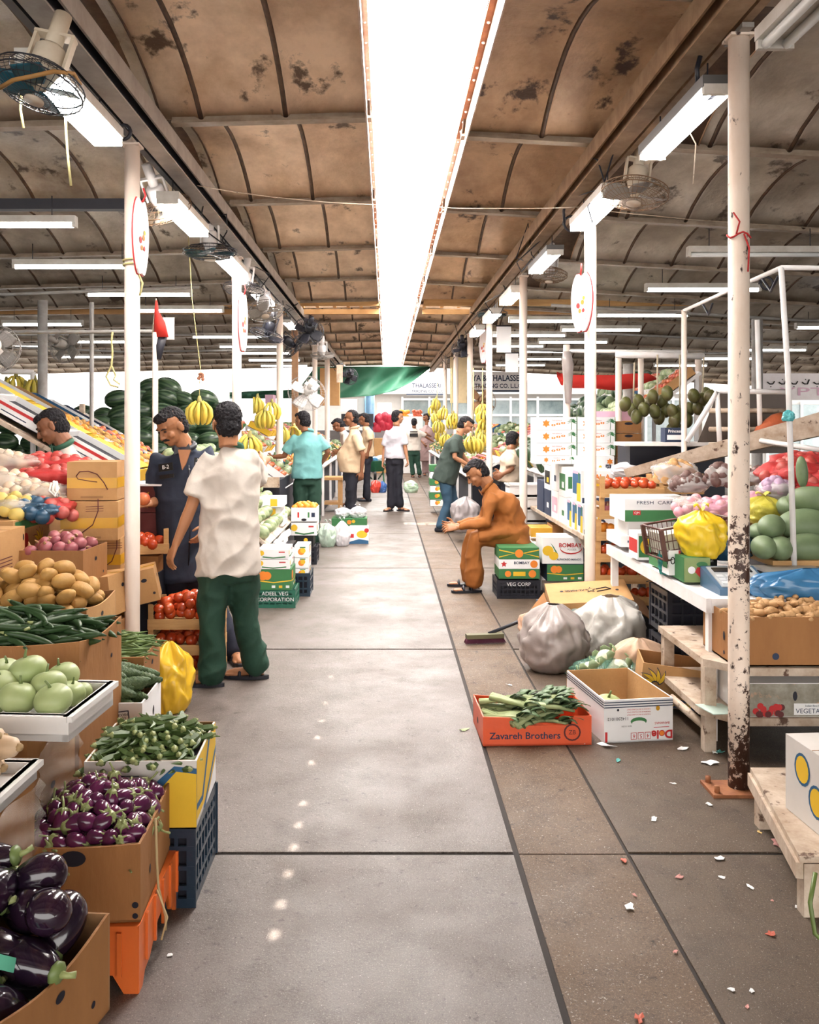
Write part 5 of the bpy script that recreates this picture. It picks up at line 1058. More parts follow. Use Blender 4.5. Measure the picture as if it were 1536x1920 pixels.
b = MB(); b.loft([rring(P(303, 628, 7.02), Vector((.05, 0, 0)), Vector((0, .02, 0)), 8), rring(P(300, 650, 7), Vector((.035, 0, 0)), Vector((0, .03, 0)), 8), rring(P(298, 674, 7), Vector((.018, 0, 0)), Vector((0, .02, 0)), 8)], black); b.build('black_band', fl_)
b = MB(); b.tube([P(286, 625, 7), P(293, 560, 7)], .006, greyw, 6); b.build('staff', fl_)
b = MB(); b.box((0, 0, 0), (.10, .006, .19), board_white); tag(b.build('notice_board', loc=P(316, 616, 7.6)), 'small pale notice sheet hanging right of the flag', 'notice')
# apple-shaped sign boards on posts
def apple_board(lb, loc, rz, s_=1.0):
    t = thing('sign_board', lb, 'sign', loc, math.radians(rz)); out = []
    for k in range(28):
        a = 2*PI*k/28; x = .115*math.cos(a)*(1-.12*math.sin(a)**3*0+.10*math.sin(a)); z = .235*math.sin(a); z -= .05*math.exp(-(x/.03)**2) if z > 0 else -.035*math.exp(-(x/.03)**2); out.append((x*s_, z*s_))
    b = MB(); b.prism([(x*1.05, z*1.03) for x, z in out], .006, m_red, Rot(90)); b.build('red_rim', t); b = MB(); b.prism(out, .016, board_white, T(0, -.001, 0) @ Rot(90)); b.prism(out, .001, board_white, T(0, .0045, 0) @ Rot(90)); b.build('face', t)
    b = MB(); X = T(0, -.019, 0) @ Rot(90)
    for u, v, m, r_ in ((-.03, -.02, m_red, .02), (.02, .0, m_or, .018), (-.01, -.06, m_or, .016), (.03, -.06, m_red, .015), (.035, .03, m_yel, .014)): disc(b, X, u*s_, v*s_, r_*s_, m)
    for k in range(12): a = PI*(1.1+.8*k/11); txt(b, X, .085*s_*math.cos(a), -.04+.12*s_*math.sin(a), 'FRUITS MARKET'[k], .022, m_blk, .001, a+PI/2)
    b.build('print', t); b = MB(); b.tube([(0, -.02, .20*s_), (.02, -.03, .24*s_), (.01, -.02, .28*s_)], .006, m_red, 6); b.build('stalk', t); return t
a = P(1097, 565, 6.4); apple_board('apple-shaped white and red sign board on the second right-hand post', (a.x, 6.47, a.z), -64, 1.0)
a = P(261, 445, 5.02); apple_board('narrow apple-shaped sign board, seen edge-on, on the nearest left post', (a.x, 5.02, a.z), 86, 1.0)
a = P(455, 605, 8.45); apple_board('narrow white sign board on the second left-hand post', (a.x, 8.42, a.z), 84, 1.3)
a = P(907, 650, 15.8); apple_board('narrow white sign board on the fifth right-hand post', (a.x, 15.75, a.z), -72, 1.4)
rope('straw rope wound round the nearest left post under the sign board', [Vector((-1.451+.05*math.cos(a), 5.08+.05*math.sin(a), 2.45+.004*a)) for a in [k*.5 for k in range(28)]]+[Vector((-1.40, 5.0, 2.42)), Vector((-1.37, 5.0, 2.35)), Vector((-1.385, 5.0, 2.28))], .006)
# striped melons beside the white shirt, produce under them
def block(name, lb, cat, x0, x1, y0, y1, z0, z1, m): b = MB(); b.box((0, 0, (z1-z0)/2), (x1-x0, y1-y0, z1-z0), m); return tag(b.build(name, loc=((x0+x1)/2, (y0+y1)/2, z0)), lb, cat)
r_ = thing('display_rack', 'sloping rack of striped melons behind the white shirted man', 'rack', (-1.55, 9.1, 0)); b = MB(); b.box((0, 0, .86), (1.25, 2.2, .03), greyw, X=Rot(0, 40, 0)); b.build('sloping_board', r_)
for sy in (-1, 1): b = MB(); b.box((.42, sy, .28), (.05, .05, .56), greyw); b.box((-.42, sy, .58), (.05, .05, 1.16), greyw); b.build('leg', r_)
for j in range(8):
    for i in range(9):
        t = (i+.5)/9; spawn('cantaloupe', (-2.03+.95*t, 8.1+j*.27+R.uniform(-.02, .02), 1.33-.80*t+.0), (R.uniform(-3, 3), R.uniform(-.5, .5), R.uniform(-1, 1)), 'small striped green melon in rows behind the white shirted man', 'small striped melons in rows', R.uniform(.85, 1.0))
# cartons along the left edge of the aisle
def green_pr(lines, fruit=True):
    def f(mb, w_, d, h):
        for fc, q in (('f', w_), ('r', d)):
            X = FX(w_, d, h, fc); rect(mb, X, 0, 0, q, h*.96, m_grn); poly(mb, X, [(-q/2, -h*.05), (0, -h*.15), (q/2, -h*.05), (q/2, 0), (0, -h*.1), (-q/2, 0)], m_yel, .002)
            if fruit: disc(mb, X, -q*.3, h*.2, h*.22, m_or, z=.0025); disc(mb, X, -q*.18, h*.2, h*.20, m_or, z=.0026)
            for k in range(3): rect(mb, X, q*(.0+.2*k), -h*.32, q*.1, h*.12, m_wht if k != 1 else m_yel, .0027)
        for k, s_ in enumerate(lines): txt(mb, FX(w_, d, h, 'f'), w_*.1, h*.22, s_, h*.26, m_wht, .0035)
    return f
def white_pr(mb, w_, d, h):
    for fc, q in (('f', w_), ('r', d)):
        X = FX(w_, d, h, fc); poly(mb, X, [(-q*.35, -h*.35), (0, -h*.46), (q*.4, -h*.35), (q*.4, -h*.22), (0, -h*.34), (-q*.35, -h*.22)], m_grn); disc(mb, X, -q*.38, h*.1, h*.26, m_yel, z=.002); rect(mb, X, q*.28, h*.2, q*.2, h*.12, m_red)
def fruit_pr(mb, w_, d, h):
    for fc, q in (('f', w_), ('r', d)): X = FX(w_, d, h, fc); disc(mb, X, 0, 0, h*.3, m_or); disc(mb, X, q*.12, .01, h*.24, m_yel, z=.002); rect(mb, X, q*.1, h*.38, q*.4, h*.1, m_grn)
def dark_pr(mb, w_, d, h):
    X = FX(w_, d, h, 'f'); rect(mb, X, 0, 0, w_*.96, h*.9, m_blk); disc(mb, X, w_*.1, h*.1, h*.2, m_yel, z=.002)
greenc = plastic('green_crate_plastic', (.02, .14, .09), .35)
pcrate('plastic_crate', 'green plastic crate at the foot of the carton stack right of the green trousers', (-.945, 7.72, 0), .335, .34, .155, greenc, rows=3, cols=6, text=['ADEEL VEG', 'CORPORATION'])
def px_carton(px0, px1, pyt, pyb, d, dep, lb, m, pr=None, open_=False, **k):
    a = P(px0, pyt, d); c = P(px1, pyb, d); return carton('cardboard_box', lb, ((a.x+c.x)/2, d+dep/2, max(0, c.z)), c.x-a.x, dep, a.z-max(0, c.z), m, open_=open_, prints=pr, holes=False, **k), a, c
px_carton(480, 546, 1068, 1107, 7.55, .34, 'green and yellow carton with orange fruit print on the green crate', m_grn, green_pr([]))
px_carton(482, 543, 1049, 1067, 7.55, .34, 'flat white carton with green swoosh, second from the top of the stack', m_wht, white_pr)
px_carton(484, 541, 1030, 1048, 7.55, .34, 'flat white carton with green swoosh, on top of the stack', m_wht, white_pr)
pcrate('plastic_crate', 'dark crate under the fruit printed white cartons', (-.805, 8.22, 0), .22, .34, .21, navyc, rows=3, cols=4)
for k, (a, c) in enumerate(((1066, 1084), (1046, 1065), (1024, 1045))): px_carton(552, 578, a, c, 8.1, .32, 'white carton with orange fruit print, %s of its narrow stack' % ('bottom', 'middle', 'top')[k], m_wht, fruit_pr)
pcrate('plastic_crate', 'black crate under the dark carton in the orange stack', (-.93, 10.05, 0), .30, .34, .20, black, rows=3, cols=5)
px_carton(553, 587, 1005, 1024, 9.9, .34, 'black carton with yellow labels under the white cartons of oranges', m_blk, dark_pr)
px_carton(546, 594, 980, 1004, 9.9, .36, 'white carton with round yellow label under the carton of oranges', m_wht, white_pr)
def oc(mb, w_, d, h):
    X = FX(w_, d, h, 'f'); rect(mb, X, -w_*.22, 0, .02, .06, m_red); rect(mb, X, w_*.18, 0, .02, .06, m_grn); rect(mb, X, w_*.36, 0, .04, .05, m_ink); disc(mb, X, 0, -h*.34, .03, dark, .015)
_, a, c = px_carton(546, 594, 952, 979, 9.9, .36, 'white carton heaped with oranges beside the aisle', m_wht, oc, open_=True, fill=.1)
heap('orange', ((a.x+c.x)/2, 10.08, a.z-.01), .27, .32, .07, 'orange heaped in the white carton beside the aisle', 'oranges in the white carton', dome=.035, layers=1)
for k in range(5):
    px_carton(470-3*k % 5, 532-(k*5) % 9, 1006-18*k, 1023-18*k, 9.2+.05*(k % 2), .40, 'white carton with yellow square print, number %s from the bottom of the leaning pile' % ('one', 'two', 'three', 'four', 'five')[k], m_wht, (lambda mb, w_, d, h: rect(mb, FX(w_, d, h, 'f'), .08, 0, .07, h*.8, m_yel)))
block('floor_pallet', 'pallet under the leaning pile of white cartons', 'pallet', -1.45, -.98, 9.2, 9.65, 0, .30, black)
for k, (px, py, d, ry) in enumerate(((520, 1012, 8.9, -32), (538, 1028, 8.6, 28))):
    b = MB(); b.box((0, 0, 0), (.30, .34, .03), m_wht); a = P(px, py, d); tag(b.build('folded_carton', loc=a, rot=(0, math.radians(ry), .1)), ('folded white carton leaning left on the pile' if k == 0 else 'pale carton lid leaning right over the dark crate'), 'box')
wbag = mat('white_thin_bag', (.80, .77, .80), .3, amt=.2, bump=.5, bs=14, spec=.6, alpha=.93); gbag = mat('green_tinted_bag', (.55, .66, .56), .3, (.35, .5, .38), 6, .8, .5, 14, alpha=.9)
bag('plastic_bag', 'greenish translucent bag on the floor beside the aisle', 'bag', (-.75, 11.35, 0), (.11, .11, .17), gbag, 11)
bag('plastic_bag', 'white tied carrier bag on the floor beside the colourful carton', 'bag', (-.575, 11.45, 0), (.115, .11, .18), wbag, 12)
def colp(mb, w_, d, h):
    X = FX(w_, d, h, 'f'); disc(mb, X, .04, .02, .07, m_yel, .05); disc(mb, X, .10, .07, .03, m_red, z=.002); rect(mb, X, -.09, .0, .05, .05, m_red, .002); poly(mb, X, [(-w_/2, -h/2), (w_/2, -h/2), (w_/2, -h*.3), (0, -h*.2), (-w_/2, -h*.38)], m_blu)
px_carton(655, 691, 990, 1021, 11.6, .3, 'colourful white, blue and yellow carton beside the white carrier bag', m_wht, colp)
_, a, c = px_carton(622, 688, 972, 986, 12.4, .34, 'shallow tray of white bags with green and orange print', m_grn, fruit_pr)
block('low_stand', 'low stand under the shallow green tray by the aisle', 'stand', a.x, c.x, 12.45, 12.7, 0, c.z-.001, foam)
bag('plastic_bag', 'left white bag lying on the shallow green tray', 'bag', (-.62, 12.55, a.z), (.11, .11, .08), wbag, 14); bag('plastic_bag', 'right white bag with tied ears on the shallow green tray', 'bag', (-.41, 12.55, a.z), (.12, .11, .09), wbag, 15)
# small wooden table
t = thing('wooden_table', 'small pale wooden table behind the aqua shirt', 'table', (-1.03, 16.0, 0)); b = MB(); b.box((0, 0, .59), (.5, .5, .05), card2); b.build('top', t)
for sx in (-1, 1):
    for sy in (-1, 1): b = MB(); b.box((sx*.2, sy*.2, .285), (.06, .06, .57), card2); b.build('leg', t)
b = MB(); b.box((0, 0, .15), (.44, .44, .04), card2); b.build('shelf', t)
# generic produce stalls farther down
def stall(lb, side, y0, y1, x_in, z_in, x_out, z_out, kinds, seed, tray_m=None, dens=.16, und=True, frame_h=0):
    rr = random.Random(seed); t = thing('market_stall', lb, 'stall', ((x_in+x_out)/2, (y0+y1)/2, 0)); W = abs(x_out-x_in); L = y1-y0; a = math.atan2(z_out-z_in, W); s = side; zc = (z_in+z_out)/2
    b = MB(); b.box((0, 0, zc-.02), (W/math.cos(a), L, .03), white, X=Rot(0, -s*math.degrees(a), 0)); b.build('sloping_board', t)
    for sy in (-1, 0, 1): b = MB(); b.box((-s*W*.48, sy*L*.48, z_in*.5), (.04, .04, z_in), white); b.build('leg', t); b = MB(); b.box((s*W*.48, sy*L*.48, z_out*.5), (.04, .04, z_out), white); b.build('leg', t)
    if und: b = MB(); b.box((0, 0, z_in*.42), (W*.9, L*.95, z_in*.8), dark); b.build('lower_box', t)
    nrow = max(1, int(L/.42)); nc = max(1, int(W/math.cos(a)/.42)); q = 0
    for i in range(nrow):
        for j in range(nc):
            tt = (j+.5)/nc; x = x_in+(x_out-x_in)*tt; z = z_in+(z_out-z_in)*tt; y = y0+(i+.5)*L/nrow; kd = rr.choice(kinds); m = rr.choice([m_wht, card2, foam, m_yel, card, m_wht, m_blu, m_grn] if tray_m is None else tray_m)
            o = carton('produce_tray', lb.split(' with ')[0].replace('stall', 'tray on the stall')+', row %s, place %s' % (chr(97+i), chr(97+j)), (x, y, z+.005), .39, .38, .10, m, tilt=(0, -s*math.degrees(a), 0), holes=False, inner=m, fill=.06, prints=(fruit_pr if m in (m_wht,) else None)); o['category'] = 'tray'; o['label'] = 'produce tray, %s column, %s row, %s' % (('first', 'second', 'third', 'fourth', 'fifth', 'sixth', 'seventh')[j], ('first', 'second', 'third', 'fourth', 'fifth', 'sixth', 'seventh', 'eighth', 'ninth', 'tenth', 'eleventh', 'twelfth', 'thirteenth', 'fourteenth', 'fifteenth', 'sixteenth')[i], lb.split(' with ')[0])
            sp = .17 if kd in ('watermelon', 'ash_gourd') else (.13 if kd in ('cantaloupe', 'round_gourd', 'cauli', 'coconut') else .095)
            yy = -.19+sp*.5
            while yy < .19-sp*.2:
                xx = -.19+sp*.5
                while xx < .19-sp*.2:
                    v = .09; spawn(kd, (x+xx*math.cos(a)-s*v*math.sin(a), y+yy, z+s*xx*math.sin(a)+v*math.cos(a)), (rr.uniform(-3, 3), rr.uniform(-3, 3), rr.uniform(-3, 3)), kd.replace('_', ' ')+' in the trays of the '+lb.split(' with ')[0], kd+' of '+lb.split(' with ')[0], sp/.095*rr.uniform(.9, 1.05) if kd in ('tomato', 'orange', 'apple', 'potato', 'onion') else rr.uniform(.85, 1.0)); xx += sp
                yy += sp
    return t
stall('left stall beside the aqua shirt with mixed produce', -1, 11.0, 13.8, -1.25, .78, -2.6, 1.75, ['cucumber', 'apple', 'potato', 'onion', 'carrot', 'cantaloupe'], 3)
stall('left stall past the man in beige with bright vegetables', -1, 15.0, 19.2, -1.05, .85, -2.4, 1.55, ['tomato', 'cauli', 'apple', 'onion', 'cucumber', 'orange'], 4)
stall('last left stall down the aisle with mixed fruit', -1, 20.0, 25.0, -1.1, .8, -2.5, 1.5, ['orange', 'tomato', 'cauli', 'apple'], 5)
for k, (px, py, d) in enumerate(((497, 770, 11.3), (510, 755, 11.8), (483, 745, 12.0), (530, 800, 12.6), (552, 800, 14.0))):
    spawn('banana', P(px, py, d), (0, 0, k*.7), 'yellow banana bunch hanging over the left stall beside the aqua shirt', 'bananas over the left middle stall', 1.3)
# ================================================================ right side, near to far
# low bench at the right edge with a banana carton
t = thing('low_bench', 'low peeling white wooden bench at the right edge in front', 'bench', (1.85, 3.14, 0)); b = MB(); b.prism([(-.56, -.36), (.6, -.36), (.6, .36), (-.42, .36)], .02, greyw, T(0, 0, .19)); b.build('top', t)
b = MB(); b.box((-.49, 0, .165), (.022, .73, .05), greyw, X=Rot(0, 0, -11)); b.build('apron', t); b = MB(); b.box((.1, .34, .165), (1.0, .022, .05), greyw); b.build('apron', t)
for x, y in ((-.385, .31), (-.50, -.30), (.52, .31), (.52, -.30)): b = MB(); b.box((x, y, .0845), (.06, .05, .169), greyw); b.build('leg', t)
def bn(mb, w_, d, h):
    X = FX(w_, d, h, 'f'); disc(mb, X, -w_*.42, h*.12, .055, m_blu, .06); disc(mb, X, -w_*.44, h*.12, .045, m_yel, .05, z=.002); disc(mb, X, -w_*.42, -h*.14, .06, m_blu, .065, z=.0025); disc(mb, X, -w_*.44, -h*.13, .05, m_yel, .055, z=.003); disc(mb, X, -w_*.18, .0, .03, m_blu, .045)
    for k in range(5): rect(mb, X, -w_*.30+.01*k, -h*.25-.012*k, .05, .003, m_ink, .002, -.6)
    X = FX(w_, d, h, 'l'); [(disc(mb, X, u, v, .05, m_blu, .055, z=.001+.0005*i), disc(mb, X, u, v, .04, m_yel, .045, z=.0013+.0005*i)) for i, (u, v) in enumerate(((-.06, .045), (.03, -.03), (.10, .05)))]
    disc(mb, FX(w_, d, h, 't'), -w_*.3, 0, .05, dark, .02)
carton('cardboard_box', 'white banana carton with yellow and blue print on the low bench, cut by picture edge', (1.665, 2.98, .212), .50, .34, .26, mat('white_carton', (.7, .66, .62)), rz=4, open_=False, prints=bn, holes=False)
rope('thin green hose loop hanging beside the banana carton', [Vector((1.30, 2.70, .20)), Vector((1.265, 2.66, .13)), Vector((1.27, 2.64, .05)), Vector((1.31, 2.62, .012)), Vector((1.40, 2.6, .012))], .007, green('hose_green', (.14, .2, .05)), 'hose', 'hose')
# shelf stand with ginger and vegetable cartons
t = thing('shelf_stand', 'peeling white two level shelf stand behind the thick rusted post', 'shelf', (2.05, 4.5, 0))
for z, lb, x0 in ((.21, 'lower_shelf', -.54), (.44, 'upper_shelf', -.52)): b = MB(); b.prism([(x0+.13, -.42), (.6, -.42), (.6, .45), (x0-.02, .45), (x0-.02, -.25)], .035, greyw, T(0, 0, z-.035)); b.build(lb, t)
for x, y, z0, z1 in ((-.51, -.24, 0, .175), (-.51, -.24, .21, .405), (-.5, .41, 0, .175), (.55, -.38, 0, .175), (.55, .4, 0, .175), (.55, .4, .21, .405), (-.5, .41, .21, .405)): b = MB(); b.box((x, y, (z0+z1)/2), (.055, .055, z1-z0), greyw); b.build('leg', t)
b = MB(); b.tube([(-.51, -.22, .10), (-.62, -.02, .185)], .02, greyw, 8); b.build('brace', t)
b = MB(); b.box((0, 0, 0), (.16, .12, .004), mat('pale_mint_sheet', (.55, .68, .60), .5)); tag(b.build('paper_sheet', loc=(1.56, 4.20, .216), rot=(.1, .1, .4)), 'pale mint sheet on the corner of the lower shelf', 'paper')
def gb(mb, w_, d, h):
    X = FX(w_, d, h, 'f'); disc(mb, X, -w_*.21, -h*.30, .016, m_ink); disc(mb, X, w_*.2, -h*.30, .014, m_ink); X = FX(w_, d, h, 'l'); disc(mb, X, d*.2, 0, .012, dark, .022); disc(mb, X, d*.2, -h*.35, .01, dark); disc(mb, X, -d*.25, h*.15, .018, m_brn, .03)
carton('cardboard_box', 'large brown carton of ginger on the upper shelf behind the rusted post', (1.93, 4.30, .445), .66, .40, .225, card, prints=gb, holes=False, fill=.15)
heap('ginger', (1.93, 4.30, .645), .62, .36, .07, 'knobbly pale brown ginger root in the large brown carton', 'ginger roots in the brown carton', dome=.055, layers=2, dz=.03, flat=True, tilt=.5, spy=.055)
def vg(mb, w_, d, h):
    X = FX(w_, d, h, 'f'); rect(mb, X, 0, 0, w_*.99, h*.97, mat('faded_print', (.35, .33, .27), .5, (.16, .14, .10), 14, 1, c3=(.5, .3, .2), s3=16, t3=.58)); rect(mb, X, .02, -h*.27, .19, h*.34, m_wht, .002)
    txt(mb, X, .02, -h*.33, 'VEGETABLES', .031, m_ink, .003); txt(mb, X, .02, -h*.17, 'Indian Best Food', .013, m_ink, .003)
    rr = random.Random(4)
    for k in range(16): disc(mb, X, -.19+rr.uniform(-.07, .07), -h*.32+rr.uniform(-.02, .025), .015, m_red if k % 3 else m_brn, z=.0022+k*.0001)
    for k in range(5): disc(mb, X, .20+.02*k, -h*.36, .015, m_grn, z=.0025)
    for u in (-.07, .14): disc(mb, X, u, h*.12, .010, dark, .022, z=.003)
carton('cardboard_box', 'colour printed vegetables carton on the lower shelf', (1.95, 4.28, .212), .62, .36, .155, m_wht, prints=vg, open_=False, holes=False)
bluebag = plastic('blue_plastic_bag', (.05, .19, .38), .25); tealbag = plastic('teal_plastic_bag', (.02, .24, .22), .25); navybag = plastic('dark_blue_bag', (.02, .08, .15), .25)
bag('plastic_bag', 'big blue plastic bag slumped behind the ginger', 'bag', (2.10, 4.42, .66), (.30, .09, .105), bluebag, 21, ears=False, folds=9, amp=.12)
clearb = mat('clear_polythene', (.70, .70, .66), .15, (.5, .5, .45), 8, .6, .7, 14, spec=.9, alpha=.55)
bag('plastic_bag', 'clear plastic bag on the floor under the shelf at the right edge', 'bag', (2.12, 3.98-.12, 0), (.17, .13, .13), clearb, 22, ears=False)
# counter
t = thing('stall_counter', 'long white painted counter carrying the scale and the yellow bag', 'counter', (2.2, 5.35, 0)); b = MB(); b.box((0, 0, .685), (1.22, 1.95, .03), white); b.build('top', t)
b = MB(); b.box((-.62, 0, .67), (.03, 1.98, .07), white); b.build('edge_board', t); b = MB(); b.box((0, -.98, .67), (1.22, .03, .07), white); b.build('edge_board', t)
for x, y in ((-.595, -.95), (-.595, .92), (.57, -.95), (.57, .92)): b = MB(); b.box((x, y, .317), (.045, .045, .633), white); b.build('leg', t)
b = MB(); b.box((.1, .5, .32), (.03, .8, .60), greyw); b.build('panel', t)
pcrate('plastic_crate', 'upper black plastic crate under the counter, filled with dark straw', (1.88, 5.3, .33), .52, .36, .26, black); pcrate('plastic_crate', 'lower black plastic crate under the counter', (1.88, 5.3, .0), .52, .36, .30, black)
q = MB()
for k in range(60):
    a = Vector((1.88+R.uniform(-.26, .26), 5.25+R.uniform(-.2, .2), .60+R.uniform(0, .05))); q.tube([a, a+Vector((R.uniform(-.15, .15), R.uniform(-.1, .1), R.uniform(-.02, .04))), a+Vector((R.uniform(-.25, .25), R.uniform(-.2, .1), R.uniform(-.05, .0)))], .003, black if k % 4 else mat('dry_leaf', (.2, .22, .15), .8), 4)
o = tag(q.build('dried_greens'), 'dark tangled greens spilling over the black crates', 'greens'); o['kind'] = 'stuff'
# scale
t = thing('weighing_scale', 'blue electronic weighing scale with grey keypad on the counter', 'scale', (1.93, 4.62, .70)); bl = mat('scale_blue', (.06, .13, .22), .35, amt=.3); gp = mat('scale_grey', (.42, .44, .46), .35, amt=.3)
b = MB(); b.add([(-.26, -.16, 0), (.02, -.16, 0), (.02, .12, 0), (-.26, .12, 0), (-.26, -.16, .03), (.02, -.16, .03), (.02, .12, .105), (-.26, .12, .105)], [(0, 3, 2, 1), (0, 1, 5, 4), (1, 2, 6, 5), (2, 3, 7, 6), (3, 0, 4, 7), (4, 5, 6, 7)], bl); b.box((.18, .0, .04), (.30, .28, .08), bl); b.build('body', t)
sl = T(-.12, -.02, .0685) @ Rot(15); b = MB(); b.X = sl; b.box((0, 0, .003), (.24, .24, .006), gp); b.build('keypad', t)
for i in range(5):
    for j in range(3): b = MB(); b.X = sl; b.box((-.09+.045*i, -.08+.04*j, .008), (.033, .028, .004), mat('key_grey', (.60, .62, .64), .4)); b.build('key', t)
b = MB(); b.X = sl; b.box((0, .075, .008), (.2, .05, .004), black); b.build('display', t); b = MB(); b.box((.18, 0, .10), (.32, .30, .012), steel); b.build('platter', t)
def n101(mb, w_, d, h):
    X = FX(w_, d, h, 'f'); rect(mb, X, w_*.42, 0, w_*.16, h, m_red); txt(mb, X, -.01, .01, '101', .06, m_blk); X = FX(w_, d, h, 'l'); rect(mb, X, 0, 0, d*.7, h*.5, m_grn)
def strawb(mb, w_, d, h):
    X = FX(w_, d, h, 'f'); rect(mb, X, 0, 0, w_, h, mat('green_label', (.25, .33, .12), .5)); poly(mb, X, [(.03, -.055), (.062, -.01), (.05, .015), (.0, .015), (-.012, -.01)], m_red, .003); disc(mb, X, .025, .03, .03, m_grn, .015, z=.0035); disc(mb, X, -.03, .0, .02, m_wht, z=.003); X = FX(w_, d, h, 'l'); rect(mb, X, 0, 0, d, h, m_grn)
px_carton(1254, 1276, 1032, 1079, 4.9, .12, 'small white box printed 101 on the counter under the yellow bag', m_wht, n101)
px_carton(1283, 1332, 1046, 1092, 4.75, .22, 'small green box with a strawberry print left of the scale', m_grn, strawb)
px_carton(1276, 1345, 1040, 1062, 5.05, .3, 'black carton with white lettering under the yellow bag', m_blk, lambda mb, w_, d, h: txt(mb, FX(w_, d, h, 'f'), 0, .0, 'low low italian', .028, m_wht))
px_carton(1236, 1252, 1020, 1066, 5.2, .2, 'narrow green and white box left of the 101 box', m_grn, fruit_pr)
px_carton(1196, 1235, 1000, 1050, 5.5, .2, 'box with melon print below the wire basket', m_wht, lambda mb, w_, d, h: (rect(mb, FX(w_, d, h, 'f'), 0, 0, w_*.9, h*.8, m_grn), disc(mb, FX(w_, d, h, 'f'), 0, 0, .05, m_yel, z=.003), rect(mb, FX(w_, d, h, 'l'), 0, 0, d*.9, h*.5, m_red)))
px_carton(1165, 1212, 1005, 1026, 5.95, .4, 'white carton edge with blue writing under the carrot carton', m_wht, lambda mb, w_, d, h: rect(mb, FX(w_, d, h, 'f'), 0, 0, w_*.5, h*.2, m_ink))
px_carton(1178, 1300, 962, 1004, 5.98, .36, 'white tray box below the fresh carrot carton', foam)
def fc(mb, w_, d, h):
    X = FX(w_, d, h, 'f'); rect(mb, X, 0, -h*.25, w_, h*.5, m_grn); rect(mb, X, -w_*.33, -h*.12, .05, .03, m_red, .003); txt(mb, X, -w_*.33, -h*.12, 'CJM', .02, m_wht, .004); rect(mb, X, 0, h*.33, w_, h*.34, m_wht, .002); txt(mb, X, .0, h*.32, 'FRESH  CARROT', .032, m_ink, .004, sx=1.3)
px_carton(1172, 1302, 935, 978, 5.85, .4, 'white and green fresh carrot carton on the counter', m_wht, fc)
# wire basket
t = thing('wire_basket', 'rusty brown wire basket tipped behind the yellow bag', 'basket', (1.72, 5.05, .84)); t.rotation_euler = (0, -.16, .1); bw = mat('brown_wire', (.10, .035, .025), .5); W_, D_, H_ = .40, .26, .17
b = MB()
for z in (0, .05, .1, H_): b.tube([(-W_/2, -D_/2, z), (W_/2, -D_/2, z), (W_/2, D_/2, z), (-W_/2, D_/2, z)], .007 if z in (0, H_) else .003, bw, 5, closed=True)
b.build('rim', t); b = MB()
for k in range(15): x = -W_/2+W_*k/14; b.tube([(x, -D_/2, H_), (x, -D_/2, 0), (x, D_/2, 0), (x, D_/2, H_)], .0025, bw, 4)
for k in range(9): y = -D_/2+D_*k/8; b.tube([(-W_/2, y, H_), (-W_/2, y, 0), (W_/2, y, 0), (W_/2, y, H_)], .0025, bw, 4)
b.build('mesh', t); b = MB()
for sx in (-1, 1):
    for sy in (-1, 1): b.box((sx*W_/2, sy*D_/2, H_/2), (.022, .022, H_), bw)
b.build('corner', t)
b = MB(); b.box((0, 0, .07), (.36, .22, .12), mat('pale_bundle', (.55, .55, .45), .8, bump=.6)); tag(b.build('vegetable_bundle', loc=(1.72, 5.05, .845), rot=(0, -.16, .1)), 'pale leafy bundle inside the wire basket', 'vegetables')
ybag = mat('bright_yellow_bag', (.86, .60, .03), .28, (.74, .46, .02), 5, .7, .35, 14, spec=.6)
bag('plastic_bag', 'bulging tied yellow plastic bag on the counter, left of the rusted post', 'bag', (1.715, 4.86, .835), (.128, .12, .145), ybag, 31, folds=9, amp=.06, neck=.16)
bag('plastic_bag', 'teal plastic bag squeezed left of the 101 box', 'bag', (1.60, 5.05, .71), (.07, .07, .11), tealbag, 32, ears=False)
bag('plastic_bag', 'dark blue plastic bag between the yellow bag and the rusted post', 'bag', (1.93, 5.0, .80), (.12, .12, .10), navybag, 33, ears=False)
# ash gourds and nets at the right
block('produce_tray', 'shallow orange tray under the grey-green gourds', 'tray', 2.06, 2.75, 4.75, 5.25, .80, .83, wood); block('support_box', 'dark box under the gourd tray', 'box', 2.1, 2.7, 4.8, 5.2, .70, .80, black)
for i, (px, py, d, s_, a) in enumerate(((1432, 1026, 4.80, .9, 1.35), (1463, 1028, 4.82, .95, 1.2), (1515, 1027, 4.85, 1.15, .15), (1447, 988, 4.92, 1.0, 1.0), (1512, 985, 4.95, 1.35, .1), (1422, 998, 5.0, .75, 1.2), (1523, 936, 5.0, 1.05, -.6), (1490, 1024, 5.05, .9, 1.2), (1548, 1000, 5.1, 1.2, .2), (1478, 950, 5.15, .9, 1.2))):
    spawn('ash_gourd', P(px, py, d), (R.uniform(-.3, .3), 0, a), 'grey-green ash gourd behind the scale, '+('lower row, first from the left', 'lower row, second from the left', 'lower row, long one at the right', 'middle row, second from the left', 'middle row, long one at the right', 'middle row, small one at the left end', 'topmost, tilted pale one', 'lower row, hidden behind the others', 'cut by the right picture edge', 'upper row, half hidden behind the pipe')[i], 'ash gourds at the right edge', s_*.85)
o = spawn('ash_gourd', P(1504, 885, 5.15), (0, 1.5, 0), 'upright slim pale green gourd standing behind the ash gourds', None, (.62, .4, .4))
pinknet = mat('pink_netting', (.75, .38, .50), .4, amt=.3, alpha=.6, bump=.5, bs=60)
cl2 = mat('clear_bag_film', (.78, .74, .72), .12, amt=.3, alpha=.38, bump=.7, bs=14, spec=1.0)
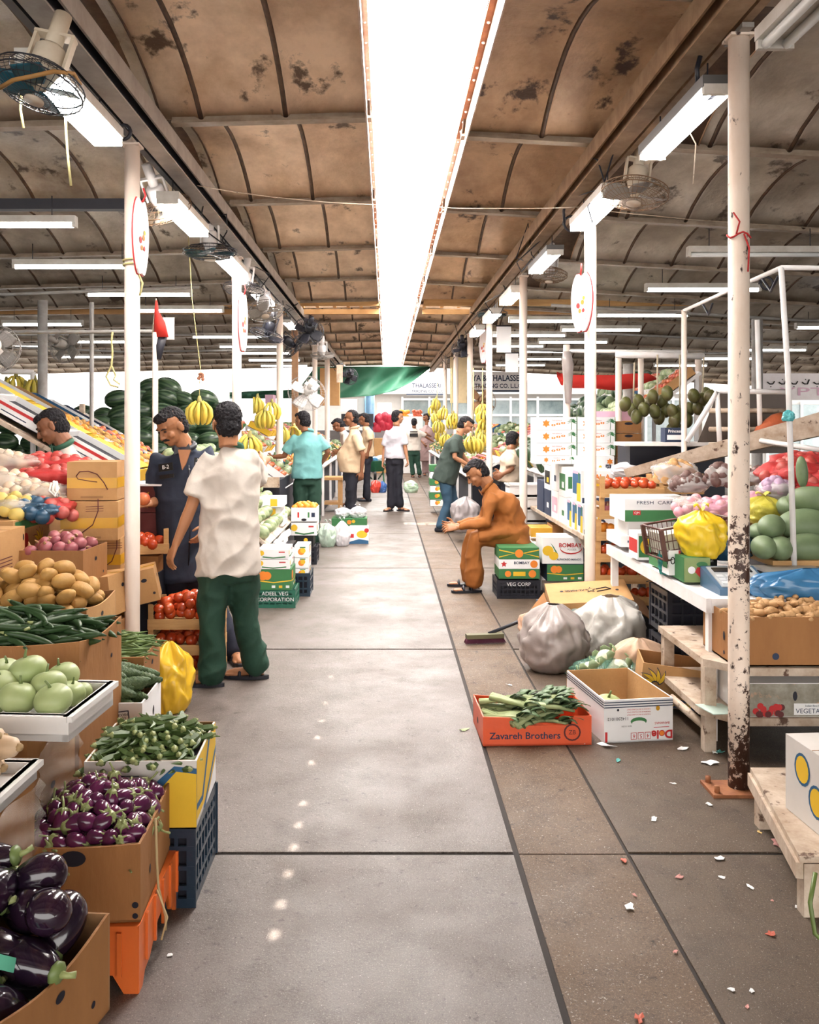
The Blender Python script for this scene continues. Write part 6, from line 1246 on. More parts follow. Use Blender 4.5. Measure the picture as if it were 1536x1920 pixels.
for (px, py, d, r, kd, mm, n, lb) in ((1345, 950, 5.5, (.13, .12, .12), 'pink', pinknet, 26, 'pink net of onions showing left of the rusted post'), (1420, 940, 5.5, (.11, .12, .12), 'pink', pinknet, 22, 'pink net of onions right of the rusted post'), (1300, 945, 5.6, (.12, .12, .10), 'pink', clearnet, 20, 'pale net of pinkish onions behind the wire basket'),
    (1490, 880, 5.6, (.22, .17, .13), 'onion', rednet, 44, 'lower red net bag of onions at the right edge'), (1510, 865, 5.8, (.25, .17, .13), 'onion', rednet, 44, 'upper red net bag of onions at the right edge'), (1550, 900, 5.5, (.22, .17, .15), 'onion', rednet, 30, 'red net bag of onions cut by the right picture edge')):
    c = P(px, py, d); net_bag(lb, (c.x, c.y, c.z-r[2]*.55), r, kd, mm, n, seed=px)
mush = mat('dark_mushroom', (.13, .07, .06), .5)
def clear_bag(lb, loc, r, seed, col): 
    t = thing('clear_bag', lb, 'bag', loc); b = MB(); rr = random.Random(seed)
    for k in range(26): u = Vector((rr.gauss(0, 1), rr.gauss(0, 1), abs(rr.gauss(0, 1)))).normalized(); b.ell((u.x*r[0]*.75, u.y*r[1]*.75, u.z*r[2]*.8+.02), .035, col, nu=8, nv=6)
    o = b.build('contents', t); o['kind'] = 'stuff'; bag_mesh((r[0], r[1], r[2]*.6), cl2, seed, ears=False, nu=44, nv=26, neck=.1).build('film', t)
for (px, py, d, r, col, lb) in ((1265, 885, 6.0, (.16, .12, .14), card2, 'clear bag of pale mushrooms behind the tomato crate'), (1292, 905, 5.8, (.13, .12, .12), mush, 'clear bag of brown mushrooms behind the carrot carton'), (1350, 892, 5.7, (.10, .10, .13), mush, 'shiny clear bag of dark mushrooms left of the rusted post'), (1425, 895, 5.9, (.13, .12, .10), mush, 'clear bag of dark mushrooms right of the rusted post'), (1455, 918, 5.35, (.11, .1, .11), mat('purple_wrapped', (.45, .30, .42), .5), 'white and purple bag tied with cord right of the rusted post')):
    c = P(px, py, d); clear_bag(lb, (c.x, c.y, c.z-r[2]*.5), r, px, col)
bag('plastic_bag', 'yellow net bag beside the ash gourds', 'bag', P(1432, 980, 5.25), (.14, .12, .09), mat('yellow_netting', (.65, .58, .08), .35, alpha=.8, bump=.6, bs=50), 41, ears=True)
block('support_box', 'stack of brown cartons supporting the bags behind the counter', 'box', 2.12, 2.8, 5.5, 6.25, .70, .98, card)
# thin pipe frame
q = thing('pipe_rack', 'thin white pipe frame rising behind the rusted post', 'frame', (0, 0, 0)); A = P(1283, 582, 7.2); Bp = P(1465, 502, 4.85); b = MB(); b.tube([A, Bp], .014, white, 8); b.tube([Bp, Bp+Vector((.6, 0, -.005))], .014, white, 8); b.build('top_rail', q)
b = MB(); b.tube([Bp, P(1478, 700, 4.82), P(1490, 1085, 4.75)], .016, white, 8); b.build('upright', q); b = MB(); C_ = P(1490, 1085, 4.75); b.box((C_.x, C_.y, C_.z), (.06, .05, .07), white); b.tube([C_, C_+Vector((.5, .15, .10))], .018, white, 6); b.tube([C_, C_+Vector((-.22, .55, .02))], .018, white, 6); b.build('joint', q)
for k in range(3): b = MB(); b.tube([A.lerp(Bp, .25+.3*k), A.lerp(Bp, .3+.3*k)+Vector((.02, 0, -.1)), A.lerp(Bp, .38+.3*k)+Vector((0, 0, -.04))], .008, black, 6); b.build('wire', q)
bag('plastic_bag', 'small turquoise plastic bag tied to the thin right-hand pipe', 'bag', P(1478, 790, 4.78), (.032, .03, .035), plastic('turquoise_bag', (.10, .45, .48), .3), 42, ears=False)
# sloping racks right
q = thing('display_rack', 'sloping white plank rack behind the thick rusted post', 'rack', (0, 0, 0)); b = MB()
b.loft([[P(1170, 880, 7.0), P(1175, 895, 7.0), P(1175, 897, 7.3), P(1170, 882, 7.3)], [P(1545, 770, 6.5), P(1545, 815, 6.5), P(1545, 817, 6.9), P(1545, 772, 6.9)]], greyw, False); b.build('plank', q)
b = MB()
for (a0, a1) in (((1288, 828, 6.8), (1345, 735, 6.8)), ((1345, 735, 6.8), (1350, 840, 6.8)), ((1345, 733, 6.8), (1480, 735, 6.8)), ((1420, 600, 6.9), (1426, 830, 6.9)), ((1426, 826, 6.6), (1545, 845, 6.2)), ((1190, 834, 7.6), (1380, 834, 7.4))): b.tube([P(*a0), P(*a1)], .02, white, 6)
b.build('pipe', q)
for py in (770, 805, 834): b = MB(); b.tube([P(1330, py, 7.2), P(1482, py, 7.2)], .02, greyw, 6); b.build('slat', q)
dpan = mat('taupe_panel', (.10, .075, .06), .5, (.06, .045, .04), 4, .6)
b = MB(); b.loft([[P(1345, 738, 7.3), P(1300, 850, 7.3), P(1300, 850, 7.35), P(1345, 738, 7.35)], [P(1482, 738, 7.3), P(1482, 850, 7.3), P(1482, 850, 7.35), P(1482, 738, 7.35)]], dpan, False); b.build('back_panel', q)
block('void_block', 'dark navy block put in for the shaded void below the hanging green fruit', 'void_block', 2.05, 2.85, 7.5, 7.9, .60, 1.38, mat('navy_void', (.006, .008, .02), .5)); b = MB(); b.box((0, 0, 0), (.95, .35, .03), white); tag(b.build('shelf_board', loc=(2.42, 7.45, 1.395)), 'narrow white shelf under the hanging green fruit', 'shelf')  # near-black block stands for the shaded void under the fruit
b = MB(); b.box((0, 0, .06), (.16, .12, .12), m_ink); txt(b, T(0, -.061, .09) @ Rot(90), 0, 0, 'Princess', .034, m_wht, .001, bold=.02); rect(b, T(0, -.061, .04) @ Rot(90), 0, 0, .13, .04, m_wht, .001); tag(b.build('small_carton', loc=(2.37, 7.38, 1.41)), 'small dark box lettered Princess on the narrow shelf', 'box')
b = MB(); a = P(1440, 810, 6.9); b.lathe([(.02, -.14), (.08, -.05), (.10, .1), (.085, .16)], mat('orange_mesh', (.45, .10, .03), .6, bump=.6, bs=50), Rot(0, 60, 0)); tag(b.build('mesh_sack', loc=a), 'brownish orange mesh sack lying on the sloping rack', 'sack')
for k, (cx, cy) in enumerate(((190, 340), (340, 310), (280, 410), (400, 400), (500, 260), (600, 310), (660, 220), (520, 420), (640, 410), (720, 420), (800, 430), (900, 400), (740, 530), (710, 640), (800, 640), (950, 250), (1030, 300), (1090, 230), (1130, 260), (880, 520), (570, 490), (320, 480), (1000, 380), (450, 340), (760, 480))):
    spawn('coconut', P(1140+cx/5.9, 700+cy/5.9, 8.0+.08*(k % 3)), (R.uniform(-.3, .3), R.uniform(-.3, .3), R.uniform(0, 6)), 'green unripe fruit in the hanging clusters behind the rusted post', 'green fruit in hanging clusters', .62)
for k, (a0, a1) in enumerate((((1188, 745), (1190, 680)), ((1233, 740), (1233, 665)), ((1275, 765), (1275, 665)), ((1318, 735), (1320, 670)))): rope(('first', 'second', 'third', 'fourth')[k]+' string from the left holding the green fruit clusters', [P(*a0, 8.05), P(*a1, 8.05)], .008, mat('pale_twine', (.5, .42, .3), .8), 'string', 'string')
q = thing('pipe_rack', 'white rectangular pipe frame from which the green fruit hangs', 'frame', (0, 0, 0))
b = MB(); b.tube([P(1155, 665, 8.2), P(1320, 668, 8.2)], .03, white, 6); b.tube([P(1060, 658, 9.0), P(1290, 660, 8.6)], .018, white, 6); b.build('rail', q)
# six tomato crates by the second right-hand post
block('crate_stand', 'dark box under the six wooden tomato crates', 'stand', 1.56, 1.98, 6.5, 6.75, 0, .235, black)
NM = ('lowest', 'second lowest', 'third lowest', 'third highest', 'second highest', 'topmost')
for k in range(6):
    z = .238+.157*k; x = 1.78 if k >= 4 else 1.76; wcrate('tomato_crate', NM[k]+' wooden crate in the right-hand tomato stack', (x, 6.62, z), .47, .30, .137, rz=-2+k)
    if k == 5: heap('tomato', (x, 6.62, z+.09), .40, .24, .066, 'tomato lying in the topmost crate of the right-hand stack', 'tomatoes in the topmost right crate', dome=.02, layers=1)
    elif k != 4: heap('orange' if k == 3 else 'tomato', (x, 6.56, z+.085), .42, .15, .07, 'round fruit between the slats of the %s right-hand crate' % NM[k], 'fruit in the %s right crate' % NM[k], dome=.0, layers=1)
    else: heap('onion', (x, 6.58, z+.08), .40, .2, .06, 'dark onion in the second highest right-hand crate', 'onions in a right crate', dome=.0, layers=1)
wcrate('tomato_crate', 'wooden crate half hidden beyond the right-hand tomato stack', (2.20, 6.95, .70+.32), .44, .3, .14, rz=6)
# cartons with palms
def palm_pr(mb, w_, d, h):
    X = FX(w_, d, h, 'f'); star_print(mb, X, -w_*.26, .0, h*.32, m_or, 6, .6); txt(mb, X, .0, h*.22, 'THE KERALA', h*.14, m_red)
    for k in range(3): disc(mb, X, -w_*.10+k*w_*.12, -h*.12+k*h*.08, h*.10, m_or, h*.08); disc(mb, X, -w_*.06+k*w_*.12, -h*.12+k*h*.08, h*.10, m_or, h*.08)
    for k in range(3): disc(mb, X, -w_*.08+k*w_*.12, -h*.12+k*h*.08, h*.05, m_wht, h*.04, z=.002)
    palm_print(mb, X, w_*.36, .0, h*.98); rect(mb, X, w_*.495, 0, .006, h, m_grn)
def al_pr(mb, w_, d, h):
    X = FX(w_, d, h, 'f'); txt(mb, X, -w_*.05, h*.30, 'AL A.', h*.22, m_or, bold=.03); disc(mb, X, -w_*.12, -h*.12, h*.17, m_ink, h*.15); disc(mb, X, -w_*.10, -h*.16, h*.10, m_wht, z=.002); rect(mb, X, -w_*.16, h*.12, w_*.06, h*.22, m_yel); rect(mb, X, 0, -h*.41, w_*.96, h*.16, m_ink)
    X = FX(w_, d, h, 'l'); rect(mb, X, 0, .0, d*.9, h*.8, m_blu); poly(mb, X, [(0, -h*.46), (d*.45, -h*.46), (d*.45, h*.1), (.02, h*.1)], m_yel, .002); rect(mb, X, d*.28, h*.28, d*.12, h*.3, m_grn, .0025); rect(mb, X, -d*.2, -h*.36, d*.5, h*.2, m_wht, .003); rect(mb, X, -d*.1, h*.42, d*.6, h*.1, m_pink, .003)
for c, (a0, a1) in enumerate(((1006, 1082), (1083, 1154))):
    for k, (u, v) in enumerate(((782, 806), (806.5, 830), (830.5, 854), (854.5, 870))):
        if c and k == 3: continue
        px_carton(a0, a1, u, v, 8.45+.004*c, .34, 'white mango carton with palm print, %s in the %s column' % (('topmost', 'second', 'third', 'partly hidden fourth')[k], ('left', 'right')[c]), m_wht, palm_pr)
px_carton(1083, 1152, 855, 893, 8.3, .36, 'white carton with orange flower and dark FRES label right of the second post', m_wht, lambda mb, w_, d, h: (star_print(mb, FX(w_, d, h, 'f'), w_*.38, h*.22, h*.17, m_or, 6, .6), rect(mb, FX(w_, d, h, 'f'), w_*.34, -h*.2, w_*.15, h*.55, m_ink), txt(mb, FX(w_, d, h, 'f'), w_*.34, -h*.2, 'FRES', .045, m_wht, .003, PI/2), disc(mb, FX(w_, d, h, 'f'), w_*.12, -h*.2, .02, m_yel, .045)))
px_carton(1083, 1150, 893.5, 960, 8.32, .36, 'plain white carton under the FRES carton', m_wht)
px_carton(1110, 1186, 771, 789, 8.7, .3, 'pink carton lid lying on the palm cartons', m_pink)
for k in range(5): px_carton(1155, 1203, 790+23*k, 812+23*k, 8.5, .34, 'brown tray carton with hand slot, %s of its stack' % ('topmost', 'second', 'third', 'fourth', 'lowest')[k], card, lambda mb, w_, d, h: (disc(mb, FX(w_, d, h, 'f'), 0, h*.3, .04, dark, .013), rect(mb, FX(w_, d, h, 'f'), 0, -h*.35, w_*.9, .01, card_in)))
block('support_box', 'dark crate under the brown tray cartons', 'box', 2.18, 2.42, 8.5, 8.84, 0, .93, black)
bag('sack', 'white sack lying beside the brown tray cartons', 'sack', P(1176, 893, 7.6), (.14, .12, .07), wbag, 51, ears=False)
t = thing('plank_shelf', 'weathered plank shelf under the AL A. cartons, left of the second post', 'shelf', (0, 0, 0)); b = MB(); b.bx(1.655, 2.2, 7.5, 10.6, .585, .62, greyw); b.build('plank', t)
b = MB(); b.tube([(1.68, 7.7, .58), (1.95, 8.2, .25), (2.1, 8.4, .0)], .025, greyw, 6); b.build('strut', t)
for y in (7.6, 9.0, 10.5): b = MB(); b.bx(2.1, 2.15, y, y+.05, 0, .585, greyw); b.build('leg', t)
def sc(lb, y, z, w_, d, h, m, pr, x=1.665): return carton('cardboard_box', lb, (x+w_/2, y+d/2, z), w_, d, h, m, open_=False, prints=pr, holes=False)
sc('front lower AL A. carton on the plank shelf', 7.55, .622, .40, .20, .255, m_wht, al_pr); sc('second lower AL A. carton on the plank shelf, behind the front one', 7.78, .622, .40, .20, .255, m_wht, al_pr); sc('third lower AL A. carton on the plank shelf', 8.01, .622, .40, .2, .255, m_wht, al_pr)
sc('upper AL A. carton resting on the front lower one', 7.62, .88, .42, .36, .28, m_wht, al_pr)
def side_pr(m1, m2):
    def f(mb, w_, d, h): X = FX(w_, d, h, 'l'); rect(mb, X, 0, 0, d*.8, h*.55, m1); rect(mb, X, d*.1, -h*.1, d*.3, h*.2, m2, .003); rect(mb, FX(w_, d, h, 'f'), -w_*.3, 0, w_*.3, h*.4, m1)
    return f
for k, (y, z, d, h, m, pr, lb) in enumerate(((8.26, .622, .34, .25, m_wht, side_pr(m_wht, m_grn), 'white carton with green label on the plank shelf'), (8.26, .875, .34, .28, m_wht, side_pr(m_grn, m_wht), 'white and green carton stacked on the plank shelf'), (8.64, .622, .36, .28, m_wht, side_pr(m_pink, m_wht), 'white carton with pink marks on the plank shelf'), (8.64, .905, .36, .3, m_wht, side_pr(m_wht, m_ink), 'plain white carton high on the plank shelf'),
    (9.04, .622, .36, .26, m_ink, side_pr(m_ink, m_wht), 'dark blue carton on the far part of the plank shelf'), (9.04, .885, .36, .25, m_wht, side_pr(m_blk, m_yel), 'white carton with black and yellow panel on the plank shelf'), (9.45, .622, .4, .33, m_ink, side_pr(m_ink, m_ink), 'navy carton at the far end of the plank shelf'), (8.64, 1.21, .36, .3, m_wht, None, 'uppermost plain white carton left of the palm cartons'), (9.05, 1.14, .4, .3, m_wht, None, 'far uppermost white carton left of the palm cartons'))):
    sc(lb, y, z, .38, d, h, m, pr)
# below the plank shelf
def bombay(mb, w_, d, h):
    X = FX(w_, d, h, 'f'); disc(mb, X, -w_*.36, .0, .05, m_yel, .045); disc(mb, X, -w_*.22, -h*.2, .042, m_yel, .038, z=.002); poly(mb, X, [(-w_*.3, h*.3), (-w_*.22, h*.15), (-w_*.12, -h*.12), (-w_*.18, -h*.05)], m_grn, .0025); disc(mb, X, w_*.20, h*.08, w_*.27, m_red, h*.22); disc(mb, X, w_*.20, h*.12, w_*.265, m_wht, h*.21, z=.002); txt(mb, X, w_*.18, h*.2, 'BOMBAY', h*.22, m_red, .004, bold=.02); txt(mb, X, w_*.22, h*.04, 'FOODS', h*.1, m_blk, .004); txt(mb, X, w_*.15, -h*.34, 'ALPHONSO MANGO', h*.1, m_ink, .003, bold=.02)
px_carton(1017, 1094, 1008, 1057, 8.0, .34, 'white carton lettered BOMBAY with a mango print under the plank shelf', m_wht, bombay)
px_carton(1026, 1094, 1058, 1090, 8.0, .34, 'dark carton with green and yellow print under the BOMBAY carton', m_ink, green_pr([]))
px_carton(996, 1036, 990, 1007, 8.5, .3, 'yellow-brown carton on top of the mango cartons under the shelf', m_tape); px_carton(1036, 1092, 985, 1006, 9.0, .3, 'brown carton far back under the plank shelf', card)
px_carton(996, 1040, 1008, 1090, 8.9, .3, 'white carton standing behind the BOMBAY carton', m_wht)
pcrate('plastic_crate', 'black plastic crate under the orange printed cartons behind the seated man', (1.18, 8.12, 0), .38, .34, .165, black, rows=4, cols=9, text=['VEG CORP', ''])
def br(mb, w_, d, h):
    X = FX(w_, d, h, 'f'); rect(mb, X, 0, 0, w_, h, m_grn); disc(mb, X, -w_*.28, 0, h*.33, m_or, z=.003); disc(mb, X, w_*.32, .0, h*.4, m_or, z=.003); rect(mb, X, .0, 0, w_*.3, h*.45, m_yel, .003)
def wb(mb, w_, d, h): X = FX(w_, d, h, 'f'); star_print(mb, X, -w_*.38, 0, h*.35, m_red, 5, .5); txt(mb, X, .02, .01, 'BOMBAY', h*.42, m_ink, bold=.02); disc(mb, X, w_*.36, 0, h*.4, m_or, z=.003)
def gs(mb, w_, d, h):
    X = FX(w_, d, h, 'f'); rect(mb, X, 0, 0, w_, h*.9, m_grn); disc(mb, X, 0, 0, h*.36, m_or, z=.004)
    for s_ in (-1, 1): poly(mb, X, [(s_*w_*.5, h*.36), (s_*.03, .004), (s_*w_*.5, -h*.36), (s_*w_*.5, -h*.26), (s_*.05, 0), (s_*w_*.5, h*.26)], m_yel, .003)
px_carton(936, 1012, 1067, 1085, 7.95, .34, 'green carton with orange fruit print directly on the black crate', m_grn, br); px_carton(936, 1012, 1049, 1066.5, 7.95, .34, 'white BOMBAY carton in the middle of the stack behind the seated man', m_wht, wb); px_carton(936, 1011, 1027, 1048.5, 7.95, .34, 'green carton with yellow cross bands on top of the stack behind the seated man', m_grn, gs)
block('carton_stack', 'white carton stack the man in rust sits on', 'box', 1.08, 1.46, 8.36, 8.7, 0, .44, m_wht)
for k in range(6): tray('styrofoam_tray', 'white styrofoam box in the stack behind the seated man, %s from the floor' % ('first', 'second', 'third', 'fourth', 'fifth', 'sixth')[k], (1.62, 10.4, .002+.145*k), .42, .34, .14)
# discarded cartons and bags on the floor
t = thing('cardboard_box', 'flattened open brown carton with black star and lettering lying on the bags', 'box', (1.42, 6.25, .20)); t.rotation_euler = (math.radians(14), math.radians(-4), math.radians(-4)); b = MB(); b.box((0, 0, .12), (.56, .34, .16), card2); X = T(0, 0, .201); disc(b, X, .20, .0, .012, dark); disc(b, X, -.18, .02, .012, dark); star_print(b, X, .02, .02, .045, m_blk, 5, .4); star_print(b, X, .02, .02, .028, card2, 5, .4, .003); txt(b, X, -.09, .02, 'AL-NASR', .034, m_blk, .003, PI, bold=.03); b.tube([(.06, .03, .203), (.13, .05, .203), (.16, .02, .203), (.10, .0, .203), (.06, -.01, .203)], .004, m_blk, 5); b.build('body', t)
for x, a in ((-.30, -52), (.30, 40)): b = MB(); b.X = T(x, 0, .12) @ Rot(0, a, 0); b.box((-.06 if x < 0 else .07, 0, 0), (.16, .32, .006), card); b.build('flap', t)
b = MB(); b.box((0, 0, 0), (.09, .02, .21), m_blu); rect(b, T(0, -.011, -.02) @ Rot(90), 0, 0, .06, .10, m_wht); tag(b.build('blue_packet', loc=(1.16, 6.55, .17), rot=(0, -.12, 0)), 'blue and white packet standing left of the brown carton', 'packet')
for k, (px, py, s_) in enumerate(((1013, 1120, 7.0),)): pass
greyb = mat('grey_bin_bag', (.38, .33, .31), .3, (.28, .23, .21), 6, .6, .6, 12, spec=.7); whb = mat('whitish_bin_bag', (.62, .60, .56), .22, (.5, .47, .42), 6, .6, .5, 12, spec=.7, alpha=.9); greenish = mat('grey_green_bag', (.36, .42, .38), .25, (.25, .30, .27), 6, .6, .5, 12, spec=.7, alpha=.92); beige_s = mat('beige_sack', (.56, .38, .26), .6, bump=.5, bs=14)
bag('plastic_bag', 'full grey plastic bag with gathered top on the floor', 'bag', (1.065, 5.68, 0), (.215, .19, .235), greyb, 61, folds=15, amp=.12, ears=False, neck=.22)
bag('plastic_bag', 'whitish translucent bag right of the gathered grey bag', 'bag', (1.50, 5.95, 0), (.22, .20, .235), whb, 62, folds=8, amp=.12, ears=False, neck=.3)
bag('plastic_bag', 'grey-green bag behind the gathered grey bag', 'bag', (1.25, 6.2, 0), (.28, .2, .20), greenish, 63, ears=False, amp=.1)
bag('plastic_bag', 'pale orange bag peeping out behind the grey bags', 'bag', (1.08, 6.35, 0), (.13, .13, .13), mat('pale_orange_bag', (.62, .38, .26), .3, bump=.5, bs=12), 64, ears=False)
gn = mat('green_net_bag', (.12, .30, .22), .25, amt=.4, alpha=.42, bump=.7, bs=16, spec=.9)
t = thing('net_bag', 'green mesh bag of cauliflowers on the floor', 'net bag', (1.37, 5.28, 0)); bag_mesh((.27, .17, .105), gn, 66, ears=False, neck=.06).build('netting', t)
for k, (x, y, z, s_) in enumerate(((-.15, -.02, .09, 1.0), (.0, -.04, .10, 1.1), (.14, -.02, .09, 1.1), (-.05, .05, .14, 1.0), (.09, .06, .14, 1))): spawn('cauli', (1.37+x, 5.28+y, z), (R.uniform(-.6, .6), R.uniform(-.6, .6), R.uniform(0, 6)), 'pale cauliflower head inside the green mesh bag', 'cauliflowers in the green mesh bag', s_)
bag('sack', 'crumpled beige sack behind the brown banana carton', 'sack', (1.50, 5.30, .0), (.17, .11, .165), beige_s, 67, ears=False, amp=.14)
def bb_(mb, w_, d, h):
    X = FX(w_, d, h, 'f'); rect(mb, X, .08, h*.2, w_*.72, h*.14, m_ink); banana_print(mb, X, -w_*.36, -h*.0, .085, m_yel, m_ink, 5); disc(mb, X, -.01, h*.02, .06, m_tape, .042, z=.003); disc(mb, X, -.01, h*.02, .052, m_red, .035, z=.0035); txt(mb, X, -.01, h*.03, 'Del Monte', .022, m_tape, .005, PI); txt(mb, X, -.01, h*.0-.004, 'Quality', .012, m_tape, .005, PI); rect(mb, X, .0, -h*.38, w_*.98, h*.22, m_ink); txt(mb, X, .05, -h*.38, 'PREMIUM BANANAS', .036, m_yel, .003, PI)
carton('cardboard_box', 'brown banana carton with yellow banana print tilted on the floor right of the bags', (1.64, 4.90, .03), .52, .30, .22, card2, prints=bb_, tilt=(0, 6, -10), holes=False, inner=card)
def dole(mb, w_, d, h):
    X = FX(w_, d, h, 'f')
    for k in range(3): rect(mb, X, 0, h*.44-k*.012, w_, .005, m_ink)
    for fc in 'lr':
        for k in range(3): rect(mb, FX(w_, d, h, fc), 0, h*.44-k*.012, d, .005, m_ink)
    txt(mb, X, w_*.34, -h*.34, 'Dole', .055, m_red, .003, PI, bold=.04); disc(mb, X, w_*.335, -h*.32, .012, m_or, z=.004); rect(mb, X, w_*.33, -h*.18, .08, .003, m_red); txt(mb, X, w_*.34, -h*.08, 'BANANAS', .017, m_red, .003, PI)
    for k, c in enumerate('456'):
        u = w_*.13-k*.036; rect(mb, X, u, -h*.36, .030, .034, m_red, .002); rect(mb, X, u, -h*.36, .025, .029, m_wht, .0025); txt(mb, X, u, -h*.36, c, .028, m_red, .004, PI)
    disc(mb, X, .0, -h*.02, .042, m_grn, .02); disc(mb, X, .0, -h*.06, .035, m_wht, .012, z=.002); txt(mb, X, -w_*.30, h*.06, '1142301012', .022, m_blk, .003, PI); txt(mb, X, -w_*.18, -h*.12, 'BOX CODE', .010, m_blk, .003, PI)
    for k in range(3): txt(mb, X, .0, h*.14+k*.013, 'THIS BOX IS RECYCLABLE ONLY', .0085, m_red, .003, PI)
    disc(mb, X, -w_*.3, h*.26, .006, dark); disc(mb, X, w_*.28, h*.27, .010, m_tape, .013); rect(mb, X, -w_*.47, -h*.36, .012, .05, m_red)
a = G(1113, 1391); carton('cardboard_box', 'open white carton with blue edge lines and upside-down banana print', (a.x+.185, a.y+.27, 0), .355, .54, .21, m_wht, prints=dole, rz=8, inner=card2, holes=False)
spawn('round_gourd', (1.16, 4.66, .075), (.2, 0, 0), 'pale gourd lying inside the open white banana carton', None, 1.0)
# orange crate of leafy stalks
oc_m = plastic('orange_board', (.82, .11, .03), .4); a = G(905, 1398); w_, d_, h_ = .53, .36, .135
t = thing('orange_crate', 'bright orange crate of leafy celery lettered Zavareh Brothers', 'crate', (a.x+w_/2-.005, a.y+d_/2, 0), math.radians(2)); b = MB(); b.box((0, 0, .004), (w_, d_, .008), oc_m); b.build('base', t)
b = MB(); b.prism([(-w_/2, 0), (w_/2, 0), (w_/2, h_*1.05), (w_*.34, h_*1.05), (w_*.31, h_*.72), (-w_*.22, h_*.72), (-w_*.22, h_*1.0), (-w_/2, h_*1.05)], .006, oc_m, T(0, -d_/2+.006, 0) @ Rot(90)); X = T(0, -d_/2, h_*.35) @ Rot(90); txt(b, X, -.06, 0, 'Zavareh Brothers', .046, m_ink, .001, bold=.015, sx=1.05); disc(b, X, .17, .015, .042, m_brn, z=.001); disc(b, X, .17, .015, .034, oc_m, z=.0015); txt(b, X, .17, .015, 'ZB', .03, m_brn, .002); b.build('front_panel', t)
b = MB(); b.prism([(-w_/2, 0), (w_/2, 0), (w_/2, h_*1.05), (w_*.3, h_*1.3), (.1, h_*.8), (-w_/2, h_*1.05)], .006, oc_m, T(0, d_/2, 0) @ Rot(90)); b.build('back_panel', t)
for s_ in (-1, 1): b = MB(); b.box((s_*(w_/2-.003), 0, h_*.52), (.006, d_-.012, h_*1.04), oc_m); disc(b, T(s_*w_/2, 0, h_*.5) @ Rot(90, 0, s_*90), 0, 0, .022, dark, .016); b.build('side_panel', t)
heap('leafy', (a.x+w_/2, a.y+d_/2, .12), .40, .28, .13, 'pale green leafy celery bunch in the orange crate', 'celery bunches in the orange crate', dome=.05, layers=2, dz=.045, flat=True, tilt=.25, spy=.06, yaw=.7)
# broom
t = thing('broom', 'push broom with purple bristles lying on the floor', 'broom', (.70, 6.35, 0)); b = MB(); b.X = Rot(0, 0, 8); b.box((0, 0, .05), (.27, .06, .03), mat('broom_head', (.14, .13, .07), .6)); b.build('head', t); b = MB(); b.X = Rot(0, 0, 8)
for k in range(120): x = -.13+.26*(k % 30)/29; y = -.02+.013*(k//30); b.tube([(x, y, .04), (x*1.12, y*1.5-.01, .004)], .0028, mat('purple_bristle', (.12, .02, .05), .7), 4)
o = b.build('bristles', t); o['kind'] = 'stuff'; b = MB(); b.tube([(.03, .02, .06), (.30, .12, .14), (.62, .24, .27)], .013, black, 8); b.build('handle', t)
rope('white plastic cord trailing from the open white carton to the orange crate', [Vector((1.0, 4.95, .02)), Vector((.85, 4.9, .008)), Vector((.68, 4.82, .008)), Vector((.86, 4.96, .01)), Vector((1.0, 5.0, .05)), Vector((1.04, 4.92, .20))], .005, m_wht, 'cord', 'cord')
# grey bag held beside the seated man
bag('plastic_bag', 'large limp grey bag held open between the two men', 'bag', (1.06, 11.9, .12), (.20, .18, .27), mat('taupe_bag', (.34, .30, .30), .35, bump=.6, bs=12), 71, ears=False, folds=9, amp=.12)
for k, (px, py, d, m, lb, r) in enumerate(((704, 905, 15.8, plastic('red_carrier', (.62, .06, .04), .3), 'red carrier bag in the left hand of the walking man', (.085, .06, .13)), (717, 905, 15.95, plastic('blue_carrier', (.05, .13, .36), .3), 'blue carrier bag in the left hand of the walking man', (.085, .06, .12)), (771, 905, 15.8, mat('mint_carrier', (.42, .55, .40), .3, bump=.4, bs=10), 'pale green carrier bag in the right hand of the walking man', (.14, .09, .13)))):
    c = P(px, py, d); tag(bag_mesh(r, m, 80+k, neck=.05, folds=6, ears=False).build('carrier_bag', loc=(c.x, c.y, c.z-.18)), lb, 'bag')
    h_ = MB()
# hanging bananas and far right stalls
BN = [(812, 760, 19), (815, 775, 18.5), (822, 790, 18), (828, 806, 18.2), (818, 748, 18.6), (845, 782, 17), (850, 775, 17), (905, 770, 15.2), (908, 785, 15.2), (905, 758, 15.3), (903, 800, 15.2), (883, 818, 13.6), (892, 822, 13.6), (832, 765, 17.6), (836, 815, 17.4), (905, 812, 15)]
for k, (px, py, d) in enumerate(BN): spawn('banana', P(px, py, d), (R.uniform(-.2, .2), 0, R.uniform(-1, 1)), 'yellow banana bunch hanging along the right side of the aisle', 'bananas along the right of the aisle', 1.35)
for k, (px, d) in enumerate(((820, 18.4), (847, 17), (905, 15.2), (888, 13.6))): rope(('first', 'second', 'third', 'fourth')[k]+' string from the left holding the bananas right of the aisle', [P(px, 800, d), P(px, 690, d)], .008, nm='string', cat='string')
stall('right stall behind the dark shirted man with fruit', 1, 13.6, 18.5, 1.25, .75, 2.7, 1.5, ['cantaloupe', 'tomato', 'onion', 'cucumber', 'cauli'], 7)
stall('far right stall with fruit and greens', 1, 19.5, 25.5, 1.2, .8, 2.6, 1.5, ['tomato', 'apple', 'cucumber', 'orange'], 8)
stall('sloping right stall past the third post with melons', 1, 9.9, 13.2, 1.9, .95, 3.5, 2.15, ['watermelon', 'ash_gourd', 'apple', 'onion', 'cantaloupe'], 9)
for k in range(6): px_carton(806+(k % 2), 832, 872+13*(k % 6), 884+13*(k % 6), 15.6, .4, 'green and white crate of bottles, %s in the stack beside the dark shirted man' % ('topmost', 'second', 'third', 'fourth', 'fifth', 'lowest')[k], m_wht if k % 2 else m_grn, fruit_pr)
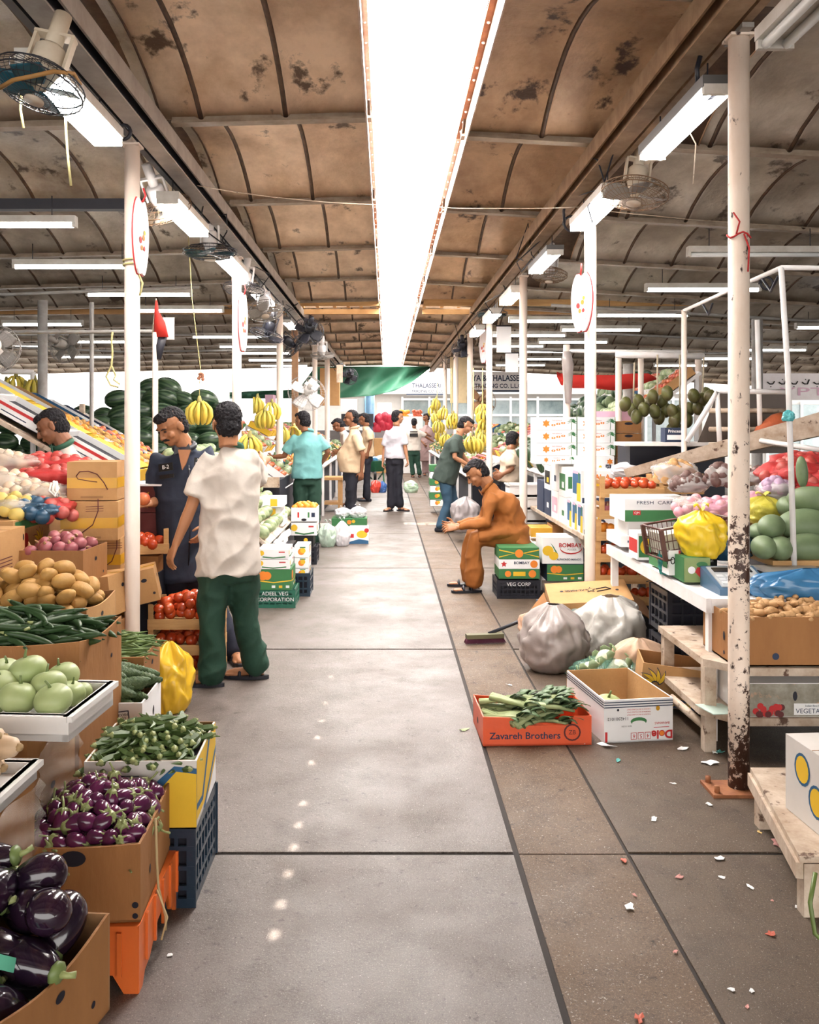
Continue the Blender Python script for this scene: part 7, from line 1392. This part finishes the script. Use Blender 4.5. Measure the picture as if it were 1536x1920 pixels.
# ================================================================ lamps, fans, wires under the roof
for k, (x, d, on, lb) in enumerate([(-2.9, 6.6, 1, 'left'), (-2.9, 8.35, 1, 'left'), (-2.82, 10.15, 1, 'left'), (-2.72, 11.6, 1, 'left'), (-2.7, 15.1, 1, 'left'), (-2.6, 17.0, 1, 'left'), (-2.6, 18.6, 1, 'left'), (-2.6, 20.6, 1, 'left'), (-2.6, 22.6, 1, 'left'), (-5.1, 13.2, 1, 'far left'), (-7.2, 17.0, 1, 'far left'), (-6.6, 19.6, 1, 'far left'), (-5.2, 16.0, 1, 'far left'),
    (3.1, 7.4, 0, 'right'), (3.3, 9.3, 1, 'right'), (3.3, 11.5, 1, 'right'), (3.2, 13.3, 1, 'right'), (3.2, 15.3, 1, 'right'), (3.2, 17.3, 1, 'right'), (3.2, 19.3, 1, 'right'), (3.2, 21.3, 1, 'right'), (2.3, 12.4, 1, 'inner right'), (2.3, 14.4, 1, 'inner right'), (2.3, 16.4, 1, 'inner right'), (6.8, 15.7, 1, 'far right'), (6.8, 17.8, 1, 'far right'), (6.6, 20.0, 1, 'far right'), (6.2, 12.2, 1, 'far right')]):
    t = lamp('%s ceiling tube lamp over the %s aisle, number %s from the front' % ('lit' if on else 'unlit', lb, ('one', 'two', 'three', 'four', 'five', 'six', 'seven', 'eight', 'nine', 'ten', 'eleven', 'twelve', 'thirteen')[k % 13]), (x, d, 3.04 if x < 0 else 3.06-.028*x), 1.2, 'x', bool(on), None, 1, .16)
for x, d, on, cov, lb in ((-1.44, 4.12, 1, 1, 'big glowing covered lamp along the left beam beside the nearest fan'), (-1.44, 6.35, 1, 1, 'second glowing covered lamp along the left beam'), (-1.44, 8.3, 1, 1, 'third glowing covered lamp along the left beam'), (-1.44, 10.4, 1, 1, 'fourth glowing covered lamp along the left beam'), (-1.44, 13.2, 1, 0, 'fifth lamp along the left beam'),
    (1.46, 4.40, 1, 0, 'open twin tube lamp along the right beam above the nearest right fan'), (1.50, 2.95, 0, 0, 'unlit grey lamp at the upper right corner'), (1.44, 6.15, 1, 1, 'glowing covered lamp at the top of the second right post'), (1.44, 8.1, 1, 0, 'third lamp along the right beam'), (1.44, 10.3, 1, 1, 'fourth lamp along the right beam'), (1.44, 12.2, 1, 1, 'fifth lamp along the right beam'), (1.44, 14.2, 1, 1, 'sixth lamp along the right beam')):
    lamp(lb, (x, d, 3.03), 1.0, 'y', bool(on), None, 2, .12, bool(cov))
brc = mat('brown_wire_cage', (.22, .13, .07), .5); crm = mat('cream_motor', (.66, .58, .46), .5, (.5, .4, .28), 8, .7); gb_ = mat('grey_blade', (.30, .28, .26), .4)
for (px, py, d, r, rot, mc, mb_, mm, lb) in ((72, 165, 3.5, .172, (-14, 12, 0), black, None, crm, 'large nearest left ceiling fan with a rusty rim under the big lamp'), (305, 395, 6.2, .205, (38, -12, 0), brc, gb_, white, 'brown caged fan right of the nearest left post'), (394, 475, 7.5, .225, (4, 0, 0), black, None, white, 'fan with teal blades left of the second left post'), (457, 545, 8.9, .205, (-8, 6, 0), black, gb_, white, 'pale fan just right of the second left post'),
    (497, 585, 9.8, .20, (-25, -10, 0), gb_, gb_, plain_white, 'white hubbed fan seen from above the third left post'), (500, 630, 10.8, .21, (10, 20, 0), black, black, black, 'dark drooping fan left of the third left post'), (578, 622, 11.6, .20, (62, 25, 0), black, black, black, 'round black fan tilted beside the left beam'), (553, 650, 12.3, .2, (20, -50, 0), black, black, black, 'black fan hanging behind the round tilted one'), (605, 668, 15.0, .20, (10, 0, 0), gb_, gb_, white, 'grey fan farther down the left beam'), (655, 706, 17.4, .17, (75, 20, 0), black, black, black, 'small black fan in front of the green sheet'),
    (125, 650, 10.0, .19, (70, -50, 0), gb_, gb_, gb_, 'grey wall fan among the left stalls above the bananas'), (575, 738, 12.6, .27, (60, 35, 0), gb_, white, white, 'large white fan tilted over the middle left stall'), (-8, 655, 6.3, .17, (75, 40, 0), gb_, gb_, white, 'grey fan cut by the left picture edge'),
    (1190, 366, 5.55, .205, (-10, 10, 0), brc, gb_, crm, 'nearest right ceiling fan in a brown cage'), (1030, 518, 9.0, .18, (-6, 5, 0), brc, gb_, white, 'second right ceiling fan beside the third post'), (923, 590, 12.9, .22, (0, 0, 0), black, None, white, 'right ceiling fan with teal blades at the fourth post'), (868, 655, 16.0, .2, (50, -10, 0), black, black, black, 'dark fan among tangled wires farther down the right beam'), (902, 752, 16.4, .28, (70, 45, 0), brc, bark, brc, 'large brownish dish fan behind the fifth right post')):
    p = P(px, py, d); fan(lb, p, r, rot, mc, mb_, mm, bracket=.16)
rope('old rusty wood strip bent over the rim of the nearest left fan', [P(0, 165, 3.4), P(25, 150, 3.34), P(60, 143, 3.32), P(100, 134, 3.36), P(138, 138, 3.44), P(150, 158, 3.5)], .009, mat('ochre_strip', (.42, .22, .07), .7), 'wood_strip', 'strip')
for k, pts in enumerate((((370, 348, 6.3), (440, 360, 6.35), (515, 370, 6.4), (620, 380, 6.4), (700, 384, 6.4), (800, 387, 6.4), (860, 391, 6.4), (1000, 391, 6.45), (1095, 388, 6.5)), ((122, 195, 4.0), (124, 250, 4.0), (128, 300, 4.0), (133, 348, 4.0)), ((40, 175, 3.9), (38, 205, 3.9), (44, 240, 3.9)), ((1286, 235, 4.4), (1305, 270, 4.4), (1300, 345, 4.4)), ((1100, 392, 6.6), (1300, 412, 7.2), (1600, 432, 7.6)))):
    rope(('pale wire strung across the aisle between the beams', 'long yellow string hanging from the nearest left lamp', 'yellow string looped under the nearest left fan', 'thin wire hanging from the twin tube lamp', 'wire running right from the second right post')[k], [P(*q) for q in pts], .006 if k in (1, 2) else .0035, strg if k in (1, 2) else greyw, 'string' if k in (1, 2, 3) else 'wire', 'wire')
for k, (px, py, d, s_) in enumerate(((1330, 160, 4.0, .05), (1073, 418, 6.9, .06), (228, 245, 4.65, .04), (1440, 530, 7.0, .05))):
    c = P(px, py, d); q = MB(); q.tube([c+Vector((s_*math.cos(a), .004*a, s_*math.sin(a))) for a in [PI*.9+k2*.45 for k2 in range(16)]], .010, black, 8)
    if k < 2: q.tube([c+Vector((-s_, 0, 0)), c+Vector((-s_*1.1, 0, s_*1.5)), c+Vector((-s_*.8, 0, s_*2.6))], .011, black, 8)
    tag(q.build('conduit_loop'), ('black coiled conduit at the near end of the twin tube lamp', 'black conduit loop left of the second right post', 'black conduit loop at the end of the big left lamp', 'black cable loop under the right roof')[k], 'cable')
for k in range(14):
    s_ = -1 if k % 2 else 1; y = 6+k*1.3; x = s_*1.40; q = MB(); pts = [Vector((x+R.uniform(-.15, .15), y+R.uniform(-.4, .4), 3.18-R.uniform(0, .35)*math.sin(j))) for j in range(7)]; q.tube([Vector((x, y-.5, 3.23))]+pts+[Vector((x, y+.5, 3.23))], .006, black, 5); tag(q.build('tangled_cable'), 'tangled black cable clipped under the %s beam, %s from the front' % ('left' if s_ < 0 else 'right', ('first', 'second', 'third', 'fourth', 'fifth', 'sixth', 'seventh')[k//2]), 'cable')
for k in range(6):
    x0, y0, x1, y1 = ((-9, 12.5, -3, 14.6), (-8, 16, -2, 17.5), (2, 10.8, 9, 12.6), (3, 14, 10, 15.5), (-6, 9.2, -2, 9.5), (2, 17, 8, 18))[k]
    rope(('first', 'second', 'third', 'fourth', 'fifth', 'sixth')[k]+' dark conduit pipe under the side roof', [(x0, y0, 3.0), ((x0+x1)/2, (y0+y1)/2, 2.92), (x1, y1, 3.02)], .02, grey_p, 'conduit', 'pipe')
for (px, py, d, w_, h_, m, lb) in ((860, 712, 22, .42, 1.15, mat('yellow_sheet', (.80, .66, .40), .6), 'long yellow hanging sheet among the right posts'), (945, 636, 13.5, .22, .40, plain_white, 'upper white hanging sheet right of the fifth post'), (960, 680, 13.8, .20, .30, plain_white, 'lower white hanging sheet with a dark bar'), (637, 700, 14.6, .10, .3, greyw, 'pale sheet hung on the timber post')):
    a = P(px, py, d); b = MB(); b.box((0, 0, 0), (w_, .012, h_), m); b.tube([(-w_*.55, 0, h_/2), (w_*.55, 0, h_/2)], .012, black, 6); tag(b.build('hanging_sheet', loc=a), lb, 'sheet')
q = thing('torn_sheet', 'torn grey plastic sheeting wrapped on the stall upright left of the second post', 'sheet', P(1063, 700, 8.95)); b = MB(); b.loft([rring((0, 0, .22), Vector((.04, 0, 0)), Vector((0, .03, 0)), 8), rring((.01, 0, .1), Vector((.06, 0, 0)), Vector((0, .03, 0)), 8), rring((.015, 0, -.3), Vector((.03, 0, 0)), Vector((0, .03, 0)), 8)], greyb); b.build('sheet', q)
# ================================================================ far end
gt = mat('green_sheet', (.045, .17, .10), .5, (.07, .22, .14), 2, .8, .5, 3, alpha=.97)
b = MB(); vs = []; fs = []; nx = 60; nz = 14; pr = [(430, 735, 748), (560, 730, 747), (590, 688, 747), (640, 687, 746), (700, 687, 742), (740, 687, 733), (775, 687, 715), (798, 687, 697), (808, 687, 689)]
for i in range(nx+1):
    px = 430+(808-430)*i/nx
    for (a0, t0, b0), (a1, t1, b1) in zip(pr, pr[1:]):
        if a0 <= px <= a1: f_ = (px-a0)/(a1-a0); tp = t0+(t1-t0)*f_; bt = b0+(b1-b0)*f_; break
    for j in range(nz+1): p = P(px, tp+(bt-tp)*j/nz, 27.5+.35*math.sin(PI*j/nz)+.10*math.sin(px*.11+j*.5)); vs.append(p)
for i in range(nx):
    for j in range(nz): fs.append((i*(nz+1)+j, (i+1)*(nz+1)+j, (i+1)*(nz+1)+j+1, i*(nz+1)+j+1))
b.add(vs, fs, gt, True); o = b.build('green_sheet'); sd = o.modifiers.new('s', 'SOLIDIFY'); sd.thickness = .01; tag(o, 'large sagging green sheet hung across the far end of the aisle', 'tarpaulin')
fac = mat('facade_render', (.50, .48, .46), .7, amt=.4); glass = mat('shop_glass', (.10, .14, .15), .1, (.25, .30, .30), 1.5, .9, spec=.9); alu = mat('white_frame', (.75, .78, .80), .4, amt=.2)
b = MB(); b.bx(-3.4, 26, 34, 34.4, 0, 2.7, fac); b.bx(-3.4, 26, 33.6, 34.4, 2.7, 3.2, alu); struct('wall_far', b)
b = MB(); b.bx(.6, 12, 33.93, 33.99, .3, 2.5, glass)
for k in range(12): b.bx(.6+k*1.03-.04, .6+k*1.03+.04, 33.85, 33.95, 0, 2.6, alu)
for z in (.3, 1.9, 2.5): b.bx(.6, 12, 33.86, 33.94, z-.04, z+.04, alu)
b.bx(14.5, 24, 33.93, 33.99, .3, 2.3, glass)
for k in range(8): b.bx(14.5+k*1.3-.04, 14.5+k*1.3+.04, 33.85, 33.95, 0, 2.4, alu)
struct('window_2', b)
def signb(lb, x0, x1, z0, z1, y, texts, m=plain_white):
    b = MB(); b.bx(x0, x1, y, y+.06, z0, z1, m); X = T((x0+x1)/2, y-.001, (z0+z1)/2) @ Rot(90)
    for (u, v, s_, sz, mm, sx) in texts: txt(b, X, u, v, s_, sz, mm, .002, 0, sx, .02)
    rect(b, X, 0, -(z1-z0)*.5+.03, (x1-x0), .05, m_ink); return tag(b.build('shop_sign'), lb, 'sign')
a0, a1 = P(856, 697, 25.5), P(978, 735, 25.5); signb('white shop sign lettered ...YA & THALASSERI TRADING CO. L.L.C. between the right posts', a0.x, a1.x, a1.z, a0.z, 25.5, [(.28, .10, 'YA & THALASSERI', .24, m_ink, .8), (.28, -.12, 'TRADING CO. L.L.C.', .17, m_ink, .9)])
a0, a1 = P(762, 716, 33), P(838, 741, 33); signb('second white shop sign lettered TRADING CO. behind the green sheet', a0.x, a1.x, a1.z, a0.z, 33, [(.0, .10, 'THALASSERI', .22, m_ink, .9), (.05, -.10, 'TRADING CO. L.L.C.', .15, m_ink, .9)])
a0, a1 = P(1428, 700, 20), P(1600, 750, 20); b = MB(); b.bx(a0.x, a1.x, 20, 20.06, a1.z, a0.z, board_white); X = T((a0.x+a1.x)/2, 19.998, (a0.z+a1.z)/2) @ Rot(90)
for k in range(7): u = -.9+.26*k; b.X = X; b.tube([(u, .10, .01), (u+.05, .06, .01), (u+.12, .06, .01), (u+.16, .12+.04*(k % 2), .01)], .014, m_blk, 5); disc(b, Matrix(), u+.08, .16 if k % 2 else .0, .014, m_blk); b.X = Matrix()
txt(b, X, -.1, -.12, 'YPT', .26, m_pink, .004, sx=2.4); tag(b.build('shop_sign'), 'white sign with Arabic lettering and pink letters at the right edge', 'sign')
b = MB(); rg = []
for k, (px, pt, pb) in enumerate(((1044, 697, 706), (1052, 700, 722), (1075, 703, 728), (1110, 703, 728), (1150, 703, 732), (1190, 700, 728), (1215, 700, 716), (1231, 708, 712))): rg.append([P(px, pt, 9.5+.1*(k % 2)), P(px, pb, 9.6), P(px, pb, 9.63), P(px, pt, 9.56+.1*(k % 2))])
b.loft(rg, red_c); tag(b.build('red_banner'), 'red cloth banner draped behind the hanging green fruit', 'banner')
for (px0, px1, py0, py1, d, dep, m, lb) in ((639, 681, 748, 772, 30, .8, board_white, 'large pale crate on the shelf under the green sheet'), (670, 689, 746, 775, 29, .6, foam, 'narrow white drawer stack under the green sheet'), (708, 734, 755, 790, 31, .5, board_white, 'white panel right of the blue post'), (600, 636, 690, 760, 24, .5, card2, 'tall brown carton panel by the far left posts'), (497, 512, 740, 757, 20, .5, m_pink, 'pink carton beyond the second left post'), (640, 700, 776, 800, 28, .8, black, 'dark counter at the far end left of the blue post')):
    a = P(px0, py0, d); c = P(px1, py1, d); o = block('stacked_box', lb, 'box', a.x, c.x, d, d+dep, c.z, a.z, m)
block('far_counter', 'dark counter across the far end of the hall', 'counter', -2.6, 1.3, 29.6, 30.6, 0, 1.35, mat('grey_counter', (.22, .2, .2), .6)); block('far_counter', 'second far counter right of the aisle', 'counter', 1.4, 4.6, 29.6, 30.6, 0, 1.45, fac)
crm_n = mat('crimson_net', (.55, .03, .06), .5, bump=.6, bs=30)
for k, (px, py, m) in enumerate(((712, 788, crm_n), (722, 786, crm_n), (731, 790, crm_n), (718, 799, crm_n), (728, 800, crm_n), (708, 802, crm_n))): p = P(px, py, 28.6); bag('net_sack', 'crimson net sack in the pile right of the blue post', 'sack', (p.x, p.y, p.z-.15), (.15, .12, .22), m, 90+k, ears=False, group='crimson net sacks at the far end', nu=24, nv=16) if 0 else tag(bag_mesh((.15, .12, .22), m, 90+k, ears=False, nu=24, nv=16).build('net_sack', loc=(p.x, p.y, p.z-.15)), 'crimson net sack in the pile right of the blue post', 'sack', 'crimson net sacks at the far end')
block('far_table', 'low table carrying the crimson sacks', 'table', -.40, .25, 28.4, 29.0, 0, 1.10, card2)
for k in range(40): spawn('orange' if k < 18 else 'apple', P(760+R.uniform(-8, 8)+(0 if k < 18 else 22), 776+R.uniform(-5, 7), 28.4), (0, 0, 0), ('orange' if k < 18 else 'red')+' fruit heaped at the far end of the aisle', ('orange' if k < 18 else 'red')+' fruit at the far end', 1.9)
block('far_table', 'pale table carrying the fruit heaps at the far end', 'table', .40, 1.15, 28.3, 28.9, 0, 1.80, foam)
# wheelbarrow
t = thing('wheelbarrow', 'green wheelbarrow with plastic bags standing behind the walking man', 'wheelbarrow', P(703, 795, 21.5)*1); t.location.z = 0; gm = mat('barrow_green', (.03, .16, .08), .4)
b = MB(); b.loft([rring((0, 0, .42), Vector((.20, 0, 0)), Vector((0, .25, 0)), 4), rring((0, 0, .68), Vector((.38, 0, 0)), Vector((0, .42, 0)), 4)], gm, False); b.build('tray', t)
for s_ in (-1, 1): b = MB(); b.tube([(s_*.22, -.7, .6), (s_*.2, -.1, .40), (s_*.08, .5, .2)], .018, gm, 6); b.build('handle', t); b = MB(); b.tube([(s_*.2, -.2, .42), (s_*.24, -.3, 0)], .018, gm, 6); b.build('leg', t)
b = MB(); b.tube([(0, .5+.17*math.cos(a), .19+.17*math.sin(a)) for a in [2*PI*k/18 for k in range(18)]], .035, black, 8, closed=True); b.build('wheel', t)
bag('plastic_bag', 'light blue plastic bag lying in the green wheelbarrow', 'bag', (-.38, 21.4, .60), (.2, .2, .12), plastic('sky_bag', (.12, .32, .62), .3), 97, ears=False); bag('plastic_bag', 'white plastic bag lying in the green wheelbarrow', 'bag', (-.12, 21.5, .60), (.2, .2, .12), wbag, 98, ears=False)
# ================================================================ litter
LT = [(1274, 1646, 'pink', 12), (1349, 1612, 'white', 14), (1354, 1647, 'white', 8), (1407, 1665, 'white', 9), (1502, 1703, 'white', 14), (1446, 1753, 'red', 16), (1373, 1858, 'white', 9), (1409, 1860, 'white', 9), (1401, 1889, 'pink', 8), (1456, 1582, 'pink', 18), (1425, 1562, 'yellow', 7), (1227, 1537, 'white', 12), (1330, 1509, 'white', 9), (1181, 1703, 'white', 16), (1266, 1786, 'pink', 9), (1170, 1615, 'red', 10), (1330, 1432, 'white', 16), (1350, 1412, 'teal', 12), (1160, 1427, 'teal', 11), (1137, 1400, 'white', 20), (1280, 1405, 'white', 16), (320, 1792, 'white', 8), (1343, 1412, 'white', 10), (1500, 1560, 'pink', 8), (1200, 1912, 'red', 16), (870, 1370, 'green', 12), (1190, 1680, 'pink', 7), (1262, 1470, 'white', 6), (955, 1285, 'white', 6), (1448, 1690, 'pink', 5), (1250, 1380, 'green', 14), (1098, 1395, 'white', 7)]
lc = dict(pink=mat('pink_scrap', (.62, .30, .27), .7), white=m_wht, red=mat('red_scrap', (.55, .13, .08), .6), yellow=mat('yellow_scrap', (.65, .45, .15), .6), teal=mat('teal_scrap', (.10, .40, .38), .6), green=mat('leaf_scrap', (.35, .42, .22), .6))
for k, (px, py, cn, s_) in enumerate(LT):
    g = G(px, py); r_ = s_*g.y/F*.8; n = 9; a0 = R.uniform(0, 6); pts = [(r_*(1+.5*R.uniform(-1, 1))*math.cos(2*PI*j/n), r_*.55*(1+.6*R.uniform(-1, 1))*math.sin(2*PI*j/n)) for j in range(n)]
    b = MB(); vs = [(x, y, .002+R.uniform(0, .35)*r_) for x, y in pts]+[(0, 0, .004)]; b.add(vs, [(j, (j+1) % n, n) for j in range(n)], lc[cn]); o = b.build('litter_scrap', loc=(g.x, g.y, .001), rot=(0, 0, a0)); md = o.modifiers.new('s', 'SOLIDIFY'); md.thickness = .002
    tag(o, 'small crumpled %s scrap lying on the concrete floor' % cn, 'litter', cn+' scraps on the floor')

flush_rest()
